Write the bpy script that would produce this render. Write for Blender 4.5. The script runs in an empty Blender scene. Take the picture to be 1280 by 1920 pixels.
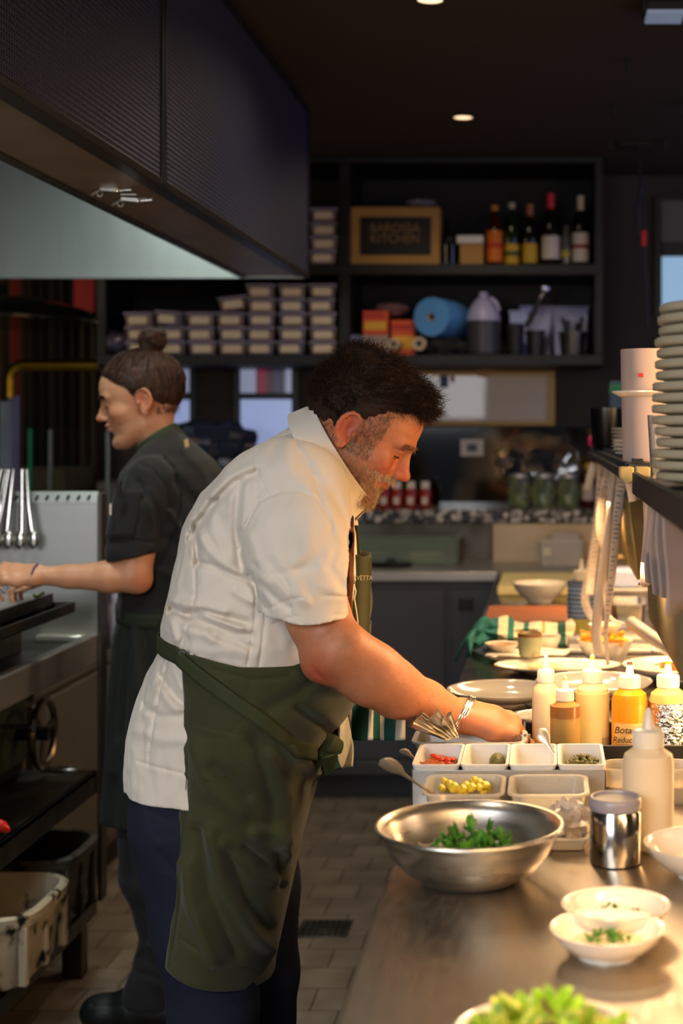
import bpy, bmesh, math, random
import numpy as np
from mathutils import Vector, Matrix, Euler, noise
random.seed(7)
PI = math.pi
SC = bpy.context.scene
COL = SC.collection
R = math.radians

# ------------------------------------------------------------ camera, light, exposure
EYE, FPX, VX, VY = 1.46, 2800.0, 1028.0, 805.0      # eye height, focal length and vanishing point in pixels of 1280x1920
cam = bpy.data.cameras.new('camera')
cam.sensor_fit = 'VERTICAL'; cam.sensor_height = 36.0; cam.sensor_width = 24.0
cam.lens = FPX/1920*36
cam.shift_x = -(VX-640)/1920; cam.shift_y = (VY-960)/1920
cam.clip_start = 0.05; cam.clip_end = 60
cam.dof.use_dof = True; cam.dof.focus_distance = 2.45; cam.dof.aperture_fstop = 3.6
camo = bpy.data.objects.new('camera', cam); COL.objects.link(camo)
camo.location = (0, 0, EYE); camo.rotation_euler = (R(90), 0, 0)
SC.camera = camo
SC.view_settings.view_transform = 'Standard'; SC.view_settings.look = 'None'
SC.view_settings.gamma = 1.0; SC.view_settings.use_curve_mapping = False
SC.view_settings.exposure = 0.0
wd = bpy.data.worlds.new('world'); SC.world = wd; wd.use_nodes = True
wd.node_tree.nodes['Background'].inputs[0].default_value = (0.75, 0.82, 1.0, 1)
wd.node_tree.nodes['Background'].inputs[1].default_value = 0.05

def area(name, loc, target, size, power, col, sy=None, spread=180):
    L = bpy.data.lights.new(name, 'AREA'); L.energy = power; L.color = col; L.size = size
    L.shape = 'RECTANGLE'; L.size_y = sy or size; L.spread = R(spread)
    o = bpy.data.objects.new(name, L); COL.objects.link(o); o.location = loc
    o.rotation_euler = (Vector(target)-Vector(loc)).to_track_quat('-Z', 'Y').to_euler()
    return o
# soft cool fill added high behind the camera; no window is modelled there
area('window_daylight', (-1.5, -1.3, 2.2), (-0.7, 3.0, 1.0), 1.8, 80, (0.93, 0.95, 1.0), 1.3)
# bluish daylight from the window on the right wall
area('side_window_daylight', (1.9, 4.6, 2.1), (-0.5, 6.2, 2.0), 1.0, 9, (0.42, 0.5, 1.0), 1.2)
# warm dining room light washing the ceiling
area('dining_room_glow', (1.9, 2.0, 1.7), (0.3, 3.8, 2.6), 1.0, 14, (1.0, 0.66, 0.4), 1.0)
# warm fill without a fitting, added to brighten the far left curtain
area('booth_light', (-2.5, 5.4, 2.5), (-2.6, 6.5, 1.4), .5, 7, (1.0, 0.75, 0.5), .5)
# unseen spots added above the aisle to brighten floor, apron and tubs
def spot(loc, e, size=100):
    L = bpy.data.lights.new('downlight_beam', 'SPOT'); L.energy = e; L.color = (1, .84, .64); L.spot_size = math.radians(size); L.spot_blend = .8; L.shadow_soft_size = .06
    o = bpy.data.objects.new('downlight_beam', L); COL.objects.link(o); o.location = loc
spot((-.42, 3.15, 2.58), 12); spot((-.6, 1.5, 2.58), 16)

# ------------------------------------------------------------ helpers
def W(px, py, Y):
    return Vector(((px-VX)*Y/FPX, Y, EYE-(py-VY)*Y/FPX))
def onZ(px, py, z=0.9):
    return W(px, py, FPX*(EYE-z)/(py-VY))
def lin(h):
    h = h.lstrip('#'); out = []
    for i in (0, 2, 4):
        c = int(h[i:i+2], 16)/255
        out.append(c/12.92 if c <= .04045 else ((c+.055)/1.055)**2.4)
    return tuple(out)+(1,)

ORG = {}
class MB:
    def __init__(s): s.v = []; s.f = []; s.m = []; s.mi = 0
    def add(s, vs, fs, T=None):
        b = len(s.v)
        if T is not None: vs = [T @ Vector(v) for v in vs]
        s.v += [tuple(v) for v in vs]
        s.f += [tuple(i+b for i in f) for f in fs]; s.m += [s.mi]*len(fs)
        return s
    def bb(s, x0, x1, y0, y1, z0, z1, T=None):
        v = [(x, y, z) for z in (z0, z1) for y in (y0, y1) for x in (x0, x1)]
        return s.add(v, [(0,2,3,1),(4,5,7,6),(0,1,5,4),(2,6,7,3),(0,4,6,2),(1,3,7,5)], T)
    def box(s, c, d, rot=(0,0,0)):
        T = Matrix.Translation(c) @ Euler(rot).to_matrix().to_4x4()
        return s.bb(-d[0]/2, d[0]/2, -d[1]/2, d[1]/2, -d[2]/2, d[2]/2, T)
    def lathe(s, prof, c=(0,0,0), n=32, sx=1, sy=1, T=None, wob=None, cap=True):
        vs = []; fs = []
        for k, (r, z) in enumerate(prof):
            for i in range(n):
                a = 2*PI*i/n; w = 1+(wob(a, z) if wob else 0)
                vs.append((c[0]+r*sx*w*math.cos(a), c[1]+r*sy*w*math.sin(a), c[2]+z))
        for k in range(len(prof)-1):
            for i in range(n):
                j = (i+1) % n
                fs.append((k*n+i, k*n+j, (k+1)*n+j, (k+1)*n+i))
        if cap and prof[0][0] > 1e-5: fs.append(tuple(range(n-1, -1, -1)))
        if cap and prof[-1][0] > 1e-5: fs.append(tuple((len(prof)-1)*n+i for i in range(n)))
        return s.add(vs, fs, T)
    def tube(s, pts, r, n=8, caps=True, flat=1.0, up=None):
        pts = [Vector(p) for p in pts]
        rs = r if isinstance(r, (list, tuple)) else [r]*len(pts)
        vs = []; fs = []; prev = Vector(up) if up else None
        for k, p in enumerate(pts):
            t = (pts[min(k+1, len(pts)-1)]-pts[max(k-1, 0)])
            t = t.normalized() if t.length > 1e-9 else Vector((0,0,1))
            if prev is None:
                prev = t.orthogonal()
            u = (prev - t*prev.dot(t))
            u = u.normalized() if u.length > 1e-6 else t.orthogonal().normalized()
            w = t.cross(u); prev = u
            for i in range(n):
                a = 2*PI*i/n
                vs.append(p + u*(rs[k]*math.cos(a)) + w*(rs[k]*flat*math.sin(a)))
        for k in range(len(pts)-1):
            for i in range(n):
                j = (i+1) % n
                fs.append((k*n+i, k*n+j, (k+1)*n+j, (k+1)*n+i))
        if caps:
            fs.append(tuple(range(n-1, -1, -1))); fs.append(tuple((len(pts)-1)*n+i for i in range(n)))
        return s.add(vs, fs)
    def ball(s, c, r, n=12, m=8, sc=(1,1,1), T=None):
        prof = [(r*math.sin(PI*k/m), -r*math.cos(PI*k/m)) for k in range(m+1)]
        prof[0] = (1e-6, -r); prof[-1] = (1e-6, r)
        M0 = Matrix.Translation(c) @ Matrix.Diagonal((sc[0], sc[1], sc[2], 1))
        return s.lathe(prof, (0,0,0), n, T=(T @ M0) if T is not None else M0)
    def sheet(s, fn, nu, nv, close_u=False):
        vs = [fn(i/(nu-1) if not close_u else i/nu, j/(nv-1)) for j in range(nv) for i in range(nu)]
        fs = []
        for j in range(nv-1):
            for i in range(nu if close_u else nu-1):
                k = (i+1) % nu
                fs.append((j*nu+i, j*nu+k, (j+1)*nu+k, (j+1)*nu+i))
        return s.add(vs, fs)
    def prism(s, poly, y0, y1, T=None):      # poly of (x,z), extruded along y
        n = len(poly)
        vs = [(x, y0, z) for x, z in poly]+[(x, y1, z) for x, z in poly]
        fs = [tuple(range(n)), tuple(range(2*n-1, n-1, -1))]
        fs += [(i, n+i, n+(i+1) % n, (i+1) % n) for i in range(n)]
        return s.add(vs, fs, T)
    def build(s, name, mat, parent=None, at=None, bevel=0, solid=0, sharp=38, sub=0, label=None, seg=2, off=-1):
        o0 = Vector(at) if at is not None else (ORG[parent.name] if parent else Vector((0,0,0)))
        me = bpy.data.meshes.new(name)
        me.from_pydata([(a-o0.x, b-o0.y, c-o0.z) for a, b, c in s.v], [], s.f)
        mats = mat if isinstance(mat, (list, tuple)) else [mat]
        for m_ in mats: me.materials.append(m_)
        if len(mats) > 1: me.polygons.foreach_set('material_index', s.m)
        bm = bmesh.new(); bm.from_mesh(me)
        bmesh.ops.recalc_face_normals(bm, faces=bm.faces)
        ca = math.cos(R(sharp))
        for f in bm.faces: f.smooth = True
        for e in bm.edges:
            if len(e.link_faces) == 2 and e.link_faces[0].normal.dot(e.link_faces[1].normal) < ca: e.smooth = False
        bm.to_mesh(me); bm.free()
        o = bpy.data.objects.new(name, me); COL.objects.link(o)
        if parent:
            o.parent = parent; o.location = o0-ORG[parent.name]
        else: o.location = o0
        ORG[o.name] = o0
        if bevel:
            b = o.modifiers.new('bevel', 'BEVEL'); b.width = bevel; b.segments = seg; b.limit_method = 'ANGLE'; b.angle_limit = R(40)
        if solid:
            b = o.modifiers.new('solid', 'SOLIDIFY'); b.thickness = solid; b.offset = off
        if sub:
            b = o.modifiers.new('sub', 'SUBSURF'); b.levels = sub; b.render_levels = sub
        if label: o['label'] = label
        return o

def tag(o, label, cat, group=None, kind=None):
    o['label'] = label; o['category'] = cat
    if group: o['group'] = group
    if kind: o['kind'] = kind
    return o
def thing(name, label, cat, loc=(0,0,0), group=None):
    o = bpy.data.objects.new(name, None); COL.objects.link(o); o.location = loc; o.empty_display_size = .05
    ORG[o.name] = Vector(loc)
    return tag(o, label, cat, group)
def struct(o): o['kind'] = 'structure'; return o
def dup(root, loc, rz=0, label=None, scale=None):
    r = root.copy(); COL.objects.link(r); r.location = loc; r.rotation_euler = (0, 0, rz)
    if scale: r.scale = scale
    if label: r['label'] = label
    for ch in list(root.children):
        c = ch.copy(); COL.objects.link(c); c.parent = r
        for g in list(ch.children):
            d = g.copy(); COL.objects.link(d); d.parent = c
    return r
def text(name, s, size, loc, rot, mat, parent=None, ext=.0004, sx=1, align='CENTER', shear=0):
    cu = bpy.data.curves.new(name, 'FONT'); cu.body = s; cu.size = size; cu.extrude = ext
    cu.align_x = align; cu.align_y = 'CENTER'; cu.shear = shear
    t = bpy.data.objects.new('tmp', cu); COL.objects.link(t)
    dg = bpy.context.evaluated_depsgraph_get()
    me = bpy.data.meshes.new_from_object(t.evaluated_get(dg))
    bpy.data.objects.remove(t); bpy.data.curves.remove(cu)
    T = Euler(rot).to_matrix().to_4x4() @ Matrix.Diagonal((sx, 1, 1, 1))
    me.transform(T); me.materials.clear(); me.materials.append(mat)
    o = bpy.data.objects.new(name, me); COL.objects.link(o); ORG[o.name] = Vector(loc)
    if parent: o.parent = parent; o.location = Vector(loc)-ORG[parent.name]
    else: o.location = loc
    return o

# ------------------------------------------------------------ materials
def M(name, col, rough=.5, metal=0, bump=0, bs=60, var=0, vs=6, trans=0, sss=0, coat=0, spec=.5, emit=0, ecol=None,
      stretch=None, ior=1.45, rvar=0, dirt=None, dth=.6, dscale=8, sheen=0, alpha=1, attr=False):
    m = bpy.data.materials.new(name); m.use_nodes = True
    nt = m.node_tree; b = nt.nodes['Principled BSDF']; I = b.inputs
    c = lin(col) if isinstance(col, str) else col
    I['Base Color'].default_value = c; I['Roughness'].default_value = rough; I['Metallic'].default_value = metal
    I['Transmission Weight'].default_value = trans; I['IOR'].default_value = ior
    I['Coat Weight'].default_value = coat; I['Specular IOR Level'].default_value = spec; I['Sheen Weight'].default_value = sheen
    I['Alpha'].default_value = alpha
    if sss:
        I['Subsurface Weight'].default_value = sss; I['Subsurface Radius'].default_value = (1, .35, .18); I['Subsurface Scale'].default_value = .006
    if emit:
        I['Emission Color'].default_value = lin(ecol) if ecol else c; I['Emission Strength'].default_value = emit
    tc = nt.nodes.new('ShaderNodeTexCoord'); mp = nt.nodes.new('ShaderNodeMapping')
    nt.links.new(tc.outputs['Object'], mp.inputs[0])
    if stretch: mp.inputs['Scale'].default_value = stretch
    def nz(scale, det=3):
        n = nt.nodes.new('ShaderNodeTexNoise'); n.inputs['Scale'].default_value = scale; n.inputs['Detail'].default_value = det
        nt.links.new(mp.outputs[0], n.inputs[0]); return n
    src = None
    if attr:
        a = nt.nodes.new('ShaderNodeVertexColor'); a.layer_name = 'tint'; src = a.outputs[0]
    if var:
        n = nz(vs, 4); mx = nt.nodes.new('ShaderNodeMix'); mx.data_type = 'RGBA'; mx.blend_type = 'MULTIPLY'
        rp = nt.nodes.new('ShaderNodeMapRange'); rp.inputs[1].default_value = .3; rp.inputs[2].default_value = .7
        rp.inputs[3].default_value = 1-var; rp.inputs[4].default_value = 1+var*.6
        nt.links.new(n.outputs[0], rp.inputs[0])
        mx.inputs[0].default_value = 1
        if src: nt.links.new(src, mx.inputs[6])
        else: mx.inputs[6].default_value = c
        nt.links.new(rp.outputs[0], mx.inputs[7]); src = mx.outputs[2]
    if dirt:
        n = nz(dscale, 8); rp = nt.nodes.new('ShaderNodeMapRange'); rp.inputs[1].default_value = dth; rp.inputs[2].default_value = dth+.08
        nt.links.new(n.outputs[0], rp.inputs[0])
        mx = nt.nodes.new('ShaderNodeMix'); mx.data_type = 'RGBA'; nt.links.new(rp.outputs[0], mx.inputs[0])
        if src: nt.links.new(src, mx.inputs[6])
        else: mx.inputs[6].default_value = c
        mx.inputs[7].default_value = lin(dirt); src = mx.outputs[2]
    if src: nt.links.new(src, I['Base Color'])
    if rvar:
        n = nz(vs*1.7, 4); rp = nt.nodes.new('ShaderNodeMapRange'); rp.inputs[3].default_value = max(rough-rvar, .02); rp.inputs[4].default_value = rough+rvar
        rp.inputs[1].default_value = .3; rp.inputs[2].default_value = .7
        nt.links.new(n.outputs[0], rp.inputs[0]); nt.links.new(rp.outputs[0], I['Roughness'])
    if bump:
        n = nz(bs, 3); bp = nt.nodes.new('ShaderNodeBump'); bp.inputs['Strength'].default_value = min(bump*10, 1); bp.inputs['Distance'].default_value = bump*.02
        nt.links.new(n.outputs[0], bp.inputs['Height']); nt.links.new(bp.outputs[0], I['Normal'])
    return m
def nodes(m): return m.node_tree, m.node_tree.nodes['Principled BSDF']
def ramp(nt, src, stops, interp='LINEAR'):
    r = nt.nodes.new('ShaderNodeValToRGB'); r.color_ramp.interpolation = interp
    while len(r.color_ramp.elements) < len(stops): r.color_ramp.elements.new(.5)
    for e, (p, c) in zip(r.color_ramp.elements, stops): e.position = p; e.color = lin(c)
    nt.links.new(src, r.inputs[0]); return r.outputs[0]
def sepxyz(nt):
    tc = nt.nodes.new('ShaderNodeTexCoord'); s = nt.nodes.new('ShaderNodeSeparateXYZ'); nt.links.new(tc.outputs['Object'], s.inputs[0]); return s.outputs
def mth(nt, op, a, b=None, c=None):
    n = nt.nodes.new('ShaderNodeMath'); n.operation = op
    for i, x in enumerate((a, b, c)):
        if x is None: continue
        if isinstance(x, (int, float)): n.inputs[i].default_value = x
        else: nt.links.new(x, n.inputs[i])
    return n.outputs[0]

def stripes(name, axis, stops, period, rough=.8, metal=0, bump=0, off=0):
    m = M(name, '#888888', rough, metal); nt, b = nodes(m); s = sepxyz(nt)
    f = mth(nt, 'FRACT', mth(nt, 'DIVIDE', mth(nt, 'ADD', s[axis], off), period))
    nt.links.new(ramp(nt, f, stops, 'CONSTANT'), b.inputs['Base Color'])
    if bump:
        w = mth(nt, 'SINE', mth(nt, 'MULTIPLY', f, 2*PI)); bp = nt.nodes.new('ShaderNodeBump'); bp.inputs['Distance'].default_value = bump
        nt.links.new(w, bp.inputs['Height']); nt.links.new(bp.outputs[0], b.inputs['Normal'])
    return m

m_black = M('matte_black', '#15151a', .55, bump=.02, bs=200)
m_blackwood = M('black_painted_wood', '#0e0e13', .5, bump=.03, bs=60, stretch=(1, 1, 8))
m_wall = M('dark_brown_wall_paint', '#322a26', .75, bump=.03, bs=40, var=.1)
m_ceil = M('dark_ceiling_paint', '#3a2f27', .85, bump=.03, bs=30, var=.08)
m_steel = M('brushed_stainless', '#b4b1ac', .42, .8, bump=.006, bs=90, stretch=(1, 1, 8), var=.04, vs=3, rvar=.04)
m_steel2 = M('worn_stainless_top', '#b0a698', .36, 1, bump=.012, bs=70, stretch=(5, 1, 5), var=.08, vs=14, rvar=.05)
m_steeld = M('dark_greasy_steel', '#5c5852', .42, 1, bump=.05, bs=50, var=.25, rvar=.12)
m_hoodst = M('hood_stainless', '#a6aba8', .5, .9, bump=.01, bs=20, stretch=(6, 6, 1), var=.06, vs=3)
m_chrome = M('polished_steel', '#d6d2ca', .24, 1)
m_cutl = M('cutlery_steel', '#b9b2a6', .28, 1)
m_brass = M('brass_pipe', '#8a6a1c', .35, 1, var=.15)
m_white = M('white_glazed_ceramic', '#e9e1d2', .12, coat=.4, spec=.5)
m_whitep = M('white_plastic', '#dcdad4', .4)
m_black_pl = M('black_plastic', '#111112', .4)
m_wood = M('cutting_board_wood', '#9c5c38', .5, bump=.03, bs=30, stretch=(1, 8, 8), var=.25)
m_yboard = M('yellow_plastic_board', '#f2de98', .5, var=.1)
m_glass = M('clear_glass', '#eef6f2', .03, trans=1, ior=1.45)
m_gglass = M('green_glass_edge', '#1f7a55', .15, trans=.5)
m_frost = M('translucent_tub_plastic', '#f4eedf', .25, trans=.7, ior=1.3, bump=.02, bs=30)
m_frost2 = M('clear_takeaway_plastic', '#d8d4e6', .2, trans=.8, ior=1.15)
m_lbl = M('paper_label', '#d8cdb6', .8)
m_ink = M('ink', '#17130f', .8)
m_green_leaf = M('lettuce_leaf', '#7fae1d', .45, var=.35, vs=30, sss=.2)
m_herb = M('parsley_green', '#3f7a1c', .5, var=.4, vs=60)
m_tile = None

# floor tiles
m_floor = M('quarry_floor_tiles', '#66584b', .5); nt, b = nodes(m_floor)
br = nt.nodes.new('ShaderNodeTexBrick'); tc = nt.nodes.new('ShaderNodeTexCoord')
nt.links.new(tc.outputs['Object'], br.inputs[0])
br.inputs['Scale'].default_value = 1; br.inputs['Brick Width'].default_value = .15; br.inputs['Row Height'].default_value = .15
br.inputs['Mortar Size'].default_value = .0028; br.inputs['Color1'].default_value = lin('#8a7b6b'); br.inputs['Color2'].default_value = lin('#7b6d5e')
br.inputs['Mortar'].default_value = lin('#4a3d31'); br.inputs['Mortar Smooth'].default_value = .3
nz = nt.nodes.new('ShaderNodeTexNoise'); nz.inputs['Scale'].default_value = 9; nz.inputs['Detail'].default_value = 8; nt.links.new(tc.outputs['Object'], nz.inputs[0])
mx = nt.nodes.new('ShaderNodeMix'); mx.data_type = 'RGBA'; mx.blend_type = 'MULTIPLY'; mx.inputs[0].default_value = .7
nt.links.new(br.outputs[0], mx.inputs[6]); nt.links.new(ramp(nt, nz.outputs[0], [(.3, '#b0a8a0'), (.7, '#ffffff')]), mx.inputs[7])
nt.links.new(mx.outputs[2], b.inputs['Base Color'])
bp = nt.nodes.new('ShaderNodeBump'); bp.inputs['Distance'].default_value = .002; bp.inputs['Strength'].default_value = .6; bp.invert = True
nt.links.new(br.outputs['Fac'], bp.inputs['Height']); nt.links.new(bp.outputs[0], b.inputs['Normal'])
rr = nt.nodes.new('ShaderNodeMapRange'); rr.inputs[3].default_value = .3; rr.inputs[4].default_value = .6; nt.links.new(nz.outputs[0], rr.inputs[0]); nt.links.new(rr.outputs[0], b.inputs['Roughness'])

# terrazzo
m_terr = M('terrazzo', '#888888', .3); nt, b = nodes(m_terr)
vo = nt.nodes.new('ShaderNodeTexVoronoi'); vo.inputs['Scale'].default_value = 62; tc = nt.nodes.new('ShaderNodeTexCoord'); nt.links.new(tc.outputs['Object'], vo.inputs[0])
nt.links.new(ramp(nt, vo.outputs['Color'], [(0, '#1c1a19'), (.45, '#9b948a'), (.6, '#25211e'), (.72, '#c9c0b2')], 'CONSTANT'), b.inputs['Base Color'])

# ribbed perforated hood cladding
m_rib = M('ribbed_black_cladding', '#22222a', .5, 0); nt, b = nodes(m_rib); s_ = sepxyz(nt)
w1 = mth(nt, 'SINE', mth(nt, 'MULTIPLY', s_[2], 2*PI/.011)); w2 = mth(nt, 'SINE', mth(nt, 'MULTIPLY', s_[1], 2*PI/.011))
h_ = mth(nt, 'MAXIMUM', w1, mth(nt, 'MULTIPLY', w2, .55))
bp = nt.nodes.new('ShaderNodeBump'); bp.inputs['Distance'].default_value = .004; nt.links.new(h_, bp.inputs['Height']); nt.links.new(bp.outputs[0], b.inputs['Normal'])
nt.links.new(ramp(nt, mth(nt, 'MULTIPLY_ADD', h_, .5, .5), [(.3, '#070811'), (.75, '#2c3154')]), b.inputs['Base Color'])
# ============================================================ THE ROOM
struct(MB().bb(-3.0, 2.6, -.6, 6.9, -.1, 0).build('floor', m_floor))
struct(MB().bb(-3.0, 2.6, -.6, 6.9, 2.6, 2.7).build('ceiling', m_ceil))
struct(MB().bb(-3.0, 2.6, 6.7, 6.85, 0, 2.6).build('wall_back', m_wall))
struct(MB().bb(-3.1, -3.0, -.6, 6.9, 0, 2.6).build('wall_left', m_wall))
struct(MB().bb(2.6, 2.7, -.6, 6.9, 0, 2.6).build('wall_right', m_wall))
YW = 6.7
def rect(px0, px1, py0, py1, Y):       # pixel box -> x0,x1,z0,z1 on a frontal plane
    a = W(px0, py1, Y); c = W(px1, py0, Y); return a.x, c.x, a.z, c.z
# glazed openings of the back wall
m_pane = M('daylit_ribbed_glass', '#7f8fc0', .2, emit=.8, ecol='#93a3d2'); nt, b = nodes(m_pane); s_ = sepxyz(nt)
w1 = mth(nt, 'SINE', mth(nt, 'MULTIPLY', s_[0], 2*PI/.012))
cc = ramp(nt, mth(nt, 'MULTIPLY_ADD', w1, .5, .5), [(0, '#6874a2'), (1, '#aab8de')]); nt.links.new(cc, b.inputs['Emission Color'])
m_pane2 = M('street_colours_in_pane', '#333333', .2, emit=.35, ecol='#a02030'); nt, b = nodes(m_pane2); s_ = sepxyz(nt)
f_ = mth(nt, 'FRACT', mth(nt, 'DIVIDE', mth(nt, 'ADD', s_[0], 10), .235))
nt.links.new(ramp(nt, f_, [(0, '#7d3a60'), (.1, '#a3203a'), (.3, '#3b2a3c'), (.42, '#4a3a66'), (.5, '#2a2230'), (.62, '#c0c8e8')], 'EASE'), b.inputs['Emission Color'])
m_pane3 = M('pale_blue_glow_pane', '#7fa0c0', .3, emit=.8, ecol='#8fb2cf')
m_bfr = M('black_window_frame', '#0d0d10', .4)
def window(n, x0, x1, y0, y1, bar, matlow, mattop):
    a, c, z0, z1 = rect(x0, x1, y0, y1, YW-.02); w = struct(MB().bb(a-.03, c+.03, YW-.03, YW+.0, z0-.03, z1+.02).build('window_%d' % n, m_bfr))
    _, _, zb0, zb1 = rect(x0, x1, bar[0], bar[1], YW-.02)
    MB().bb(a, c, YW-.038, YW-.031, z0, zb0).build('pane', matlow, w)
    MB().bb(a, c, YW-.038, YW-.031, zb1, z1).build('pane', mattop, w)
    MB().bb(a, c, YW-.045, YW-.031, zb0, zb1).build('glazing_bar', m_bfr, w, bevel=.002)
window(1, 316, 356, 690, 842, (736, 750), m_pane, m_pane2)
window(2, 452, 547, 688, 850, (737, 749), m_pane, m_pane2)
m_ply = M('grey_backdrop_pane', '#4a4846', .6, emit=.05, ecol='#6a6866')
window(3, 1240, 1330, 378, 582, (455, 482), m_pane3, m_ply)
# black splashback glass and terrazzo ledge
a, c, z0, z1 = rect(548, 1112, 801, 952, YW)
spl = struct(MB().bb(a, c, YW-.012, YW-.001, 1.1, z1).build('trim_splashback', M('black_mirror_glass', '#0c0b0c', .06, spec=1, coat=1)))
led = MB().bb(-1.44, .42, 6.35, 6.688, 1.062, 1.118); o = struct(led.build('trim_ledge', m_terr, bevel=.004))
# skirting upstand under the back bench
struct(MB().bb(-1.44, .4, 5.93, 5.95, 0, .1).build('baseboard_back', M('slate_skirting', '#3c3d45', .4), bevel=.004))

# ============================================================ BACK BENCH
m_cab = M('dark_cabinet_front', '#4b4c53', .45, var=.06)
m_cab2 = M('grey_brown_cabinet_side', '#5d564c', .5, var=.08)
YB = 5.88
bb = thing('back_bench', 'long dark-fronted refrigerated bench with steel top along the back wall', 'bench', (-.5, 6.1, 0))
MB().bb(-1.42, .42, YB+.02, 6.34, .1, .86).build('body', m_cab, bb)
MB().bb(-1.44, .42, YB-.01, 6.34, .86, .9).build('worktop', m_steel, bb, bevel=.006)
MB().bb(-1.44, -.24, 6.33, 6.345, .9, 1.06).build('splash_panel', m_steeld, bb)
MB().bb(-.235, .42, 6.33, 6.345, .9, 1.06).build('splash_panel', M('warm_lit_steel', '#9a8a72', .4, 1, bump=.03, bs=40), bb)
v = MB()
for k in range(26): v.bb(-.87+k*.024, -.855+k*.024, 6.322, 6.332, 1.005, 1.05)
v.bb(-.88, -.25, 6.326, 6.334, .99, 1.06).build('vent_grille', m_steeld, bb)
for k, x in enumerate((-1.36, -.98, -.815, -.385, -.0)):
    wd_ = (.36, .15, .42, .37, .3)[k]
    d = MB().bb(x, x+wd_-.012, YB, YB+.02, .16, .83).build('door', m_cab, bb, bevel=.003)
    if k != 1: MB().bb(x+.03, x+.09, YB-.006, YB+.001, .745, .795).build('recessed_handle', m_black_pl, d, bevel=.003)
MB().bb(-1.42, .42, YB-.004, YB+.02, .1, .155).build('bottom_rail', M('grey_rail', '#55555a', .4, .5), bb, bevel=.003)
# left base cabinet behind the woman
lc = thing('base_cabinet', 'grey-brown base cabinet with drawer fronts behind the end of the cooking bench', 'cabinet', (-1.8, 5.0, 0))
MB().bb(-2.2, -1.46, 4.15, 5.86, .08, .88).build('body', m_cab2, lc)
MB().bb(-2.2, -1.445, 4.15, 5.86, .88, .9).build('worktop', m_steel, lc, bevel=.004)
for i, y in enumerate((4.18, 5.03)):
    MB().bb(-1.46, -1.44, y, y+.82, .70, .86).build('drawer', m_cab2, lc, bevel=.004)
    MB().bb(-1.46, -1.44, y, y+.82, .12, .685).build('door', m_cab2, lc, bevel=.004)
MB().bb(-2.15, -1.475, 4.15, 5.86, 0, .08).build('plinth', m_black, lc)

# ============================================================ COOKING BENCH (left)
XS, YS = -1.232, 4.09
cb = thing('cooking_bench', 'long stainless cooking bench with open shelves beneath, left of the aisle', 'bench', (-1.7, 2.6, 0))
MB().bb(-2.3, XS-.02, 1.0, YS-.01, .872, .885).build('worktop', m_steeld, cb)
pr = [(XS-.03, .90), (XS-.004, .902), (XS, .897), (XS, .826), (XS-.012, .82), (XS-.012, .89), (XS-.03, .89)]
MB().prism(pr, 1.0, YS-.004).build('fascia', m_steel, cb, bevel=.002)
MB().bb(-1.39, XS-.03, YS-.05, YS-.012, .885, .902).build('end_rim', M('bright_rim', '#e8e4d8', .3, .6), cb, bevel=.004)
sp = MB().bb(-2.3, XS, YS-.01, YS+.002, 0.88, 1.262).build('splash_panel', m_steel, cb)
T = Matrix.Translation((0, YS-.004, 1.274)) @ Euler((R(-18), 0, 0)).to_matrix().to_4x4()
MB().bb(-2.3, XS, -.003, .003, -.016, .016, T).build('slotted_rail', M('bright_folded_steel', '#d6d6d2', .35, .8), sp, bevel=.001)
sl = MB()
for px in (-10, 10, 30, 49, 69, 88, 107.6, 127, 147, 166): sl.box(W(px, 933, YS-.012)+Vector((0, 0, 0)), (.006, .004, .016), (R(-18), R(22), 0))
sl.build('slot', M('slot_black', '#050505', .8), sp, bevel=.002)['kind'] = 'stuff'
MB().bb(XS, XS+.012, YS-.012, YS+.04, .17, 1.285).build('end_post', m_steeld, cb, bevel=.003)
MB().bb(-2.3, XS, 1.0, YS-.01, .515, .53).bb(XS-.012, XS, 1.0, YS-.01, .468, .53).build('middle_shelf', m_steeld, cb, bevel=.003)
MB().bb(-2.3, XS, 1.0, YS-.01, .175, .19).bb(XS-.012, XS, 1.0, YS-.01, .135, .19).build('bottom_shelf', m_steeld, cb, bevel=.003)
for x, y in ((-1.265, 3.99), (-2.24, 3.99), (-1.265, 1.1), (-2.24, 1.1)):
    MB().bb(x-.027, x+.027, y-.027, y+.027, 0, .14).build('leg', m_steeld, cb, bevel=.003)
MB().bb(-2.3, -2.28, 1.0, YS-.01, .14, .87).build('back_panel', m_black, cb)
ov = MB().bb(-2.2, -1.42, 1.2, 4.02, .535, .868).build('oven_body', M('oven_black', '#1b1815', .4, .4, var=.2), cb)
MB().bb(-1.42, -1.405, 3.72, 4.02, .57, .80).build('green_side_plate', M('dull_green_steel', '#4c5240', .45, .3, var=.15), cb, bevel=.006)
rp = [W(x, 1363, 3.75) for x in (-60, 0, 60)]; ro = MB().tube(rp, .006, 10).build('drain_lever', m_chrome, cb)
MB().tube([W(57, 1362, 3.75), W(63, 1362, 3.75)], .017, 16).build('lever_knob', m_chrome, cb)
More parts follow.
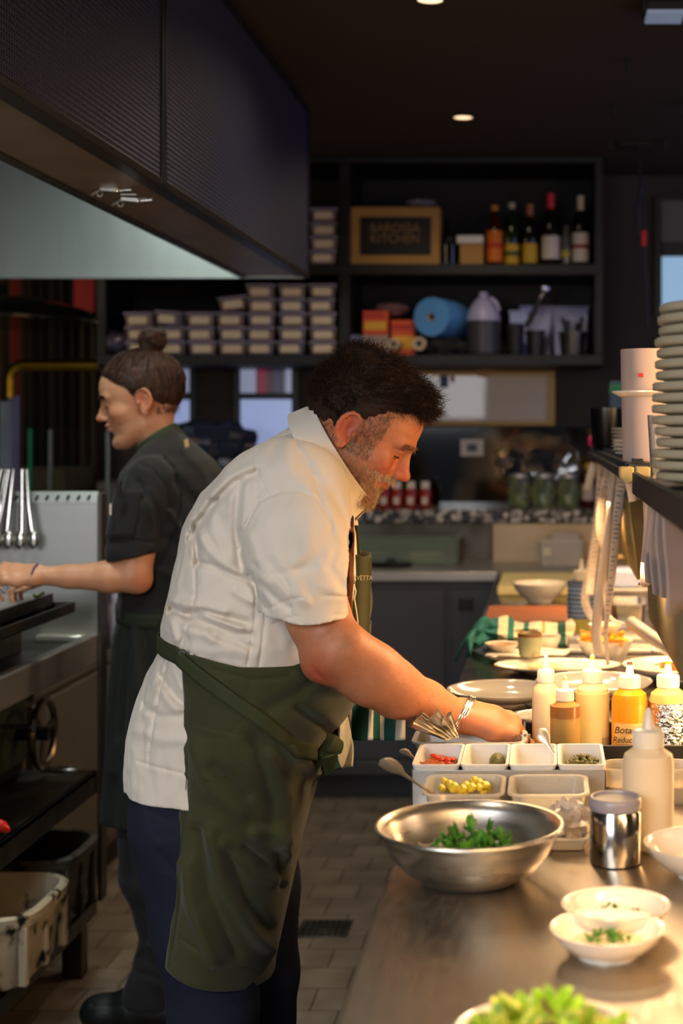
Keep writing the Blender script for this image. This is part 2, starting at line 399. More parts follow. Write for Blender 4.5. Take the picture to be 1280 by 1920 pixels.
# hand wheel
hw = thing('hand_wheel', 'steel tilting wheel with crank handle under the cooking bench', 'wheel', (-1.3, 3.97, .655))
c_ = Vector((-1.335, 3.95, .655)); ring = MB(); ring.tube([c_+Vector((0, .088*math.cos(a*PI/16), .088*math.sin(a*PI/16))) for a in range(33)], .009, 8, caps=False)
for k in range(3):
    a = k*2*PI/3+.3; ring.tube([c_, c_+Vector((0, .085*math.cos(a), .085*math.sin(a)))], .006, 8)
ring.build('rim', M('worn_bronze_steel', '#8b7a66', .3, 1), hw)
MB().tube([c_+Vector((-.08, 0, 0)), c_+Vector((.015, 0, 0))], .018, 16).build('hub', m_steeld, hw)
h0 = c_+Vector((0, .0, -.095))
MB().tube([h0+Vector((x, 0, 0)) for x in (-.005, .015, .04, .07, .088)], [.006, .008, .011, .010, .004], 12).build('crank_handle', m_chrome, hw)
# grill with tray and grate
gr = thing('bench_grill', 'black charcoal grill with drip trays and ribbed grate on the cooking bench', 'grill', (-1.7, 3.4, .885))
MB().bb(-2.15, -1.36, 2.4, 3.86, .885, .985).build('body', m_steeld, gr, bevel=.004)
def tray(x0, x1, y0, y1, z0, z1, t=.004):
    m = MB().bb(x0, x1, y0, y1, z0, z0+t)
    m.bb(x0, x0+t, y0, y1, z0, z1).bb(x1-t, x1, y0, y1, z0, z1).bb(x0, x1, y0, y0+t, z0, z1).bb(x0, x1, y1-t, y1, z0, z1); return m
tray(-2.1, -1.232, 2.42, 3.89, .985, 1.012).build('drip_tray', m_steeld, gr, bevel=.001)
tray(-2.1, -1.283, 2.44, 3.87, 1.0, 1.036, .006).build('grate_frame', m_steeld, gr, bevel=.001)
g = MB()
for k in range(58): g.bb(-2.09, -1.29, 2.46+k*.0242, 2.472+k*.0242, 1.024, 1.036)
g.build('grate', m_steel, gr)['kind'] = 'stuff'
tag(MB().sheet(lambda u, v: W(62+22*u, 1112+6*v+4*math.sin(u*5), 3.7+.02*v), 6, 3).build('herb_leaf', m_green_leaf, solid=.001), 'small green herb leaf lying on the grill grate', 'leaf')
# tongs
def tongs(i, px, tilt, lab):
    t = thing('tongs', lab, 'tongs', W(px, 1000, 4.05), 'tongs hanging on the slotted rail')
    top = W(px, 880, 4.045); dx = tilt
    for sgn in (-1, 1):
        pts = [top+Vector((sgn*.004, sgn*0.006, 0)), top+Vector((dx*.5+sgn*.009, -.01, -.10)), top+Vector((dx+sgn*.014, -.015, -.17))]
        MB().tube(pts, [.006, .0075, .008], 8, flat=.35, up=(1, 0, 0)).build('arm', m_chrome, t)
        e = pts[-1]
        MB().ball(e+Vector((sgn*.004, 0, -.02)), .02, 12, 8, (.75, .35, 1.25)).build('scalloped_tip', m_chrome, t)
    MB().tube([top+Vector((-.005, 0, -.004)), top+Vector((.005, 0, -.004))], .006, 10).build('hinge', m_chrome, t)
tongs(0, 45, .012, 'rightmost steel tongs hanging alone on the bench splash rail')
tongs(1, 20, -.02, 'steel tongs hanging at a tilt beside the rightmost pair on the rail')
tongs(2, 6, -.03, 'steel tongs cut by the left edge of the photo on the rail')
# tubs on the bottom shelf
m_tub = M('grubby_white_tub', '#c2b59c', .45, var=.12, vs=9, dirt='#1b1613', dth=.57, dscale=16)
m_tub2 = M('grubby_grey_tub', '#4a4640', .5, var=.2, dirt='#16120f', dth=.5, dscale=14)
def tub(name, x0, x1, y0, y1, z0, z1, mat, lab):
    t = thing(name, lab, 'tub', ((x0+x1)/2, (y0+y1)/2, z0))
    cx, cy = (x0+x1)/2, (y0+y1)/2; hx, hy = (x1-x0)/2, (y1-y0)/2
    def ring(k, z, n=48):
        out = []
        for i in range(n):
            a = 2*PI*i/n; ca, sa = math.cos(a), math.sin(a)
            p = 5; r = (abs(ca)**p+abs(sa)**p)**(-1/p)
            out.append((cx+k[0]*r*ca, cy+k[1]*r*sa, z))
        return out
    rings = [((hx-.035, hy-.03), z0), ((hx-.028, hy-.022), z0+.01), ((hx-.014, hy-.012), z1-.03), ((hx, hy), z1-.03), ((hx+.002, hy+.002), z1-.006), ((hx-.004, hy-.004), z1),
             ((hx-.016, hy-.014), z1-.002), ((hx-.022, hy-.02), z1-.03), ((hx-.036, hy-.03), z0+.012)]
    vs = []; fs = []; n = 48
    for k, z in rings: vs += ring(k, z)
    for j in range(len(rings)-1):
        for i in range(n): q = (i+1) % n; fs.append((j*n+i, j*n+q, (j+1)*n+q, (j+1)*n+i))
    fs.append(tuple(range(n-1, -1, -1))); fs.append(tuple((len(rings)-1)*n+i for i in range(n)))
    MB().add(vs, fs).build('tub_body', mat, t)
    for y in (y0+.05, cy, y1-.05): MB().bb(x1-.032, x1-.012, y-.012, y+.012, z0+.01, z1-.03).build('stiffening_rib', mat, t, bevel=.004)
    for x in (x0+.1, cx, x1-.08): MB().bb(x-.012, x+.012, y0+.006, y0+.03, z0+.01, z1-.03).build('stiffening_rib', mat, t, bevel=.004)
    return t
tub('plastic_tub', -1.62, -1.165, 3.33, 3.70, .19, .365, m_tub, 'grubby white plastic tub on the bottom shelf of the cooking bench')
tub('plastic_tub', -1.64, -1.2, 3.73, 4.05, .19, .378, m_tub2, 'dark grimy tub behind the white tub on the bottom shelf')
o = MB().tube([W(-45, 1538, 3.2), W(-10, 1546, 3.2), W(5, 1550, 3.2), W(14, 1556, 3.2), W(19, 1558, 3.2)], [.012, .014, .013, .008, .002], 10).build('red_chilli', M('chilli_red', '#c01410', .3, coat=.4), at=W(5, 1560, 3.2))
tag(o, 'red chilli lying on the middle shelf at the left edge', 'chilli')
# plastic bag between bench and woman
def crumple(c, r, n=26, m=16, amp=.25, fr=3.5, sc=(1, 1, 1), seed=0):
    vs = MB(); vs.ball((0, 0, 0), 1, n, m)
    out = MB()
    pv = []
    for v in vs.v:
        d = Vector(v); k = 1+amp*noise.ridged_multi_fractal(d*fr*.5+Vector((seed, seed*.7, 1)), 1, 2, 3, 1, 1)-amp
        k += amp*.6*noise.noise(d*fr+Vector((seed*2, 0, 0)))
        pv.append((c[0]+d.x*r*sc[0]*k, c[1]+d.y*r*sc[1]*k, c[2]+d.z*r*sc[2]*k))
    out.v = pv; out.f = vs.f; out.m = vs.m; return out
m_bag = M('milky_plastic_bag', '#b6b2c6', .25, trans=.25, spec=.8)
o = crumple(W(212, 1152, 4.2), .055, sc=(.85, .5, 1.6), seed=3, amp=.35).tube([W(212, 1120, 4.2), W(200, 1090, 4.16), (XS+.006, 4.125, 1.2)], .006, 8).build('plastic_bag', m_bag, sharp=25, at=W(212, 1200, 4.2)); tag(o, 'crumpled milky plastic bag hanging between the bench end and the woman', 'bag')

# ============================================================ EXTRACTOR HOOD
hd = thing('extractor_hood', 'big ribbed black extractor hood with steel interior hanging above the cooking bench', 'extractor hood', (-1.5, 3.1, 1.978))
XH, YH, ZH, ZT = -.82, 5.09, 1.978, 2.535
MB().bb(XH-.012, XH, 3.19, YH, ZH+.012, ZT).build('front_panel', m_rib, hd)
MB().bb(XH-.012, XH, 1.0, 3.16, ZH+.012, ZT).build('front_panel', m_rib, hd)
blu = M('dark_blue_metal_trim', '#20242f', .4, .6)
MB().bb(XH-.02, XH+.005, 3.155, 3.172, ZH, ZT).build('panel_post', blu, hd, bevel=.002)
MB().bb(XH-.02, XH+.005, 3.178, 3.195, ZH, ZT).build('panel_post', blu, hd, bevel=.002)
MB().bb(XH-.02, XH+.006, 1.0, YH+.01, ZT, ZT+.02).build('top_trim', blu, hd, bevel=.002)
MB().bb(XH-.02, XH+.004, YH-.01, YH+.01, ZH, ZT).build('panel_post', blu, hd, bevel=.002)
MB().bb(XH-.035, XH+.003, 1.0, YH, ZH-.004, ZH+.014).build('bottom_trim', M('dark_brown_trim', '#2a2420', .4, .5), hd, bevel=.002)
MB().bb(-1.03, XH-.035, 1.0, YH, ZH, ZH+.006).build('gutter_flange', M('tinted_gutter_steel', '#9a8872', .42, .7, bump=.03, bs=40, var=.15), hd)
MB().bb(-1.045, -1.02, 1.0, YH, ZH-.006, ZH+.03).build('inner_lip', m_steeld, hd, bevel=.002)
MB().bb(-2.6, XH-.01, YH-.04, YH-.03, ZH-.004, ZT-.05).bb(-2.6, XH-.01, YH-.05, YH-.03, ZH-.008, ZH+.008).build('end_wall', m_hoodst, hd)
MB().bb(-2.62, -2.6, 1.0, YH, ZH, ZT-.02).build('back_wall', m_hoodst, hd)
MB().bb(-2.6, XH-.01, 1.0, YH, ZT-.05, ZT-.03).build('hood_ceiling', m_hoodst, hd)
MB().bb(-1.03, -1.02, 1.0, YH-.04, ZH, ZT-.05).build('inner_front_wall', m_hoodst, hd)
MB().bb(-2.62, XH-.01, .98, 1.0, ZH, ZT).build('end_wall', m_hoodst, hd)
for Y_ in (4.72, 3.2, 2.0):
    l_ = thing('hood_light', 'round sealed light under the roof of the hood', 'light', (-1.2, Y_, ZT-.06), 'lights inside the hood')
    MB().lathe([(.001, 0), (.07, 0), (.075, -.015), (.06, -.02)], (-1.2, Y_, ZT-.05), 24).build('housing', m_steeld, l_)
    MB().ball((-1.2, Y_, ZT-.075), .05, 16, 8, (1, 1, .5)).build('glass_globe', M('lit_globe', '#eaf6ee', .3, emit=3, ecol='#d8f0e4'), l_)
    area('hood_lamp', (-1.2, Y_, ZT-.11), (-1.3, Y_, 0), .12, 6 if Y_ > 4 else 9, (.86, 1.0, .93))
def latch(px, py, Y, lab):
    c = W(px, py, Y); t = thing('toggle_latch', lab, 'latch', c, 'toggle latches under the hood edge')
    MB().box(c, (.04, .02, .011), (0, R(5), 0)).build('latch_body', m_chrome, t, bevel=.002)
    MB().box(c+Vector((-.004, 0, .011)), (.034, .012, .005)).build('latch_plate', m_steel, t, bevel=.001)
    MB().tube([c+Vector((-.02, 0, .002)), c+Vector((-.03, 0, -.004)), c+Vector((-.04, 0, -.01))], .004, 8).build('lever', m_chrome, t)
    MB().tube([c+Vector((-.022+.006*math.cos(a), .0, -.008+.006*math.sin(a))) for a in [k*PI/6 for k in range(13)]], .0016, 6, caps=False).build('ring', m_chrome, t)
    MB().tube([c+Vector((.02, 0, .004)), c+Vector((.042, 0, .002)), c+Vector((.048, 0, .006)), c+Vector((.046, 0, .0)), c+Vector((.02, 0, -.002))], .002, 6).build('hook', m_chrome, t)
latch(206, 356, 3.22, 'upper toggle latch hanging beneath the hood edge')
latch(245, 375, 3.22, 'lower toggle latch hanging beneath the hood edge')

# ============================================================ ceiling bits
def downlight(px, py, lab):
    p = onZ(px, py, 2.6); t = thing('downlight', lab, 'downlight', p)
    L = bpy.data.lights.new('downlight_beam', 'SPOT'); L.energy = 24; L.color = (1, .78, .52); L.spot_size = R(155); L.spot_blend = .8; L.shadow_soft_size = .04
    q_ = bpy.data.objects.new('downlight_beam', L); COL.objects.link(q_); q_.location = p+Vector((0, 0, -.02))
    MB().lathe([(.034, 0), (.042, -.002), (.042, -.006), (.034, -.006), (.034, 0)], p, 28, cap=False).build('trim_ring', m_black, t)
    MB().lathe([(.0001, -.004), (.034, -.004), (.034, -.002), (.0001, -.002)], p, 28).build('lens', M('warm_lit_lens', '#ffd9a0', .4, emit=1.8, ecol='#ffd8a8'), t)
downlight(868, 218, 'small round lit downlight in the middle of the dark ceiling')
downlight(806, -3, 'small round downlight cut by the top edge of the photo')
clipg = 'small black ceiling hooks'
pos = [(1178, 119, 'topmost-right'), (1152, 206, ''), (1276, 200, ''), (1143, 271, ''), (1247, 270, ''), (1207, 6, '')]
cl0 = None
names = ['small black ceiling hook high above the hanging cable, alone near the top right', 'small black ceiling hook midway left of the hanging cable', 'small black ceiling hook at the right edge of the photo',
         'small black ceiling hook just left of the cable plate', 'small black ceiling hook just right of the cable plate', 'small black ceiling hook at the very top edge, right side']
for (px, py, _), nm in zip(pos, names):
    p = onZ(px, py-9, 2.6)
    if cl0 is None:
        cl0 = MB().box((0, 0, -.018), (.012, .02, .036)).build('ceiling_hook', m_black_pl, bevel=.002); o = cl0
    else: o = cl0.copy(); COL.objects.link(o)
    o.location = p; tag(o, nm, 'hook', clipg)
t = thing('hanging_cable', 'black cable with a red tag hanging from a ceiling plate at the right', 'cable', onZ(1190, 268, 2.6))
p = onZ(1190, 268, 2.6); Y_ = p.y
MB().box(p+Vector((0, 0, -.008)), (.125, .06, .016)).build('ceiling_plate', m_black_pl, t, bevel=.003)
MB().tube([W(1196, 275, Y_), W(1198, 300, Y_), W(1201, 350, Y_), W(1196, 390, Y_), W(1197, 440, Y_)], .006, 8).build('cable', m_black_pl, t)
MB().tube([W(1201, 350, Y_), W(1206, 400, Y_), W(1207, 470, Y_), W(1212, 530, Y_), W(1214, 610, Y_)], .0045, 8).build('cable', m_black_pl, t)
MB().tube([W(1207, 433, Y_), W(1207, 461, Y_)], .011, 12).build('red_tag', M('red_tape', '#c4261a', .5), t)
t = thing('ceiling_light', 'pale linear light fitting at the top right corner of the ceiling', 'light fitting', onZ(1270, 12, 2.6))
MB().bb(.255, .36, 3.96, 4.08, 2.575, 2.6).build('housing', m_black, t, bevel=.004)
MB().bb(.262, .36, 3.965, 4.07, 2.565, 2.575).build('diffuser', M('cool_diffuser', '#8090a8', .2, emit=.25, ecol='#a8b8d8'), t)

t = thing('floor_drain', 'square steel floor drain with slotted grate in the tiled aisle', 'drain', onZ(608, 1742, 0))
p = onZ(608, 1742, 0); MB().bb(p.x-.075, p.x+.075, p.y-.075, p.y+.075, .0005, .003).build('frame', m_steeld, t, bevel=.001)
g = MB()
for i in range(7):
    for j in range(5):
        if abs(i-3)+abs(j-2) < 2: continue
        g.box((p.x-.057+i*.019, p.y-.05+j*.025, .0034), (.009, .016, .001))
g.build('slots', M('drain_black', '#060606', .9), t)['kind'] = 'stuff'
# ============================================================ far left: curtain, pendant, pipe, glass
x0, x1, z0, z1 = rect(-90, 182, 500, 955, 6.55)
st = [(0, '#5a1414'), (.32, '#2b1f10'), (.42, '#7c2412'), (.47, '#2b1f10'), (.545, '#000000'), (.65, '#1c140c'), (.76, '#000000'), (.865, '#2f200f'), (.98, '#1a2a10')]
m_cur = stripes('striped_curtain', 0, st, x1-x0, .8, off=-x0+(x0+x1)/2)
o = MB().sheet(lambda u, v: (x0+(x1-x0)*u, 6.55+.025*math.sin(u*2*PI*14)*(1-.3*v), z0+(2.4-z0)*v), 140, 6).build('curtain', m_cur, at=((x0+x1)/2, 6.55, z0), solid=.004)
tag(o, 'dark striped curtain in red, brown and black at the far left', 'curtain')
a, c, q0, q1 = rect(140, 178, 525, 585, 6.45); o = MB().bb(a, c, 6.44, 6.46, q0, 2.6).build('red_banner', M('deep_red_panel', '#8a0610', .7)); tag(o, 'deep red hanging panel above the curtain by the shelf', 'panel')
p = W(-5, 600, 5.5)
t = thing('pendant_lamp', 'wide black domed pendant lampshade behind the hood at far left', 'lamp', p)
MB().lathe([(.36, -.01), (.362, .0), (.33, .035), (.22, .07), (.1, .088), (.04, .095), (.03, .13), (.001, .13)], p, 40).build('shade', M('black_enamel', '#0d0f0c', .25, coat=.5), t)
MB().tube([p+Vector((0, 0, .12)), (p.x, p.y, 2.6)], .006, 8).build('cord', m_black_pl, t)
t = thing('brass_pipe', 'brass pipe with an elbow bend running into the shelf end', 'pipe', W(18, 745, 5.5))
MB().tube([W(184, 685, 5.5), W(100, 685, 5.5), W(45, 685, 5.5)]+[W(45-27*math.sin(a), 712-27*math.cos(a), 5.5) for a in (.3, .6, .9, 1.2, 1.57)]+[W(18, 745, 5.5)], .0215, 20).build('pipe_run', m_brass, t)
for a, c in ((W(46, 685, 5.5), W(50, 685, 5.5)), (W(56, 685, 5.5), W(60, 685, 5.5)), (W(168, 685, 5.5), W(174, 685, 5.5)), (W(18, 716, 5.5), W(18, 722, 5.5))):
    MB().tube([a, c], .0245, 20).build('collar', m_brass, t)
t = thing('grey_post', 'pale grey metal post below the brass pipe', 'post', W(12, 930, 5.55))
MB().bb(W(2, 0, 5.55).x, W(20, 0, 5.55).x, 5.53, 5.6, .9, W(0, 752, 5.55).z).build('post_body', M('grey_painted', '#7a7f86', .5, var=.2), t, bevel=.004)
MB().bb(W(20, 0, 5.55).x, W(26, 0, 5.55).x, 5.52, 5.61, .9, W(0, 740, 5.55).z).build('edge_strip', M('lilac_grey_paint', '#6c6c8c', .4), t, bevel=.002)
t = thing('glass_screen', 'clear glass screen with a green edge standing behind the cooking bench', 'glass screen', W(240, 1000, 5.2))
a, c, q0, q1 = rect(61, 430, 804, 1000, 5.2)
MB().bb(a, c, 5.196, 5.204, .902, q1).build('glass_pane', M('thin_screen_glass', '#ffffff', .02, trans=1, ior=1.12, spec=.6), t)
MB().bb(a-.014, a, 5.194, 5.206, .902, q1).build('glass_edge', m_gglass, t)
for px in (92, 200): MB().bb(W(px, 0, 5.23).x, W(px+6, 0, 5.23).x, 5.22, 5.235, .902, q1-.004).build('clamp_strip', M('grey_alu', '#6a6e6a', .4, .8), t)
o = crumple(W(395, 842, 6.3), .2, sc=(1.0, .7, .62), seed=5, amp=.3).build('bin_bag', M('dark_blue_plastic', '#232c42', .25, spec=.7), sharp=20, at=W(395, 900, 6.3)); tag(o, 'dark blue plastic sack slumped behind the woman', 'sack')
o = MB().bb(*rect(195, 560, 860, 1000, 6.25)[:2], 6.13, 6.32, .902, W(0, 901, 6.25).z).build('dark_cabinet_box', m_cab2, bevel=.01); tag(o, 'grey-brown box unit on the back bench behind the woman', 'box')
o = MB().bb(-2.9, -1.95, 6.0, 6.4, 0, 1.3).build('dining_booth', M('olive_brown_cloth', '#3f3520', .8, var=.3, vs=2)); tag(o, 'olive brown booth back beyond the glass screen', 'booth')
# ============================================================ WALL SHELVES
YF, YBk = 6.22, 6.66; XL, XR = -1.884, .227
Zb, Zm, Zt = 1.771, 2.149, 2.571
sh = thing('shelf_unit', 'long black wall shelf unit with two rows filled with tubs and bottles', 'shelves', (-.8, 6.45, 1.727))
MB().bb(XL, XR, YF, YBk, Zb-.044, Zb).build('bottom_board', m_blackwood, sh, bevel=.003)
MB().bb(XL, XR, YF, YBk, Zm-.044, Zm).build('middle_board', m_blackwood, sh, bevel=.003)
MB().bb(XL, XR, YF, YBk, Zt, Zt+.026).build('top_board', m_blackwood, sh, bevel=.003)
MB().bb(XL, XL+.04, YF+.002, YBk, Zb, Zt).build('side_board', m_blackwood, sh, bevel=.003)
MB().bb(XR-.035, XR, YF+.002, YBk, Zb, Zt).build('side_board', m_blackwood, sh, bevel=.003)
MB().bb(-.873, -.829, YF+.002, YBk, Zb, Zt).build('divider', m_blackwood, sh, bevel=.003)
MB().bb(XL, XR, YBk, YBk+.01, Zb, Zt).build('back_panel', M('navy_black_board', '#0c0d16', .6), sh)
def S(px, z=Zb, Y=6.3): q = W(px, 0, Y); return Vector((q.x, Y, z))
def Sw(n): return n*6.28/FPX          # pixels -> metres at the shelf front
# takeaway tubs
fill = {'cream': '#a99474', 'amber': '#b07a2a', 'green': '#4f5a38', 'grey': '#6f6a80', 'brown': '#6a3f2a'}
def frustum(w0, d0, w1, d1, z0, z1, m=None):
    m = m or MB()
    v = [(sx*w/2, sy*d/2, z) for w, d, z in ((w0, d0, z0), (w1, d1, z1)) for sy in (-1, 1) for sx in (-1, 1)]
    return m.add(v, [(0,2,3,1),(4,5,7,6),(0,1,5,4),(2,6,7,3),(0,4,6,2),(1,3,7,5)])
def squig(m, x0, x1, y, z, n=14, amp=.003, r=.0006, T=None, seed=0):
    rn = random.Random(seed); pts = []
    for i in range(n):
        pts.append(Vector((x0+(x1-x0)*i/(n-1), y, z+amp*rn.uniform(-1, 1))))
    if T: pts = [T @ q for q in pts]
    return m.tube(pts, r, 4)
def mk_tub(kind, i):
    t = thing('takeaway_tub', '', 'food tub', (0, 0, 0), 'stacked takeaway tubs')
    frustum(.096, .145, .114, .165, 0, .05).build('tub', m_frost2, t, bevel=.004)
    frustum(.092, .14, .104, .155, .003, .036 if i % 2 else .042).build('contents', M('tub_contents_'+kind, fill[kind], .6, var=.15), t, bevel=.003)
    MB().bb(-.06, .06, -.085, .085, .05, .0565).build('lid', M('clear_lid', '#b6b0d4', .2, trans=.2), t, bevel=.003)
    lb = MB().bb(-.037, .037, -.0815, -.079, .010, .040).build('label', m_lbl, t)
    squig(MB(), -.025, .025, -.0822, .025, seed=i).build('handwriting', m_ink, lb)
    return t
tubs = {k: mk_tub(k, i) for i, k in enumerate(fill)}
used = set()
ordn = ['bottom', 'second up', 'third up', 'fourth up', 'fifth up']
stacks = [('first stack from the left', 271, Zb, ['green', 'brown', 'cream'], 0), ('second stack from the left', 331, Zb, ['green', 'brown', 'grey'], 0),
          ('third stack from the left', 385, Zb, ['cream', 'cream', 'cream'], 0), ('fourth stack from the left', 441, Zb, ['amber', 'grey', 'amber', 'amber'], 1),
          ('fifth stack from the left', 494, Zb, ['grey', 'amber', 'grey', 'amber', 'cream'], 0), ('sixth stack from the left', 552, Zb, ['grey', 'cream', 'brown', 'grey', 'cream'], 0),
          ('seventh stack, against the divider', 609, Zb, ['amber', 'amber', 'cream', 'brown', 'brown'], 0),
          ('upper shelf stack beside the divider', 611, Zm, ['amber', 'cream', 'cream', 'brown'], 0), ('upper shelf stack half hidden by the hood', 556, Zm, ['cream', 'grey', 'cream', 'cream'], 0)]
for nm, px, z, kinds, tilt in stacks:
    for k, kd in enumerate(kinds):
        top = 'topmost' if k == len(kinds)-1 else ordn[k]
        lab = '%s tub of %s food, %s' % (top, kd, nm)
        hh = .0595
        pr_ = tubs[kd]
        p = S(px+random.uniform(-1.5, 1.5), z+k*hh+.0005, 6.315+random.uniform(-.008, .008)); rz = random.uniform(-.06, .06)
        if kd not in used:
            used.add(kd); o = pr_; o.location = p; o.rotation_euler = (0, 0, rz); o['label'] = lab
        else: o = dup(pr_, p, rz, lab)
        if tilt and k == 3: o.rotation_euler = (0, R(-7), .1); o.location.z += .008
        if px == 331 and k == 2: o.rotation_euler = (0, R(5), -.3); o.location.z += .006
o = crumple(S(215, Zb+.055, 6.3), .065, sc=(1.0, .9, .7), seed=8, amp=.28).build('produce_bag', M('blue_sheen_bag', '#6d6a8c', .2, trans=.3, spec=.9), sharp=20, at=S(215)); tag(o, 'shiny plastic bag of produce at the left end of the lower shelf', 'bag')
# ---- upper right row
t = thing('wooden_crate', 'shallow pale wooden box with a black printed front on the upper shelf', 'box', S(740, Zm, 6.35))
a, c, z0, z1 = rect(656, 824, 388, 485, 6.28)
kraft = M('kraft_timber', '#b58a4a', .7, var=.1)
fr = MB().bb(a, c, 6.28, 6.42, Zm, z1).build('box_body', kraft, t, bevel=.002)
pa = rect(675, 808, 407, 481, 6.28)
pn = MB().bb(pa[0], pa[1], 6.276, 6.281, pa[2]+.006, pa[3]).build('printed_panel', M('black_print', '#0d0a09', .5), t)
mg = M('dim_gold_print', '#8f7044', .6)
text('lettering', 'BAROSSA', .052, W(740, 428, 6.274), (R(90), 0, 0), mg, t, sx=.95)
text('lettering', 'KITCHEN', .052, W(740, 448, 6.274), (R(90), 0, 0), mg, t, sx=.95)
o = crumple(W(790, 380, 6.35), .045, sc=(1.4, .8, .28), seed=2).build('plastic_wrap', m_bag, sharp=20, at=W(790, 386, 6.35)); tag(o, 'folded clear plastic lying on top of the wooden box', 'plastic wrap')
def bottle(name, lab, px, w, ytop, glass, lblcol, ly0, ly1, capcol, ycap, neck=.3, ybase=485, Y=6.3, z=Zm, deco=None):
    s = Y/FPX; r = w*s/2; H_ = (ybase-ytop)*s; zz = z; c = Vector((W(px, 0, Y).x, Y, zz))
    t = thing(name, lab, 'bottle', c)
    rn = r*neck+.003; hs = H_*.62
    MB().lathe([(r*.9, 0), (r, .006), (r, hs), (r*.85, hs+.02), (rn*1.2, hs+.045), (rn, hs+.06), (rn, H_-.002)], c, 24).build('glass', glass, t)
    l0 = (ybase-ly1)*s; l1 = (ybase-ly0)*s
    lb = MB().lathe([(r+.001, l0), (r+.001, l1)], c, 24).build('label', M('lab_'+name, lblcol, .6), t, solid=.0008)
    if deco:
        MB().lathe([(r+.0018, (l0+l1)/2-.006), (r+.0018, (l0+l1)/2+.012)], c, 24).build('label_print', M('print_'+name, deco, .6), lb, solid=.0005)
    k0 = (ybase-ycap)*s
    MB().lathe([(rn+.0015, k0), (rn+.002, H_), (.001, H_+.001)], c, 20).build('capsule', M('cap_'+name, capcol, .45), t)
    return t
g_am = M('amber_glass', '#3a1606', .1, spec=.8); g_dk = M('dark_wine_glass', '#0c0f0a', .08, spec=.8); g_gr = M('green_bottle_glass', '#15240c', .08, spec=.8)
bottle('cordial_bottle', 'dark bottle with a bright orange label, leftmost on the upper shelf', 927, 30, 372, g_am, '#d8731a', 420, 478, '#c9841e', 382, deco='#c0281a')
bottle('oil_bottle', 'slim dark bottle with yellow label and yellow neck band', 959, 27, 367, g_gr, '#c7a022', 445, 483, '#b5ae90', 378, deco='#2a4a2a')
bottle('vinegar_bottle', 'dark bottle with small yellow label and copper cap', 993, 28, 370, g_dk, '#c79f28', 444, 480, '#a8663a', 400)
bottle('red_cap_wine_bottle', 'tall wine bottle with white label and red capsule', 1032, 33, 350, g_dk, '#cfc6ba', 430, 473, '#d2202a', 382)
bottle('small_spirit_bottle', 'small clear bottle between the two white-labelled wine bottles', 1060, 17, 410, M('pale_glass', '#5a5648', .1, spec=.8), '#b09a3a', 456, 470, '#4a4438', 425)
bottle('white_cap_wine_bottle', 'wine bottle with white capsule and red-printed white label, rightmost on shelf', 1088, 31, 354, g_dk, '#c9c0b4', 424, 478, '#cfc4b2', 384, deco='#8a2a22')
t = thing('spice_jar', 'dark jar with pale lid standing beside the wooden box', 'jar', S(850, Zm)); MB().lathe([(.03, 0), (.03, .09), (.02, .1)], S(843, Zm), 20).build('jar_body', g_dk, t); MB().lathe([(.022, .1), (.022, .12), (.001, .12)], S(843, Zm), 20).build('lid', m_black_pl, t)
t = thing('small_carton', 'small tan carton with a white lid beside the orange-labelled bottle', 'carton', S(884, Zm))
a, c, z0, z1 = rect(862, 906, 458, 485, 6.28); MB().bb(a, c, 6.27, 6.34, Zm, z1).build('carton_body', kraft, t, bevel=.002)
a, c, z0, z1 = rect(856, 906, 442, 457, 6.28); MB().bb(a, c, 6.26, 6.35, z0, z1).build('lid', m_whitep, t, bevel=.004)
# ---- lower right row
m_or = M('orange_print_box', '#d3501c', .5); m_ye = M('yellow_print', '#e0a82a', .5); m_rd = M('red_print', '#b3201a', .5)
def teabox(px0, px1, py0, py1, lab, Y=6.32, rz=0, base=None):
    a, c, z0, z1 = rect(px0, px1, py0, py1, Y); cx = (a+c)/2; z0 = base if base is not None else z0
    t = thing('dry_goods_box', lab, 'box', (cx, Y+.04, z0), 'printed dry goods boxes')
    MB().bb(a, c, Y, Y+.08, z0, z1).build('carton', m_or, t, bevel=.002)
    MB().bb(a+.006, c-.006, Y-.0015, Y+.001, z0+(z1-z0)*.2, z0+(z1-z0)*.55).build('yellow_band', m_ye, t)
    MB().bb(a+.004, c-.02, Y-.0015, Y+.001, z0+(z1-z0)*.72, z0+(z1-z0)*.88).build('dark_print', m_rd, t)
    t.rotation_euler = (0, 0, rz); return t
a_ = rect(678, 728, 628, 660, 6.32)
t = thing('white_carton', 'low white carton under the orange box at the left', 'carton', ((a_[0]+a_[1])/2, 6.36, Zb)); MB().bb(a_[0], a_[1], 6.32, 6.4, Zb, a_[3]).build('carton', M('dusky_white_card', '#a8948a', .6), t, bevel=.002); MB().bb(a_[0]+.01, a_[1]-.05, 6.318, 6.321, Zb+.03, Zb+.045).build('print', m_or, t)
teabox(680, 727, 583, 627, 'orange printed box on the white carton', base=a_[3]+.001)
teabox(731, 777, 600, 645, 'orange and yellow box beside the blue roll', base=Zb, rz=.1)
o = crumple(W(735, 580, 6.42), .06, sc=(1.2, .6, .5), seed=12).build('paper_bag', M('pinkish_paper', '#7a5560', .7), sharp=25, at=W(735, 590, 6.42)); tag(o, 'pinkish crumpled bag behind the orange boxes', 'bag')
o = crumple(S(668, Zb+.045), .04, sc=(.8, .8, 1.0), seed=21, amp=.35).build('cloth_bundle', M('blue_white_cloth', '#8a94c8', .7), sharp=25, at=S(668)); tag(o, 'small blue and white bundle beside the shelf divider', 'bundle')
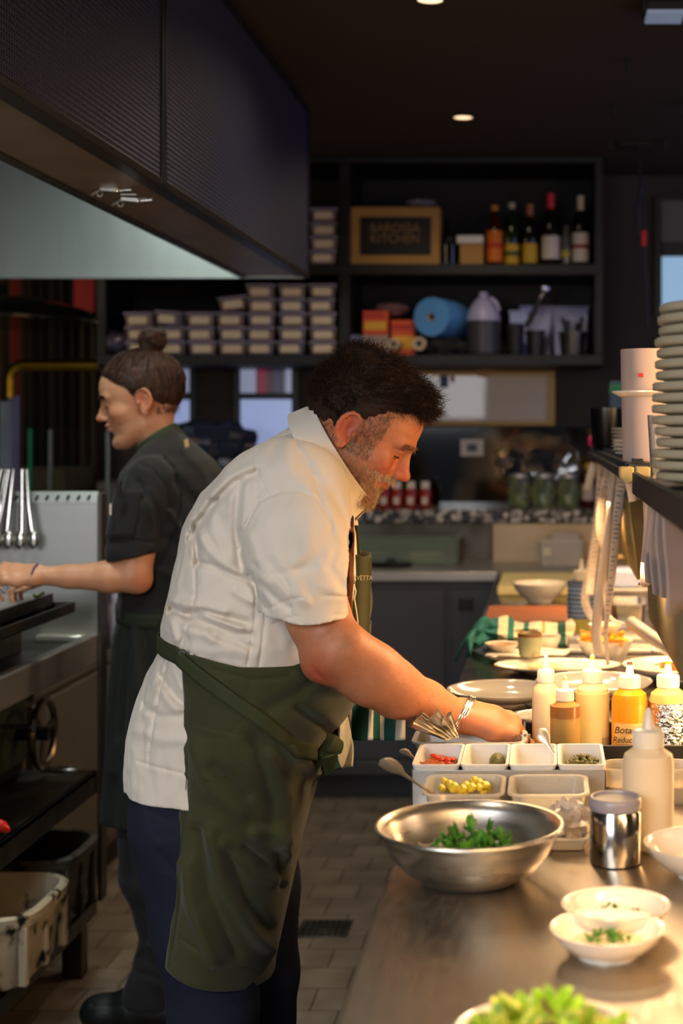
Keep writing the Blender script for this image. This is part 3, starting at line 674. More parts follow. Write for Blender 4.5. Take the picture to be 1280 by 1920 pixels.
def roll(name, lab, px, py, r, ri, L, ax, mat, Y=6.24, endm=None):
    c = W(px, py, Y); d = Vector(ax).normalized(); t = thing(name, lab, 'roll', (c.x, c.y, c.z-r))
    q = d.to_track_quat('Z', 'Y').to_matrix().to_4x4(); T = Matrix.Translation(c) @ q
    MB().lathe([(ri, 0), (r-.001, 0), (r, .001), (r, L-.001), (r-.001, L), (ri, L), (ri, 0)], (0, 0, 0), 36, T=T, cap=False).build('roll', mat, t, sharp=20)
    MB().lathe([(ri*.82, .003), (ri, .003), (ri, L-.003), (ri*.82, L-.003), (ri*.82, .003)], (0, 0, 0), 24, T=T, cap=False).build('core', endm or kraft, t); MB().lathe([(.0001, .02), (ri*.82, .02), (ri*.82, L-.02), (.0001, L-.02)], (0, 0, 0), 16, T=T).build('dark_hollow', m_black_pl, t); return t
card = M('grey_card_tube', '#b5a48c', .7)
roll('blue_paper_roll', 'big blue paper towel roll lying end-on on the lower shelf', 808, 594, .081, .017, .24, (.38, 1, .0), M('blue_paper', '#4f8fd0', .85, bump=.05, bs=40), 6.24)
roll('film_roll', 'left of two cardboard roll ends poking from the lower shelf', 737, 645, .024, .015, .3, (0, 1, 0), card, 6.19, card)
roll('film_roll', 'right of two cardboard roll ends, under the blue roll', 785, 644, .028, .017, .3, (0, 1, 0), card, 6.19, card)
o = crumple(S(836, Zb+.035, 6.27), .08, sc=(1.15, .7, .5), seed=31, amp=.25).build('black_cloth', M('black_cloth', '#0f0e12', .8), sharp=30, at=S(836)); tag(o, 'bundled black cloth under the blue roll', 'cloth')
t = thing('jug', 'translucent white plastic jug half full of dark liquid', 'jug', S(906, Zb, 6.33)); c = S(906, Zb, 6.34)
mj = M('milky_jug_plastic', '#b4b4dc', .35, trans=.2); 
MB().lathe([(.062, 0), (.072, .01), (.072, .148)], c, 28).build('dark_contents', M('dark_contents', '#3a383e', .4), t)
MB().lathe([(.0725, .148), (.072, .17), (.055, .21), (.028, .245), (.018, .25), (.018, .27), (.001, .272)], c, 28).build('jug_top', mj, t)
MB().tube([c+Vector((.03, -.03, .245)), c+Vector((.055, -.045, .225)), c+Vector((.068, -.04, .19))], .008, 8).build('jug_handle', mj, t)
t = thing('cup_stack', 'stack of ribbed black cups beside the jug', 'cups', S(965, Zb, 6.3)); c = S(965, Zb, 6.3)
pf = [(.03, 0)]
for k in range(9): pf += [(.032+k*.0006, .012+k*.013), (.037+k*.0004, .013+k*.013), (.037+k*.0004, .017+k*.013), (.033+k*.0006, .018+k*.013)]
MB().lathe(pf+[(.036, .134)], c, 24).build('cups', m_black_pl, t)
t = thing('stick_masher', 'steel-ended black kitchen tool standing upright in a black tub', 'utensil', S(1000, Zb, 6.3))
MB().tube([W(985, 612, 6.3), W(994, 600, 6.3), W(1012, 560, 6.3)], [.012, .014, .011], 10).build('tool_handle', m_black_pl, t)
MB().tube([W(1012, 560, 6.3), W(1019, 546, 6.3)], .005, 8).build('shaft', m_chrome, t)
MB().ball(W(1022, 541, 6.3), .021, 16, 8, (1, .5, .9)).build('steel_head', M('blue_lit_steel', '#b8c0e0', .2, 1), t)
def pot(name, lab, px, r, h, mat, Y=6.3, cat='tub'):
    c = S(px, Zb, Y); t = thing(name, lab, cat, c)
    MB().lathe([(r*.85, 0), (r, h*.9), (r*1.05, h*.9), (r*1.05, h), (r*.92, h), (r*.8, .01), (.001, .01)], c, 28).build('tub_body', mat, t); return t
pot('black_tub', 'round black tub holding the kitchen tool', 1003, .04, .105, m_black_pl)
p_ = pot('steel_utensil_pot', 'steel pot with dark utensils at the right end of the lower shelf', 1073, .058, .1, m_steeld, 6.32, 'pot')
for k, (dx, dz) in enumerate(((-.04, .16), (-.02, .15), (.02, .14), (.04, .165))):
    c = S(1073, Zb, 6.32); MB().tube([c+Vector((dx*.5, 0, .02)), c+Vector((dx, 0, dz))], [.004, .009], 8).build('utensil', m_black_pl, p_)
bw = M('pale_blue_white_plastic', '#a6aedc', .35)
for px0, px1, py0, py1, lab, Y in ((955, 990, 583, 612, 'small pale tub behind the black cups', 6.45), (975, 1035, 574, 610, 'pale blue tub behind the kitchen tool', 6.5), (1035, 1102, 575, 608, 'pale blue tub at the right behind the utensils', 6.5)):
    a, c, z0, z1 = rect(px0, px1, py0, py1, Y); t = thing('pale_tub', lab, 'tub', ((a+c)/2, Y, Zb)); m_ = frustum(c-a-.02, .12, c-a, .13, 0, z1-Zb-.01); m_.v = [(v[0]+(a+c)/2, v[1]+Y+.04, v[2]+Zb) for v in m_.v]; m_.build('tub_body', bw, t, bevel=.004)
    MB().bb(a-.004, c+.004, Y-.03, Y+.11, z1-.01, z1).build('lid', bw, t, bevel=.003)
# ---- framed picture under the shelves
t = thing('framed_picture', 'pale framed picture with a light timber frame on the back wall', 'picture', W(885, 798, 6.66))
a, c, z0, z1 = rect(722, 1040, 690, 798, 6.67); z1 = 1.72
tf = M('pale_timber_frame', '#b7924f', .5)
MB().bb(a, c, 6.645, 6.67, z0, z0+.02).build('frame_rail', tf, t, bevel=.002); MB().bb(a, c, 6.645, 6.67, z1-.02, z1).build('frame_rail', tf, t, bevel=.002)
MB().bb(a, a+.03, 6.645, 6.67, z0+.02, z1-.02).build('frame_stile', tf, t, bevel=.002); MB().bb(c-.03, c, 6.645, 6.67, z0+.02, z1-.02).build('frame_stile', tf, t, bevel=.002)
m_art = M('pale_paper', '#c4b8a6', .5, coat=.5); MB().bb(a+.03, c-.03, 6.66, 6.672, z0+.02, z1-.02).build('paper', m_art, t)
for px, w, h_, colr in ((832, 16, 34, '#4a5a7c'), (848, 8, 24, '#8c6a5a'), (880, 6, 12, '#3f6a4a'), (905, 20, 14, '#c07a48'), (922, 12, 10, '#b2543a')):
    q = rect(px-w/2, px+w/2, 693, 693+h_, 6.659); MB().bb(q[0], q[1], 6.658, 6.661, q[2], q[3]).build('paint_mark', M('smudge', colr, .7), t, bevel=.001)
q = rect(863, 906, 824, 855, 6.68)
t = thing('wall_notice', 'small white square notice with a grey centre on the dark splashback', 'notice', ((q[0]+q[1])/2, 6.68, q[2]))
MB().bb(q[0], q[1], 6.683, 6.687, q[2], q[3]).build('card', M('notice_white', '#d8d0c4', .5), t); q = rect(875, 894, 832, 847, 6.68)
MB().bb(q[0], q[1], 6.681, 6.684, q[2], q[3]).build('grey_centre', M('notice_grey', '#5a5a62', .5), t)
# ---- ledge items
m_sauce = M('red_sauce', '#8f1c0c', .25, coat=.3); m_capw = M('white_cap', '#d8cfc2', .4)
sb = None
names = ['first red sauce bottle from the left on the ledge', 'second red sauce bottle on the ledge', 'middle red sauce bottle on the ledge', 'fourth red sauce bottle on the ledge', 'rightmost red sauce bottle on the ledge']
for px, nm in zip((697, 720, 744, 770, 797), names):
    p = Vector((W(px, 0, 6.42).x, 6.42, 1.118))
    if sb is None:
        sb = thing('sauce_bottle', nm, 'bottle', (0, 0, 0), 'red sauce bottles on the ledge')
        MB().lathe([(.024, 0), (.026, .004), (.026, .075), (.018, .09)], (0, 0, 0), 20).build('body', m_sauce, sb)
        MB().lathe([(.019, .088), (.019, .118), (.001, .119)], (0, 0, 0), 20).build('cap', m_capw, sb)
        MB().bb(-.013, .013, -.0285, -.024, .02, .052).build('label', M('sauce_label', '#d0c4b4', .6), sb, bevel=.001); o = sb
    else: o = dup(sb, p, 0, nm)
    o.location = p
jr = None
for px, nm in zip((973, 1019, 1065), ('left of three jars of green pickles on the ledge', 'middle of three jars of green pickles on the ledge', 'right of three jars of green pickles on the ledge')):
    p = Vector((W(px, 0, 6.45).x, 6.45, 1.118))
    if jr is None:
        jr = thing('pickle_jar', nm, 'jar', (0, 0, 0), 'jars of green pickles')
        MB().lathe([(.044, 0), (.049, .006), (.049, .118), (.042, .132)], (0, 0, 0), 28).build('glass', M('jar_glass', '#d8e4c8', .05, trans=.9, ior=1.3), jr)
        pk = MB(); rn = random.Random(4)
        for k in range(46):
            a = rn.uniform(0, 2*PI); rr_ = .036*math.sqrt(rn.random()); pk.ball((rr_*math.cos(a), rr_*math.sin(a), rn.uniform(.014, .112)), .011, 8, 5, (1, 1, 1.3))
        q = pk.build('pickles', M('olive_green_pickle', '#6a8010', .3, var=.4, vs=40), jr); q['kind'] = 'stuff'
        MB().lathe([(.043, .132), (.045, .134), (.045, .15), (.001, .151)], (0, 0, 0), 28).build('lid', m_steel, jr); o = jr
    else: o = dup(jr, p, 0, nm)
    o.location = p
bottle('dark_red_bottle', 'dark red bottle at the right end of the ledge', 1102, 24, 866, M('dark_red_glass', '#3c0a0a', .1), '#b0a090', 905, 935, '#b08a20', 885, ybase=951, Y=6.45, z=1.118)
o = crumple(Vector((W(1005, 0, 6.58).x, 6.58, 1.33)), .12, sc=(1.5, .45, .9), seed=41, amp=.22, n=40, m=24).build('clear_bag', M('clear_film_bag', '#ffffff', .12, trans=1, ior=1.08, spec=.8), sharp=25, at=(W(1005, 0, 6.58).x, 6.58, 1.25)); tag(o, 'clear plastic film bag bulging above the pickle jars', 'bag')
# ---- on the back bench
t = thing('glass_dish', 'long shallow glass dish of prepared food on the back bench', 'dish', W(760, 1040, 6.2))
a, c, z0, z1 = rect(655, 862, 1008, 1042, 6.2); z0 = .902
def rrect(m, x0, x1, y0, y1, z, rad, n=8):
    return [(cx+rad*math.cos(a), cy+rad*math.sin(a), z) for cx, cy, a0 in ((x1-rad, y1-rad, 0), (x0+rad, y1-rad, PI/2), (x0+rad, y0+rad, PI), (x1-rad, y0+rad, 1.5*PI)) for a in [a0+PI/2*i/n for i in range(n+1)]]
def rpan(x0, x1, y0, y1, z0, z1, rad, th=.003, lip=0, tap=.006):
    L = []
    if lip: L += [rrect(0, x0-lip, x1+lip, y0-lip, y1+lip, z1-.002, rad+lip)]
    else: L += []
    out = [rrect(0, x0+tap, x1-tap, y0+tap, y1-tap, z0, rad*.8), rrect(0, x0, x1, y0, y1, z1-.003, rad)]
    if lip: out += [rrect(0, x0-lip, x1+lip, y0-lip, y1+lip, z1-.003, rad+lip), rrect(0, x0-lip, x1+lip, y0-lip, y1+lip, z1, rad+lip)]
    else: out += [rrect(0, x0, x1, y0, y1, z1, rad)]
    out += [rrect(0, x0+th, x1-th, y0+th, y1-th, z1, rad*.9), rrect(0, x0+tap+th, x1-tap-th, y0+tap+th, y1-tap-th, z0+th, rad*.7)]
    vs = []; fs = []; n = len(out[0])
    for l in out: vs += l
    for j in range(len(out)-1):
        for i in range(n): q = (i+1) % n; fs.append((j*n+i, j*n+q, (j+1)*n+q, (j+1)*n+i))
    fs.append(tuple(range(n-1, -1, -1))); fs.append(tuple((len(out)-1)*n+i for i in range(n)))
    return MB().add(vs, fs)
rpan(a, c, 6.12, 6.3, z0, z1, .03, .006, .004).build('dish_body', M('greenish_glass', '#cfe0cf', .08, trans=.85, ior=1.3), t)
MB().bb(a+.02, W(735, 0, 6.2).x, 6.15, 6.27, z0+.008, z0+.04).build('food_block', M('grey_green_food', '#6f6f5a', .6, var=.2), t, bevel=.008)
MB().bb(W(765, 0, 6.2).x, W(830, 0, 6.2).x, 6.15, 6.27, z0+.008, z0+.045).build('food_block', M('cream_food', '#b0a274', .6, var=.2), t, bevel=.008)
o = MB().lathe([(.001, 0), (.08, 0), (.088, .012), (.08, .016), (.02, .014), (.014, .03), (.001, .032)], onZ(733, 1062, .9)+Vector((0, 0, .001)), 30, sy=.9).build('black_pan_lid', m_black_pl, at=onZ(733, 1062, .9)); tag(o, 'black pan lid lying on the back bench', 'lid')
t = thing('clear_tub', 'clear plastic tub with a small white label at the back corner of the bench', 'tub', W(1052, 1045, 6.1))
a, c, z0, z1 = rect(1010, 1095, 1015, 1045, 6.1); rpan(a, c, 6.08, 6.2, .902, z1, .015, .003, .005).build('tub_body', m_frost, t)
q = rect(1018, 1032, 1026, 1041, 6.1); MB().bb(q[0], q[1], 6.068, 6.0745, q[2], q[3]).build('label', m_lbl, t)
a, c, z0, z1 = rect(1034, 1086, 1002, 1019, 6.16); o = MB().bb(a, c, 6.22, 6.26, .902, z1).build('paper_packet', M('white_packet', '#b8ac9c', .6), bevel=.003); tag(o, 'white paper packet standing behind the clear tub', 'packet')
# ============================================================ THE PASS COUNTER
XC = -.2015
ct = thing('pass_counter', 'long stainless steel kitchen pass counter running along the right side', 'counter', (.3, 3.2, 0))
pr = [(.75, .9), (XC+.006, .9), (XC+.001, .897), (XC, .892), (XC, .862), (XC+.012, .862), (XC+.012, .886), (.75, .886)]
MB().prism(pr, .2, 2.62).build('steel_top', m_steel2, ct)
m_stone = M('dark_counter_top', '#6f675c', .24, 1, bump=.02, bs=40, var=.15, rvar=.08)
MB().prism(pr, 2.622, 5.87).build('rear_top', m_stone, ct)
MB().bb(XC+.03, .72, .25, 5.86, .1, .886).build('cabinet_body', m_cab, ct)
MB().bb(XC+.06, .7, .25, 5.86, 0, .1).build('plinth', m_black, ct)
def bowlprof(r, rf, h, th=.004):
    return [(rf*.9, .0), (rf, .0), (rf, .004), (rf+(r-rf)*.45, h*.32), (rf+(r-rf)*.8, h*.66), (r-.001, h-.002), (r, h), (r-th, h), (r-th*1.6-.001, h*.9), (rf+(r-rf)*.72, h*.62), (rf+(r-rf)*.3, h*.3), (rf*.6, .008), (.0001, .007)]
def dish(name, lab, c, r, rf, h, cat='bowl', sx=1, sy=1, group=None, mat=None, th=.004):
    t = thing(name, lab, cat, c, group)
    MB().lathe(bowlprof(r, rf, h, th), c, 56, sx, sy).build('ceramic', mat or m_white, t, sharp=60); return t
rn = random.Random(11)
def leaf(m, c, L, w, yaw, pitch, curl=.6, wav=.25, n=7):
    ph = rn.uniform(0, 6)
    T = Matrix.Translation(c) @ Euler((0, 0, yaw)).to_matrix().to_4x4()
    def f(u, v):
        t = v; a = pitch+curl*t; x = L*(t*math.cos(pitch+curl*t*.5)); z = L*(t*math.sin(pitch+curl*t*.5))
        wd_ = w*math.sin(PI*min(.04+t*.93, 1))**.6*(1+.12*math.sin(t*19+ph)); s = (u-.5)*2
        return T @ Vector((x, s*wd_*(1+.1*math.sin(t*23)), z+abs(s)**1.5*w*.45+wav*w*math.sin(t*14+s*4+ph)*abs(s)))
    m.sheet(f, 7, n)
# salad in the foreground
c = Vector((-.002, 1.235, .9)); sal = dish('salad_plate', 'white bowl piled with green salad leaves in the near foreground', c, .077, .04, .062)
m_leaf2 = M('dark_red_leaf', '#4a1f2a', .45, var=.3, vs=40); m_leaf3 = M('pale_lettuce', '#c3cf5a', .45, var=.25, vs=40, sss=.2)
for k in range(85):
    a = rn.uniform(0, 2*PI); rr_ = .050*math.sqrt(rn.random())
    m = MB(); leaf(m, c+Vector((rr_*math.cos(a), rr_*math.sin(a), .042+rn.uniform(0, .012))), rn.uniform(.018, .034), rn.uniform(.008, .013), a+rn.uniform(-2.5, 2.5), rn.uniform(.1, 1.2), rn.uniform(-.8, .6))
    o = m.build('salad_leaf', (m_green_leaf, m_green_leaf, m_leaf3, m_green_leaf, m_green_leaf)[k % 5] if k % 13 else m_leaf2, at=c+Vector((0, 0, .04)), solid=.0006)
    tag(o, 'salad leaf in the foreground bowl', 'leaf', 'salad leaves in the foreground bowl')
def herbs(m, c, r, n, s=.004, z=0):
    for k in range(n):
        a = rn.uniform(0, 2*PI); q = r*rn.random()**.7
        leaf(m, c+Vector((q*math.cos(a), q*math.sin(a), z+rn.uniform(0, s))), s*rn.uniform(1.2, 2.4), s*.5, rn.uniform(0, 6.3), rn.uniform(0, .9), 0, .3, 4)
for px, py, nm in ((1138, 1790, 'front small white dish with sauce and chopped herbs on the near counter'), (1154, 1744, 'small white dish with herbs just behind the front one')):
    c = onZ(px, py); t = dish('dipping_dish', nm, c, .061, .032, .03, group='small dishes with herbs')
    MB().lathe([(.036, .0125), (.034, .0145), (.0001, .0155)], c, 32, wob=lambda a, z: .1*math.sin(3*a)).build('sauce', M('pale_cream_sauce', '#e2d3a8', .25), t)
    m = MB(); herbs(m, c+Vector((0, 0, .015)), .025, 46); m.build('chopped_herbs', m_herb, t, solid=.0004)['kind'] = 'stuff'
c = Vector((.197, 1.875, .9)); t = dish('white_bowl', 'white bowl at the right edge in front of the tall squeeze bottle', c, .078, .035, .042)
m = MB(); herbs(m, c+Vector((.02, 0, .016)), .03, 20, .007); m.build('garnish', M('amber_garnish', '#a05a18', .4, var=.3), t, solid=.0005)
# canister
c = onZ(1153, 1617); t = thing('shaker_canister', 'small steel canister with a grey plastic lid beside the mixing bowl', 'canister', c)
MB().lathe([(.030, 0), (.033, .002), (.033, .066), (.0315, .068), (.0315, .074)], c, 40).build('steel_body', M('canister_steel', '#b9b4ac', .16, 1, rvar=.05), t)
MB().lathe([(.033, .070), (.0342, .072), (.0342, .083), (.032, .086), (.029, .086), (.028, .083), (.0001, .083)], c, 40).build('lid', M('grey_translucent_lid', '#8b8790', .3), t)
# mixing bowl
c = onZ(880, 1650); r = .114
t = thing('mixing_bowl', 'large stainless mixing bowl holding herbs and salad near the counter edge', 'bowl', c)
MB().lathe([(.001, .0), (.052, .0), (.06, .003), (.082, .016), (.1, .038), (.109, .058), (.1125, .068), (.1155, .0695), (.118, .067), (.1185, .0685), (.1165, .0715), (.112, .0705), (.107, .058), (.098, .039), (.08, .018), (.058, .005), (.001, .003)], c, 72).build('steel_bowl', M('mixing_bowl_steel', '#d8d2c8', .3, 1, bump=.01, bs=60, rvar=.08, stretch=(1, 1, 6)), t, sharp=70)
m = MB()
for k in range(80):
    a = rn.uniform(0, 2*PI); q = rn.random()**.6
    leaf(m, c+Vector((.01+.05*q*math.cos(a), -.01+.045*q*math.sin(a), .018+.045*(1-q*.7)*rn.random()+.01)), rn.uniform(.01, .022), rn.uniform(.005, .011), rn.uniform(0, 6.3), rn.uniform(-.2, 1.1), .4, .4, 5)
o = m.build('parsley_leaves', m_herb, at=c+Vector((0, 0, .02)), solid=.0005); tag(o, 'chopped parsley and herbs heaped inside the mixing bowl', 'herbs', kind='stuff')
sh_ = M('pale_shallot', '#cdbfa0', .4, trans=.2)
for k in range(14):
    a = rn.uniform(0, 2*PI); q = c+Vector((.0+.055*math.cos(a), .06*math.sin(a)*.7+.01, .03+.02*rn.random()))
    o = MB().tube([q+Vector((.011*math.cos(b_), .006*math.sin(b_), .009*math.sin(b_+a))) for b_ in (0, .7, 1.4, 2.1, 2.8)], .0022, 6, flat=.5).build('onion_slice', sh_, at=q); tag(o, 'pale onion slice in the mixing bowl', 'onion slice', 'onion slices in the mixing bowl')
# squeeze bottles
m_noz = M('squeeze_cap_white', '#e4dccb', .35)
def squeeze(lab, c, r, h, col, tipcol=None, label=None, name='squeeze_bottle', trans=.15, capw=.6, fill=None, foil=None, wrap=None):
    t = thing(name, lab, 'squeeze bottle', c, 'squeeze bottles')
    hb = h*.70
    mat = M('sq_'+str(len(ORG)), col, .3, trans=trans, ior=1.2, sss=.0)
    MB().lathe([(r*.9, 0), (r, .004), (r, hb-.016), (r*.93, hb-.006), (r*capw, hb+.002), (r*capw*.85, hb+.008)], c, 36).build('bottle_body', mat, t)
    rc = r*capw; hc = hb+.004; pf = [(rc, hc)]
    MB().lathe([(rc, hc), (rc*1.03, hc+.002), (rc, h*.835), (rc*.9, h*.845), (rc*.42, h*.85), (rc*.2, h*.985), (.001, h)], c, 28).build('cap_and_nozzle', m_noz, t)
    rg = MB()
    for k in range(28):
        a = 2*PI*k/28; rg.box(c+Vector((rc*1.015*math.cos(a), rc*1.015*math.sin(a), (hc+h*.835)/2)), (.0008, .0008, (h*.835-hc)*.85), (0, 0, a))
    rg.build('cap_ribs', m_noz, t)
    if tipcol: MB().lathe([(rc*.28, h*.95), (rc*.24, h*.975), (.001, h*1.003)], c, 16).build('stained_tip', M('stain_'+str(len(ORG)), tipcol, .4), t)
    if fill:
        z0, z1, fc = fill; MB().lathe([(r+.0004, z0*hb), (r+.0004, z1*hb)], c, 36, wob=lambda a, z: .004*math.sin(5*a)).build('fill_band', M('fill_'+str(len(ORG)), fc, .3), t, solid=.0004)
    return t, hb
squeeze('tall pinkish-white squeeze bottle standing in front, right of the canister', onZ(1215, 1588), .0345, .187, '#e2cfae', trans=.05)
sq = [('pale squeeze bottle, leftmost of the row behind the black tray', 1023, 2.53, .0235, .176, '#d9cda6', None, None),
      ('short brown-stained squeeze bottle in front of the leftmost pale one', 1059, 2.46, .0245, .150, '#b08c50', '#c9ac78', (.78, .96, '#8a5c2a')),
      ('cream squeeze bottle with a paper label, third in the row', 1110, 2.53, .0285, .175, '#e0d09a', '#b9b060', (.3, .9, '#e3d18e')),
      ('orange squeeze bottle with a handwritten label', 1180, 2.50, .030, .170, '#d98a1c', '#6a4a30', (.06, .82, '#dd8a14')),
      ('foil-wrapped green-tipped squeeze bottle at the right end of the row', 1252, 2.50, .031, .171, '#b9b26a', '#7f9a22', None)]
for lab, px, Y, r, h, col, tc_, fl in sq:
    c = Vector((W(px, 0, Y).x, Y, .905)); t, hb = squeeze(lab, c, r, h, col, tc_, fill=fl)
    if 'handwritten' in lab:
        pl = MB(); pl.sheet(lambda u, v: (c.x+(r+.001)*math.sin((u-.5)*1.7-.15), c.y-(r+.001)*math.cos((u-.5)*1.7-.15), c.z+.034+.034*v), 14, 3); l_ = pl.build('tape_label', M('cream_tape', '#d6a860', .7), t)
        text('handwriting', 'Botanic', .0155, (c.x-.004, c.y-r-.0012, c.z+.057), (R(90), 0, R(-6)), m_ink, t, .0002, shear=.2)
        text('handwriting', 'Reduction', .014, (c.x-.004, c.y-r-.0012, c.z+.041), (R(90), 0, R(-6)), m_ink, t, .0002, shear=.2, sx=.9)
    if 'paper label' in lab:
        pl = MB(); pl.sheet(lambda u, v: (c.x+(r+.001)*math.sin((u-.5)*1.5-.2), c.y-(r+.001)*math.cos((u-.5)*1.5-.2), c.z+.02+.045*v+.002*math.sin(9*u)), 14, 5); pl.build('paper_label', M('pale_yellow_label', '#e4d58c', .6), t)
    if 'foil' in lab:
        fo = MB().lathe([(r+.002, .004), (r+.0025, .03), (r+.002, .06), (r+.0025, .085), (r+.001, .1)], c, 60, wob=lambda a, z: .05*noise.noise(Vector((a*4, z*120, 1)))); fo.build('foil_wrap', M('crumpled_foil', '#d0ccc4', .25, 1, bump=.3, bs=120), t)
# black rack tray
t = thing('bottle_rack', 'low black rack tray that holds the row of squeeze bottles', 'rack', (.2, 2.5, .9))
tray(-.045, .36, 2.4, 2.6, .901, .952, .006).build('rack_tray', m_black_pl, t, bevel=.002)
for k in range(4): MB().tube([(-.052+k*.007, 2.42, .93), (-.052+k*.007, 2.42, .966)], .0022, 8).build('wire', m_chrome, t)
# cutlery tray
t = thing('cutlery_tray', 'shallow steel tray with a bundle of cutlery near the cook hand', 'tray', W(870, 1400, 2.42))
p = W(776, 1388, 2.37); q = W(980, 1388, 2.37); rpan(p.x, q.x, 2.375, 2.475, .925, .962, .018, .002, .006).build('steel_tray', m_steel, t)
MB().bb(p.x+.01, q.x-.01, 2.39, 2.46, .901, .926).build('tray_base', m_steeld, t)
for k in range(8):
    b_ = W(838+k*3, 1386-k*.8, 2.381+.004*(k % 3)); e = W(768+k*10+rn.uniform(-4, 4), 1358-(k % 3)*8-k*1.5, 2.31+.010*(k % 4))
    d = (e-b_)
    o = MB().tube([b_, b_+d*.35, b_+d*.7, b_+d*.9, b_+d], [.003, .0038, .0056, .0066, .0058], 12, flat=.6).build('dinner_knife', m_cutl, at=b_); tag(o, 'steel knife handle in the bundle sticking up from the steel tray', 'cutlery', 'cutlery bundle on the tray')
# insert box with four white trays
t = thing('insert_stand', 'stainless stand holding four white ingredient inserts', 'stand', (-.05, 2.27, .9))
a = W(771, 0, 2.2).x; b_ = W(1136, 0, 2.2).x
MB().bb(a, b_, 2.203, 2.345, .9, .903).bb(a, b_, 2.2, 2.203, .9, .958).bb(a, b_, 2.345, 2.348, .9, .958).bb(a, a+.003, 2.2, 2.348, .9, .958).bb(b_-.003, b_, 2.2, 2.348, .9, .958).build('steel_box', m_steel, t, bevel=.001)
ws = (b_-a)/4
ing = ['white insert with red-orange relish, leftmost of four', 'white insert with a dark smear, second of four', 'empty white insert, third of four', 'white insert with capers, rightmost of four']
for k in range(4):
    x0 = a+k*ws+.002; x1 = a+(k+1)*ws-.002
    i_ = thing('ingredient_insert', ing[k], 'tray', ((x0+x1)/2, 2.27, .91), 'white ingredient inserts')
    rpan(x0, x1, 2.2, 2.346, .91, .966, .008, .0025, .0015, .008).build('insert', m_whitep, i_)
    cx = (x0+x1)/2
    if k == 0:
        m = MB().lathe([(.034, .034), (.028, .042), (.0001, .044)], (cx, 2.285, .91), 28, .85, 1.6, wob=lambda a, z: .12*math.sin(4*a)); m.build('relish', M('orange_relish', '#a8501a', .35, var=.35, vs=60, bump=.2, bs=200), i_)
        for j in range(9): o = MB().ball((cx+rn.uniform(-.015, .02), 2.29+rn.uniform(-.03, .03), .955), .004, 8, 5, (1.3, 1, .6)).build('chilli_piece', M('red_chilli_piece', '#c02c10', .3), i_)
    if k == 1:
        MB().ball((cx+.015, 2.31, .945), .016, 14, 8, (.8, 1.4, .9)).build('olive_paste', M('olive_paste', '#5c5a2c', .4, bump=.2, bs=150), i_)
        MB().ball((cx-.022, 2.3, .92), .012, 12, 8, (.6, 1, 1)).build('yellow_smear', M('yellow_smear', '#d8b040', .4), i_)
    if k == 3:
        m_cap = M('caper_green', '#54521c', .4, var=.3, vs=90); base = None
        MB().ball((cx+.002, 2.28, .930), .027, 20, 8, (1.0, 2.2, .9)).build('caper_brine', M('brine', '#4a4820', .3), i_)
        for j in range(70):
            rr_ = math.sqrt(rn.random()); an = rn.uniform(0, 6.28); q = Vector((cx+.004+.025*rr_*math.cos(an), 2.28+.058*rr_*math.sin(an), .947+.011*(1-rr_*rr_)))
            if base is None: base = MB().ball((0, 0, 0), .0038, 8, 6).build('caper', m_cap); o = base
            else: o = base.copy(); COL.objects.link(o)
            o.location = q; tag(o, 'green caper in the rightmost white insert', 'caper', 'capers in the rightmost insert')
# plastic tubs in front
for k, (px0, px1, lab) in enumerate(((787, 948, 'clear plastic tub of yellow butter pieces, in front of the inserts'), (948, 1108, 'clear plastic tub with pale liquid, right of the butter tub'))):
    x0 = W(px0, 0, 2.07).x+.003; x1 = W(px1, 0, 2.07).x-.003
    t = thing('plastic_tub', lab, 'tub', ((x0+x1)/2, 2.12, .9))
    rpan(x0+.004, x1-.004, 2.066, 2.182, .901, .955, .016, .0018, .005, .009).build('tub_body', m_frost, t, sharp=50)
    rb = MB()
    for j in range(5): rb.bb(x0+.03+j*.02, x0+.033+j*.02, 2.1785, 2.181, .912, .95)
    rb.build('moulded_rib', m_frost, t)
    MB().bb(x0+.016, x1-.016, 2.078, 2.17, .904, .925 if k == 0 else .93).build('contents', M('tub_fill_%d' % k, ('#d9b84a', '#d8cba6')[k], .35, var=.1), t, bevel=.008)
    if k == 0:
        for j in range(26):
            o = MB().box((x0+.075+rn.uniform(-.035, .035), 2.135+rn.uniform(-.03, .03), .934+rn.uniform(0, .013)), (.011, .008, .007), (rn.uniform(0, 3), rn.uniform(0, 3), rn.uniform(0, 3))).build('butter_piece', M('butter_yellow', '#e3c83a', .4), bevel=.0015) if j == 0 else o.copy()
            if j: COL.objects.link(o); o.location = Vector((rn.uniform(-.035, .035), rn.uniform(-.03, .03), rn.uniform(-.006, .006)))
            tag(o, 'yellow butter piece heaped in the left plastic tub', 'butter', 'butter pieces in the plastic tub')
    else:
        MB().bb(x0+.05, x1-.045, 2.0625, 2.0655, .912, .924).build('paper_strip', m_lbl, t); squig(MB(), x0+.055, x1-.05, 2.062, .919, seed=4, amp=.002, r=.0008).build('handwriting', m_ink, t)
m_spoon = M('warm_spoon_steel', '#dccdb4', .38, .8)
def spoon(lab, tip, end, w=.0085, n='spoon', mat=None):
    tip = Vector(tip); end = Vector(end); d = end-tip; L = d.length
    t = thing(n, lab, 'spoon', tip)
    pts = [tip+d*k for k in (0, .2, .45, .62, .75, .86, .95, 1)]
    MB().tube(pts, [.003, .0026, .0026, .0038, w*.85, w, w*.9, w*.35], 14, flat=.28, up=(1, 0, .2)).build('handle', mat or m_spoon, t)
    MB().ball(tip-d*.08, .014, 14, 8, (.8, 1.1, .3)).build('bowl', mat or m_spoon, t)
spoon('steel spoon handle leaning from the butter tub to the left', W(815, 1492, 2.1), W(716, 1424, 2.02), .0125)
spoon('small spoon handle poking left from the orange relish insert', W(790, 1432, 2.28), W(753, 1405, 2.22), .007)
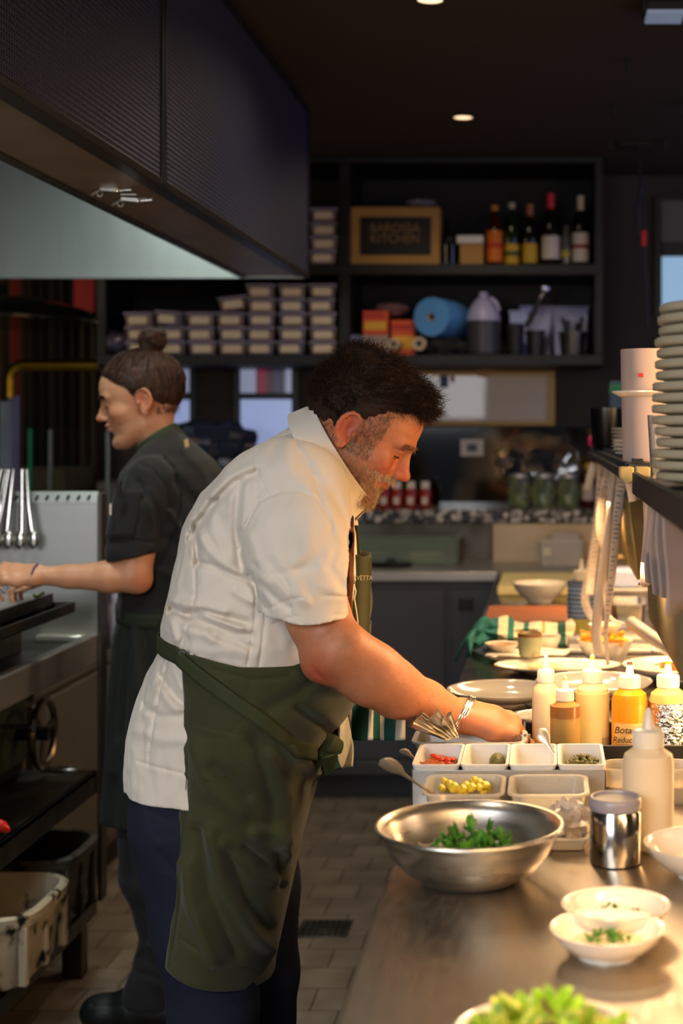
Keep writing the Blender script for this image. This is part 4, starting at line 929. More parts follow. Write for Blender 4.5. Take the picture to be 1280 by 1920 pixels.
spoon('golden-lit spoon standing in the capers insert', W(1053, 1437, 2.27), W(1010, 1368, 2.3), .0105)
# deli cups
for k, (px, py, lab) in enumerate(((1166, 1500, 'left clear deli cup behind the tall squeeze bottle'), (1268, 1500, 'right clear deli cup at the right edge behind the tall squeeze bottle'))):
    c = onZ(px, py); t = thing('deli_cup', lab, 'cup', c)
    MB().lathe([(.001, 0), (.028, 0), (.0345, .05), (.037, .051), (.037, .054), (.0345, .054), (.0335, .05), (.027, .003), (.001, .003)], c, 36).build('cup_body', m_frost, t)
    MB().lathe([(.0275, .004), (.0305, .025), (.001, .026)], c, 28).build('contents', M('deli_fill_%d' % k, '#9c8c62', .4, var=.2), t)
# bagged tray behind the mixing bowl
t = thing('bagged_tray', 'white tray in a clear plastic bag between mixing bowl and canister', 'tray', onZ(1066, 1585))
c = onZ(1066, 1586); rpan(c.x-.033, c.x+.026, c.y-.03, c.y+.04, .901, .918, .01, .003, .003).build('white_tray', m_whitep, t)
crumple(c+Vector((0, .005, .034)), .032, sc=(.95, 1.1, .75), seed=15, amp=.4).build('clear_bag', M('crumpled_clear_bag', '#e8e0d8', .15, trans=.6, spec=.9, ior=1.2), t, sharp=20)
# ---- far counter: plates
g1 = 'white plates and bowls lined up on the counter'
t = dish('serving_bowl', 'wide white shallow bowl beyond the cook hand, nearest the counter edge', onZ(940, 1318), .112, .05, .03, group=g1)
t = dish('oval_plate', 'long oval white plate behind the wide bowl', Vector((W(1045, 0, 3.45).x, 3.45, .9)), .146, .08, .018, 'plate', 1, .62, g1)
m = MB().ball(Vector((W(1020, 0, 3.42).x, 3.43, .916)), .03, 14, 8, (1.4, 1, .25)); m.build('cream_smear', M('cream_food2', '#e8d8a0', .5), t)
t = dish('serving_bowl', 'wide white bowl right of the hand, overlapping the oval plate', Vector((W(1113, 0, 3.14).x, 3.14, .9)), .123, .06, .032, group=g1)
c = Vector((.285, 3.36, .9)); t = dish('serving_bowl', 'white bowl with yellow noodles at the right edge', c, .12, .05, .032, group=g1)
for k in range(26):
    a = rn.uniform(0, 6.28); q = c+Vector((.03*math.cos(a)*rn.random(), .02*math.sin(a)-.01, .022+.012*rn.random())); b2 = rn.uniform(0, 6.28)
    o = MB().tube([q+Vector((.018*math.cos(b2+j*.6), .014*math.sin(b2+j*.6), .003*math.sin(j*1.3))) for j in range(6)], .0022, 5).build('noodle', M('noodle', '#d8a030', .4) if k == 0 else bpy.data.materials['noodle'], at=q); tag(o, 'yellow noodle in the bowl at the right edge', 'noodle', 'noodles in the right bowl')
dish('side_dish', 'small white dish at the far right edge behind the noodle bowl', Vector((.295, 3.68, .9)), .045, .02, .018, group=g1)
dish('side_plate', 'small white plate peeking out left of the squeeze bottles', Vector((W(1012, 0, 2.86).x, 2.86, .9)), .056, .03, .014, 'plate', group=g1)
c = Vector((W(968, 0, 3.62).x, 3.62, .9)); dish('saucer', 'white saucer under the folded napkin near the towel', c, .075, .04, .012, 'plate')
o = MB().sheet(lambda u, v: (c.x-.075+.19*u+.02*v, c.y-.05+.1*v, .916+.003*math.sin(u*9+v*3)+.004*v), 20, 8).build('napkin', M('white_napkin', '#e0d8cc', .8), solid=.003, off=1); tag(o, 'folded white napkin lying over the saucer', 'napkin')
c2 = Vector((W(940, 0, 3.6).x, 3.62, .922)); t = dish('soup_dish', 'small white dish of orange sauce on the napkin', c2, .042, .02, .02)
MB().lathe([(.034, .013), (.0001, .014)], c2, 28).build('sauce', M('orange_broth', '#c98f3a', .25), t)
c2 = Vector((W(1024, 0, 3.68).x, 3.7, .922)); t = dish('small_bowl', 'small cream bowl half hidden behind the glazed cup', c2, .036, .028, .028); MB().lathe([(.029, .02), (.0001, .021)], c2, 20).build('sauce', M('green_brown_dip', '#8a7a30', .4), t)
# glazed cup
c = Vector((W(993, 0, 3.56).x, 3.54, .922)); m_cup = M('speckled_green_glaze', '#a9b08c', .25, coat=.5, var=.15, vs=30, dirt='#8a5a20', dth=.6, dscale=28)
t = thing('glazed_cup', 'speckled green and brown glazed cup beside the napkin', 'cup', c)
MB().lathe([(.001, 0), (.022, 0), (.026, .004), (.0285, .025), (.029, .052), (.0285, .054), (.0265, .053), (.025, .02), (.001, .006)], c, 36).build('cup_body', m_cup, t)
MB().lathe([(.0292, .048), (.0295, .053), (.028, .0555), (.026, .053)], c, 36, cap=False).build('brown_rim', M('brown_rim', '#7a4a1c', .3), t)
for k, (px, py) in enumerate(((927, 1222), (948, 1222))):
    c = onZ(px, py)+Vector((0, .12, 0)); t = thing('steel_pot', ('left', 'right')[k]+' of two small steel pots of spoons behind the saucer', 'pot', c)
    MB().lathe([(.001, 0), (.022, 0), (.024, .05), (.0225, .05), (.02, .003), (.001, .003)], c, 24).build('pot_body', m_chrome, t)
    MB().tube([c+Vector((0, 0, .01)), c+Vector((-.012, 0, .065))], [.002, .006], 8, flat=.4).build('spoon_handle', m_cutl, t)
# towel
m_tow = stripes('striped_towel', 0, [(0, '#2a6f6c'), (.34, '#e0d8b4'), (.42, '#2f7a74'), (.47, '#e0d8b4'), (.55, '#2f7a74'), (.59, '#e6dfc0'), (.7, '#c8a860'), (.73, '#e6dfc0'), (.83, '#2d5f5c'), (.9, '#e6dfc0')], .31, .9, off=.155)
pts = [onZ(878, 1226)+Vector((0, 0, .005)), onZ(888, 1218)+Vector((0, 0, .035)), onZ(915, 1215)+Vector((0, 0, .045)), onZ(960, 1212)+Vector((0, 0, .035)), onZ(1010, 1210)+Vector((0, 0, .03)), onZ(1072, 1205)+Vector((0, 0, .025))]
def crv(pts, t):
    k = min(int(t*(len(pts)-1)), len(pts)-2); f = t*(len(pts)-1)-k; return pts[k].lerp(pts[k+1], f*f*(3-2*f)*.5+f*.5)
def towf(u, v):
    p_ = crv(pts, u); a = v*2*PI; rr_ = .032*(1+.35*math.sin(3*a+u*9)+.2*math.sin(7*a-u*14)+.2*math.sin(u*26))
    z = max(p_.z+rr_*.8*math.sin(a), .902-(.06 if u < .02 else 0)); return (p_.x+.008*math.cos(a*2+u*8), p_.y+1.5*rr_*math.cos(a), z)
o = MB().sheet(towf, 60, 30).build('tea_towel', m_tow, at=onZ(970, 1212)); tag(o, 'rolled teal and cream striped tea towel lying on the counter', 'towel')
o = MB().sheet(lambda u, v: (W(876, 0, 3.9).x-.03+.05*v, 3.88+.06*u, .905+.03*v+.004*math.sin(u*12)-(.05*(1-v)**2)), 12, 10).build('towel_corner', M('teal_cloth', '#1f6b66', .9), solid=.003); tag(o, 'teal towel corner hanging over the counter edge', 'towel')
o = MB().sheet(lambda u, v: (.02+.22*u, 4.0+.1*v, .902+.004*abs(math.sin(u*9+v*2))), 30, 8).build('flat_cloth', stripes('flat_striped_cloth', 1, [(0, '#6a7468'), (.5, '#b8ae90')], .03, .9), solid=.003, off=1); tag(o, 'flat grey striped cloth behind the chip bowl', 'cloth')
# boards and knife
t = thing('wooden_board', 'reddish wooden chopping board behind the tea towel', 'board', (0, 4.42, .9)); a = W(908, 0, 4.26).x
MB().bb(a, W(1078, 0, 4.26).x, 4.2, 4.56, .9005, .922).build('board', m_wood, t, bevel=.003)
t = thing('kitchen_knife', 'kitchen knife with black handle lying on the front of the wooden board', 'knife', W(930, 1161, 4.2))
p = onZ(893, 1172, .93); q = onZ(975, 1174, .93); e = onZ(1068, 1176, .925)
MB().tube([p, p.lerp(q, .3), p.lerp(q, .8), q], [.009, .012, .01, .008], 10, flat=.6).build('handle', m_black_pl, t)
MB().prism([(q.x, q.z+.006), (e.x-.03, e.z+.006), (e.x, e.z-.0), (q.x, q.z-.002)], q.y-.001, q.y+.002).build('blade', m_chrome, t)
t = thing('yellow_board', 'thick yellow plastic chopping board at the far end of the counter', 'board', (0, 5.3, .9))
MB().bb(W(932, 0, 5.03).x, W(1090, 0, 5.03).x, 5.03, 5.56, .9005, .928).build('board', m_yboard, t, bevel=.004)
dish('deep_white_bowl', 'deep white bowl between the wooden and yellow boards', onZ(1012, 1128), .091, .04, .062)
# chips
c = onZ(1134, 1243); t = dish('chip_bowl', 'white bowl heaped with golden chips under the hanging dockets', c, .066, .035, .056)
m_chip = M('golden_chip', '#d8981c', .5, var=.25, vs=40)
cb0 = None
for k in range(44):
    a = rn.uniform(0, 6.28); q = .05*math.sqrt(rn.random()); tilt = rn.uniform(-.5, .5)
    if cb0 is None: cb0 = MB().bb(-.022, .022, -.004, .004, -.004, .004).build('chip', m_chip, bevel=.0012); o = cb0
    else: o = cb0.copy(); COL.objects.link(o)
    o.location = c+Vector((q*math.cos(a), q*math.sin(a), .052+rn.uniform(0, .014))); o.rotation_euler = (rn.uniform(0, 3), tilt, a+rn.uniform(-.6, .6))
    if k in (5, 9, 12): o.location = c+Vector((-.06+.004*k, -.02, .062)); o.rotation_euler = (0, .3, rn.uniform(-.3, .3))
    tag(o, 'golden chip in the chip bowl', 'chip', 'chips in the bowl')
c2 = c+Vector((0, .012, .066)); t = dish('dip_dish', 'small white dish of cream dip resting on the chips', c2, .041, .018, .026); MB().lathe([(.036, .02), (.0001, .024)], c2, 24, wob=lambda a, z: .08*math.sin(5*a)).build('dip', M('cream_dip', '#e6d080', .35, bump=.2, bs=90), t)
# wrapped bottle
c = onZ(1090, 1188); m_chev = M('blue_chevron_cloth', '#3a5a8c', .8); nt, b = nodes(m_chev); s_ = sepxyz(nt)
zz = mth(nt, 'FRACT', mth(nt, 'DIVIDE', mth(nt, 'ADD', s_[2], mth(nt, 'MULTIPLY', mth(nt, 'PINGPONG', s_[0], .005), 1.2)), .012))
nt.links.new(ramp(nt, zz, [(0, '#27457c'), (.55, '#8fa6c4')], 'CONSTANT'), b.inputs['Base Color'])
t, hb = squeeze('squeeze bottle wrapped in blue chevron cloth at the back of the counter', c, .037, .205, '#a8a05a')
w_ = MB().lathe([(.0385, .045), (.0395, .07), (.0385, .1), (.039, .142), (.0375, .145)], c, 40, wob=lambda a, z: .02*math.sin(4*a)).build('blue_wrap', m_chev, t)
for z in (.058, .098, .138): MB().lathe([(.0398, z), (.0398, z+.0018)], c, 40, wob=lambda a, z: .02*math.sin(4*a)).build('red_line', M('maroon_line', '#5a2438', .7), w_, solid=.0005)
# things to the right under the lamps
t = thing('steel_pan_set', 'rectangular steel food pan with open rim behind the chip bowl', 'food pan', W(1178, 1180, 4.2))
rpan(W(1146, 0, 4.25).x, W(1208, 0, 4.25).x, 4.2, 4.4, .9, .967, .015, .002, .006).build('pan_body', m_chrome, t)
t = thing('lidded_pan', 'steel pan with a lid supporting the blue and white packet', 'food pan', (.2, 4.75, .9)); rpan(.17, .32, 4.62, 4.9, .9, .96, .02, .002, .006).build('pan_body', m_steel, t); MB().bb(.165, .325, 4.615, 4.905, .96, .965).build('lid', m_steel, t, bevel=.002)
m_pat = M('blue_white_pattern', '#b9c2dc', .6); nt, b = nodes(m_pat); vo = nt.nodes.new('ShaderNodeTexVoronoi'); vo.inputs['Scale'].default_value = 110; nt.links.new(ramp(nt, vo.outputs[0], [(.3, '#dcdde0'), (.5, '#7f92c0')]), b.inputs['Base Color'])
o = MB().bb(.2, .305, 4.66, 4.8, .966, 1.02).build('patterned_packet', m_pat, bevel=.006); tag(o, 'blue and white patterned packet on the lidded steel pan', 'packet')
t = thing('gold_lid_tray', 'brass coloured shallow tray stacked behind the patterned packet', 'tray', (.22, 5.05, .9)); MB().bb(.17, .33, 4.95, 5.15, .9005, 1.03).build('box_base', m_steeld, t, bevel=.003); MB().bb(.16, .34, 4.94, 5.16, 1.03, 1.045).build('tray_top', M('brassy_steel', '#c8a868', .3, 1), t, bevel=.004)
o = crumple((.235, 5.05, 1.085), .045, sc=(1, .6, .85), seed=51, amp=.2).build('teal_packet', M('teal_packet', '#2a8c84', .4, var=.5, vs=30), at=(.235, 5.05, 1.05)); tag(o, 'teal patterned packet on the brass coloured tray', 'packet')
t = thing('low_ledge', 'low stainless rail ledge across the counter behind the chip bowl', 'ledge', (.2, 3.8, .9)); MB().bb(.05, .6, 3.72, 3.82, .9005, .912).bb(.05, .6, 3.84, 3.9, .9005, .925).build('ledge_strip', m_steel, t, bevel=.003)
t = thing('saucepan', 'steel saucepan at the right edge with its long tube handle rising to the left', 'saucepan', (.5, 3.15, .9))
a = W(1183, 1168, 3.55); e = W(1290, 1243, 3.2)
MB().tube([a, a.lerp(e, .5), e], .0155, 20).build('tube_handle', m_steel, t)
MB().lathe([(.001, 0), (.085, 0), (.09, .006), (.09, .09), (.093, .092), (.088, .092), (.086, .006), (.001, .004)], (.5, 3.12, .9), 40).build('pan_body', m_steel, t)
# ============================================================ PASS SHELF over the counter
ps = thing('pass_shelf', 'long narrow steel pass shelf over the counter carrying crockery, at the right', 'shelf', (.35, 3.0, 1.36))
MB().bb(.135, .55, 2.55, 4.66, 1.385, 1.402).build('far_shelf_board', m_steeld, ps, bevel=.002)
MB().bb(.145, .55, .6, 2.5, 1.365, 1.382).build('near_shelf_board', m_steeld, ps, bevel=.002)
MB().bb(.140, .15, .6, 2.5, 1.352, 1.388).build('near_front_edge', m_black, ps, bevel=.002)
for y in (4.6, 2.54, .7):
    for x in (.53,): MB().bb(x-.015, x+.015, y-.015, y+.015, .9, 1.385).build('post', m_steeld, ps, bevel=.002)
MB().tube([(.53, .6, 1.40), (.53, 4.66, 1.40)], .012, 10).build('back_rail', m_steel, ps)
tr = thing('docket_rail', 'black docket rail along the shelf edge with pale end caps', 'rail', (.128, 3.6, 1.39))
MB().bb(.122, .145, 2.56, 4.66, 1.376, 1.392).bb(.13, .136, 2.56, 4.66, 1.39, 1.404).build('rail', m_black, tr, bevel=.002)
cm = MB()
for k in range(95): cm.bb(.146, .163, 2.58+k*.0215, 2.588+k*.0215, 1.403, 1.409)
cm.build('comb_teeth', m_black, tr)['kind'] = 'stuff'
mc = M('yellowed_plastic_cap', '#b9a468', .5)
for x0, x1 in ((.119, .144), (.146, .171)):
    MB().prism([(x0, 1.397), (x1, 1.397), (x1, 1.378), (x1-.004 if x0 < .13 else x1-.012, 1.37), (x0+.012 if x0 < .13 else x0+.002, 1.368), (x0, 1.38)], 2.505, 2.545).build('end_cap', mc, tr, bevel=.003)
# dockets: long printed paper strips
m_dk = M('thermal_paper', '#c9baaa', .6)
m_pr = M('printed_grey', '#5a4c48', .7)
def docket(lab, x_px, y0, pts, w=.025, Y=3.6, prt=True, yaw0=.3, yaw1=.3):
    P_ = [W(px, py, Y_) for px, py, Y_ in pts]
    def fr(t):
        k = min(int(t*(len(P_)-1)), len(P_)-2); f = t*(len(P_)-1)-k
        p0 = P_[max(k-1, 0)]; p1 = P_[k]; p2 = P_[k+1]; p3 = P_[min(k+2, len(P_)-1)]
        return .5*((2*p1)+(p2-p0)*f+(2*p0-5*p1+4*p2-p3)*f*f+(3*p1-p0-3*p2+p3)*f**3)
    def f(u, v):
        c = fr(v); yw = yaw0+(yaw1-yaw0)*v; s = (u-.5)*w
        t_ = (fr(min(v+.02, 1))-fr(max(v-.02, 0))).normalized(); side = Vector((math.cos(yw), math.sin(yw), 0)); side = (side-t_*side.dot(t_)).normalized()
        nrm = side.cross(t_); return c+side*s+nrm*(.004*((u-.5)*2)**2)
    t = thing('docket', lab, 'order docket', P_[0], 'order dockets hanging from the rail')
    MB().sheet(f, 7, 40).build('paper', m_dk, t, solid=.0003)
    if prt:
        m = MB(); rn2 = random.Random(int(x_px)); v = .06
        while v < .8:
            L = rn2.uniform(.25, .8); u0 = .12; u = u0
            while u < L:
                du = rn2.uniform(.03, .09)
                q = [Vector(f(a_, b_)) for a_, b_ in ((u, v), (u+du, v), (u+du, v+.006), (u, v+.006))]
                n_ = (q[1]-q[0]).cross(q[3]-q[0]).normalized()
                if n_.y > 0: n_ = -n_
                m.add([a_+n_*.0007 for a_ in q], [(0, 1, 2, 3)]); u += du+.03
            v += rn2.choice((.018, .018, .03))
        m.build('printing', m_pr, t, sharp=180)
docket('short docket curling to the left at the far end of the rail', 1, 0, [(1115, 868, 4.4), (1108, 890, 4.38), (1102, 918, 4.36)], Y=4.3, prt=False, yaw0=.2, yaw1=.1)
docket('long docket furthest left, curling under at its foot', 2, 0, [(1128, 868, 4.1), (1122, 960, 4.05), (1108, 1060, 4.0), (1098, 1120, 3.98), (1106, 1150, 3.92), (1122, 1168, 3.86)], yaw0=.9, yaw1=.3)
docket('printed docket second from the left reaching the blue wrapped bottle', 3, 0, [(1140, 870, 3.9), (1128, 960, 3.86), (1114, 1050, 3.84), (1106, 1115, 3.82)], yaw0=.2, yaw1=.5)
docket('wide printed docket bowing outwards in the middle of the bunch', 4, 0, [(1146, 872, 3.7), (1130, 940, 3.68), (1127, 990, 3.68), (1134, 1022, 3.7), (1142, 1035, 3.72)], yaw0=.5, yaw1=.5)
docket('long cream docket ending in front of the chips', 5, 0, [(1150, 874, 3.5), (1146, 960, 3.46), (1132, 1060, 3.44), (1122, 1140, 3.42), (1118, 1190, 3.42), (1124, 1228, 3.42)], w=.024, prt=False, yaw0=.3, yaw1=.1)
docket('docket with a bright curled foot pointing right', 6, 0, [(1156, 876, 3.4), (1146, 1000, 3.4), (1134, 1090, 3.42), (1138, 1140, 3.42), (1150, 1160, 3.38), (1170, 1168, 3.34)], prt=False, yaw0=1.0, yaw1=1.5)
docket('long twisting pinkish docket at the right of the bunch', 7, 0, [(1168, 878, 3.3), (1160, 960, 3.28), (1152, 1050, 3.28), (1142, 1140, 3.28), (1138, 1190, 3.28), (1142, 1246, 3.28)], w=.023, yaw0=.2, yaw1=1.3)
docket('short docket beside the pale end cap', 8, 0, [(1176, 885, 3.0), (1182, 910, 3.0), (1188, 940, 3.0)], prt=False, w=.02, yaw0=.6, yaw1=.6)
for k, (Y_, z0) in enumerate(((2.42, 1.21), (2.32, 1.225), (2.2, 1.22), (2.08, 1.23), (1.95, 1.22))):
    o = MB().sheet(lambda u, v: (.150+.003*math.sin(v*5+k)+.036*u, Y_+.03*u-.02, 1.36-(1.36-z0)*v-.004*math.sin(u*6)), 8, 8).build('short_docket', M('pinkish_white_paper', '#a3948f', .7), at=(.152, Y_, 1.36), solid=.0004)
    tag(o, ['pale paper slip hanging nearest the end cap on the near shelf edge', 'second pale paper slip on the near shelf edge', 'third pale paper slip on the near shelf edge', 'fourth pale paper slip on the near shelf edge', 'pale paper slip cut by the right edge of the photo'][k], 'paper slip', 'paper slips on the near shelf edge')
# heat lamps: steel troughs under the shelf
m_lampst = stripes('ribbed_lamp_steel', 1, [(0, '#7a6238'), (.5, '#9a8450')], .012, .5, .3, bump=.001)  # golden lamp glow on plain steel is put into these stripe colours
m_lampn = M('greenish_lamp_steel', '#6f664c', .65, .2, bump=.05, bs=25, var=.15)
def heat(lab, y0, y1, xt, xb, zb, zt, mat, power, on=True):
    t = thing('heat_lamp', lab, 'heat lamp', ((xt+.2), (y0+y1)/2, zt))
    MB().add([(xt, y0, zt), (xt, y1, zt), (xb, y1, zb), (xb, y0, zb)], [(0, 1, 2, 3)]).build('front_reflector', mat, t, solid=.006)
    MB().bb(.44, .446, y0, y1, zb, zt+.03).build('rear_reflector', mat, t)
    MB().bb(xt-.004, .446, y0, y1, zt+.0, zt+.012).build('hood_top', m_steeld, t, bevel=.002)
    MB().add([(xt, y0, zt), (.44, y0, zt), (.44, y0, zb+.03), (xb, y0, zb)], [(0, 1, 2, 3)]).build('end_plate', mat, t, solid=.004)
    MB().tube([(.31, y0+.05, zt-.04), (.31, y1-.05, zt-.04)], .007, 12).build('quartz_tube', M('glowing_quartz', '#ff9a40', .3, emit=14, ecol='#ffa850'), t)
    area('heat_lamp_light', (.30, (y0+y1)/2, zt-.055), (.22, (y0+y1)/2, .9), .14, power, (1, .62, .30), y1-y0-.1)
heat('far heat lamp trough with a ribbed brassy reflector hanging under the shelf', 3.13, 3.93, .171, .192, 1.145, 1.31, m_lampst, 12)
heat('near blurred heat lamp trough at the right edge of the photo', 2.0, 2.86, .185, .192, 1.10, 1.262, m_lampn, 11)
heat('nearest heat lamp trough, outside the right edge of the photo', .95, 1.75, .2, .21, 1.16, 1.30, m_lampn, 9)  # unseen trough added to light the salad and front dishes
heat('furthest heat lamp trough behind the others at the far end', 4.15, 4.9, .22, .24, 1.2, 1.32, m_lampn, 8)
MB().tube([W(1196, 1097, 3.0), W(1208, 1097, 3.0)], .005, 8).build('lamp_clip', m_chrome, bpy.data.objects['heat_lamp'])
# warm fill strip without a fitting, added to light the cook's face
area('pass_edge_lamp', (.46, 2.35, 1.325), (-.25, 2.5, 1.36), .05, 12, (1, .55, .22), 1.1)

# ---- crockery on the shelf
m_grey = M('grey_green_stoneware', '#b5a88c', .35, var=.05)
def platep(r): return [(r*.55, 0), (r*.6, .002), (r*.85, .008), (r-.001, .011), (r, .014), (r, .0195), (r-.003, .0215), (r*.83, .0125), (r*.58, .006), (.0001, .006)]
pl0 = None
for k in range(16):
    if pl0 is None: pl0 = MB().lathe(platep(.135), (0, 0, 0), 48).build('stoneware_plate', m_grey, sharp=70); o = pl0
    else: o = pl0.copy(); COL.objects.link(o)
    o.location = (.275+rn.uniform(-.004, .004)+(.006 if k > 12 else 0), 1.99, 1.3825+k*.0148); o.rotation_euler = (0, 0, k)
    lb = 'bottom' if k == 0 else ('topmost' if k == 15 else 'inner')
    tag(o, {'bottom': 'bottom plate of the tall blurred stack on the near shelf', 'topmost': 'topmost plate of the tall blurred stack on the near shelf'}.get(lb, 'grey stoneware plate in the tall blurred stack on the near shelf'), 'plate', 'tall stack of grey plates' )
t = thing('tall_container', 'tall white cylindrical container on the pass shelf behind the plate stack', 'container', (.165, 2.62, 1.402))
c = Vector((.177, 2.66, 1.402)); MB().lathe([(.043, 0), (.045, .002), (.049, .2), (.047, .2), (.04, .198), (.001, .198)], c, 36).build('container_body', M('pinkish_white_card', '#b8a59c', .5), t)
MB().lathe([(.05, .115), (.064, .123), (.064, .126), (.05, .12)], c, 36).build('rim_flange', m_white, t)
MB().bb(c.x-.02, c.x-.012, c.y-.052, c.y-.046, .15+1.402, .156+1.402).build('red_mark', m_rd, t)
sau = None
for i, (x, y, n, r, h) in enumerate(((.205, 3.55, 7, .055, .0085), (.185, 3.1, 4, .05, .0085))):
    for k in range(n):
        if sau is None: sau = MB().lathe([(.5, 0), (.6, .1), (1, .62), (1, .8), (.6, .3), (.0001, .25)], (0, 0, 0), 36).build('small_saucer', m_white, sharp=70); o = sau
        else: o = sau.copy(); COL.objects.link(o)
        o.scale = (r, r, .0125); o.location = (x+rn.uniform(-.002, .002), y, 1.4025+k*h)
        tag(o, 'small white saucer in the %s saucer stack on the pass shelf' % ('further' if i == 0 else 'nearer'), 'saucer', ('further' if i == 0 else 'nearer')+' saucer stack')
for i, (x, y, k) in enumerate(((.19, 3.0, 5), (.17, 2.85, 3))): pass
t = thing('folded_cloths', 'stack of folded tan cloths on the shelf in front of the saucers', 'cloths', (.19, 2.92, 1.402))
for k in range(4): MB().bb(.15+.004*k, .26, 2.87, 2.99, 1.403+k*.011, 1.4125+k*.011).build('folded_cloth', M('tan_cloth', '#8a7444', .9, var=.1) if k == 0 else bpy.data.materials['tan_cloth'], t, bevel=.004)
t = thing('steel_jug', 'dark steel jug with squared rim at the far end of the shelf', 'jug', (.155, 3.95, 1.402))
c = Vector((.158, 4.02, 1.402)); MB().lathe([(.001, 0), (.036, 0), (.042, .02), (.05, .11), (.05, .115), (.047, .115), (.04, .02), (.001, .004)], c, 32).build('jug_body', M('dark_jug_steel', '#4a4c48', .25, 1), t)
MB().tube([c+Vector((.045, -.01, .1)), c+Vector((.075, -.01, .09)), c+Vector((.07, -.01, .04)), c+Vector((.042, -.01, .03))], .005, 8).build('jug_handle', m_steeld, t)
t = thing('blue_carton', 'blue carton with a green top standing behind the saucers', 'carton', (.21, 4.35, 1.402)); 
MB().bb(.178, .25, 4.3, 4.38, 1.4025, 1.60).build('carton_body', M('blue_card', '#2c4a6c', .5), t, bevel=.002); MB().bb(.1775, .25, 4.2985, 4.38, 1.565, 1.59).build('green_band', M('green_card', '#1c7a4c', .5), t)
o = MB().ball((.128, 4.45, 1.425), .014, 12, 8, (.8, 1, 1.3)).build('pink_peg', M('hot_pink', '#e0206a', .4)); tag(o, 'small hot pink clip at the far tip of the pass shelf', 'clip')
t = thing('glass_tumbler', 'clear tumbler between the plate stack and the tall container', 'glass', (.185, 2.38, 1.383)); MB().lathe([(.001, 0), (.028, 0), (.034, .1), (.032, .1), (.026, .006), (.001, .006)], (.19, 2.36, 1.3825), 28).build('tumbler', M('tumbler_glass', '#dfe6ea', .05, trans=.9, ior=1.35), t)
t = thing('shallow_basket', 'pale shallow dish leaning against the foot of the plate stack', 'dish', (.2, 2.2, 1.383)); MB().lathe([(.05, 0), (.055, .004), (.09, .03), (.088, .033), (.05, .008), (.001, .006)], (.25, 2.23, 1.3825), 36, .9, .6).build('dish_body', m_grey, t)
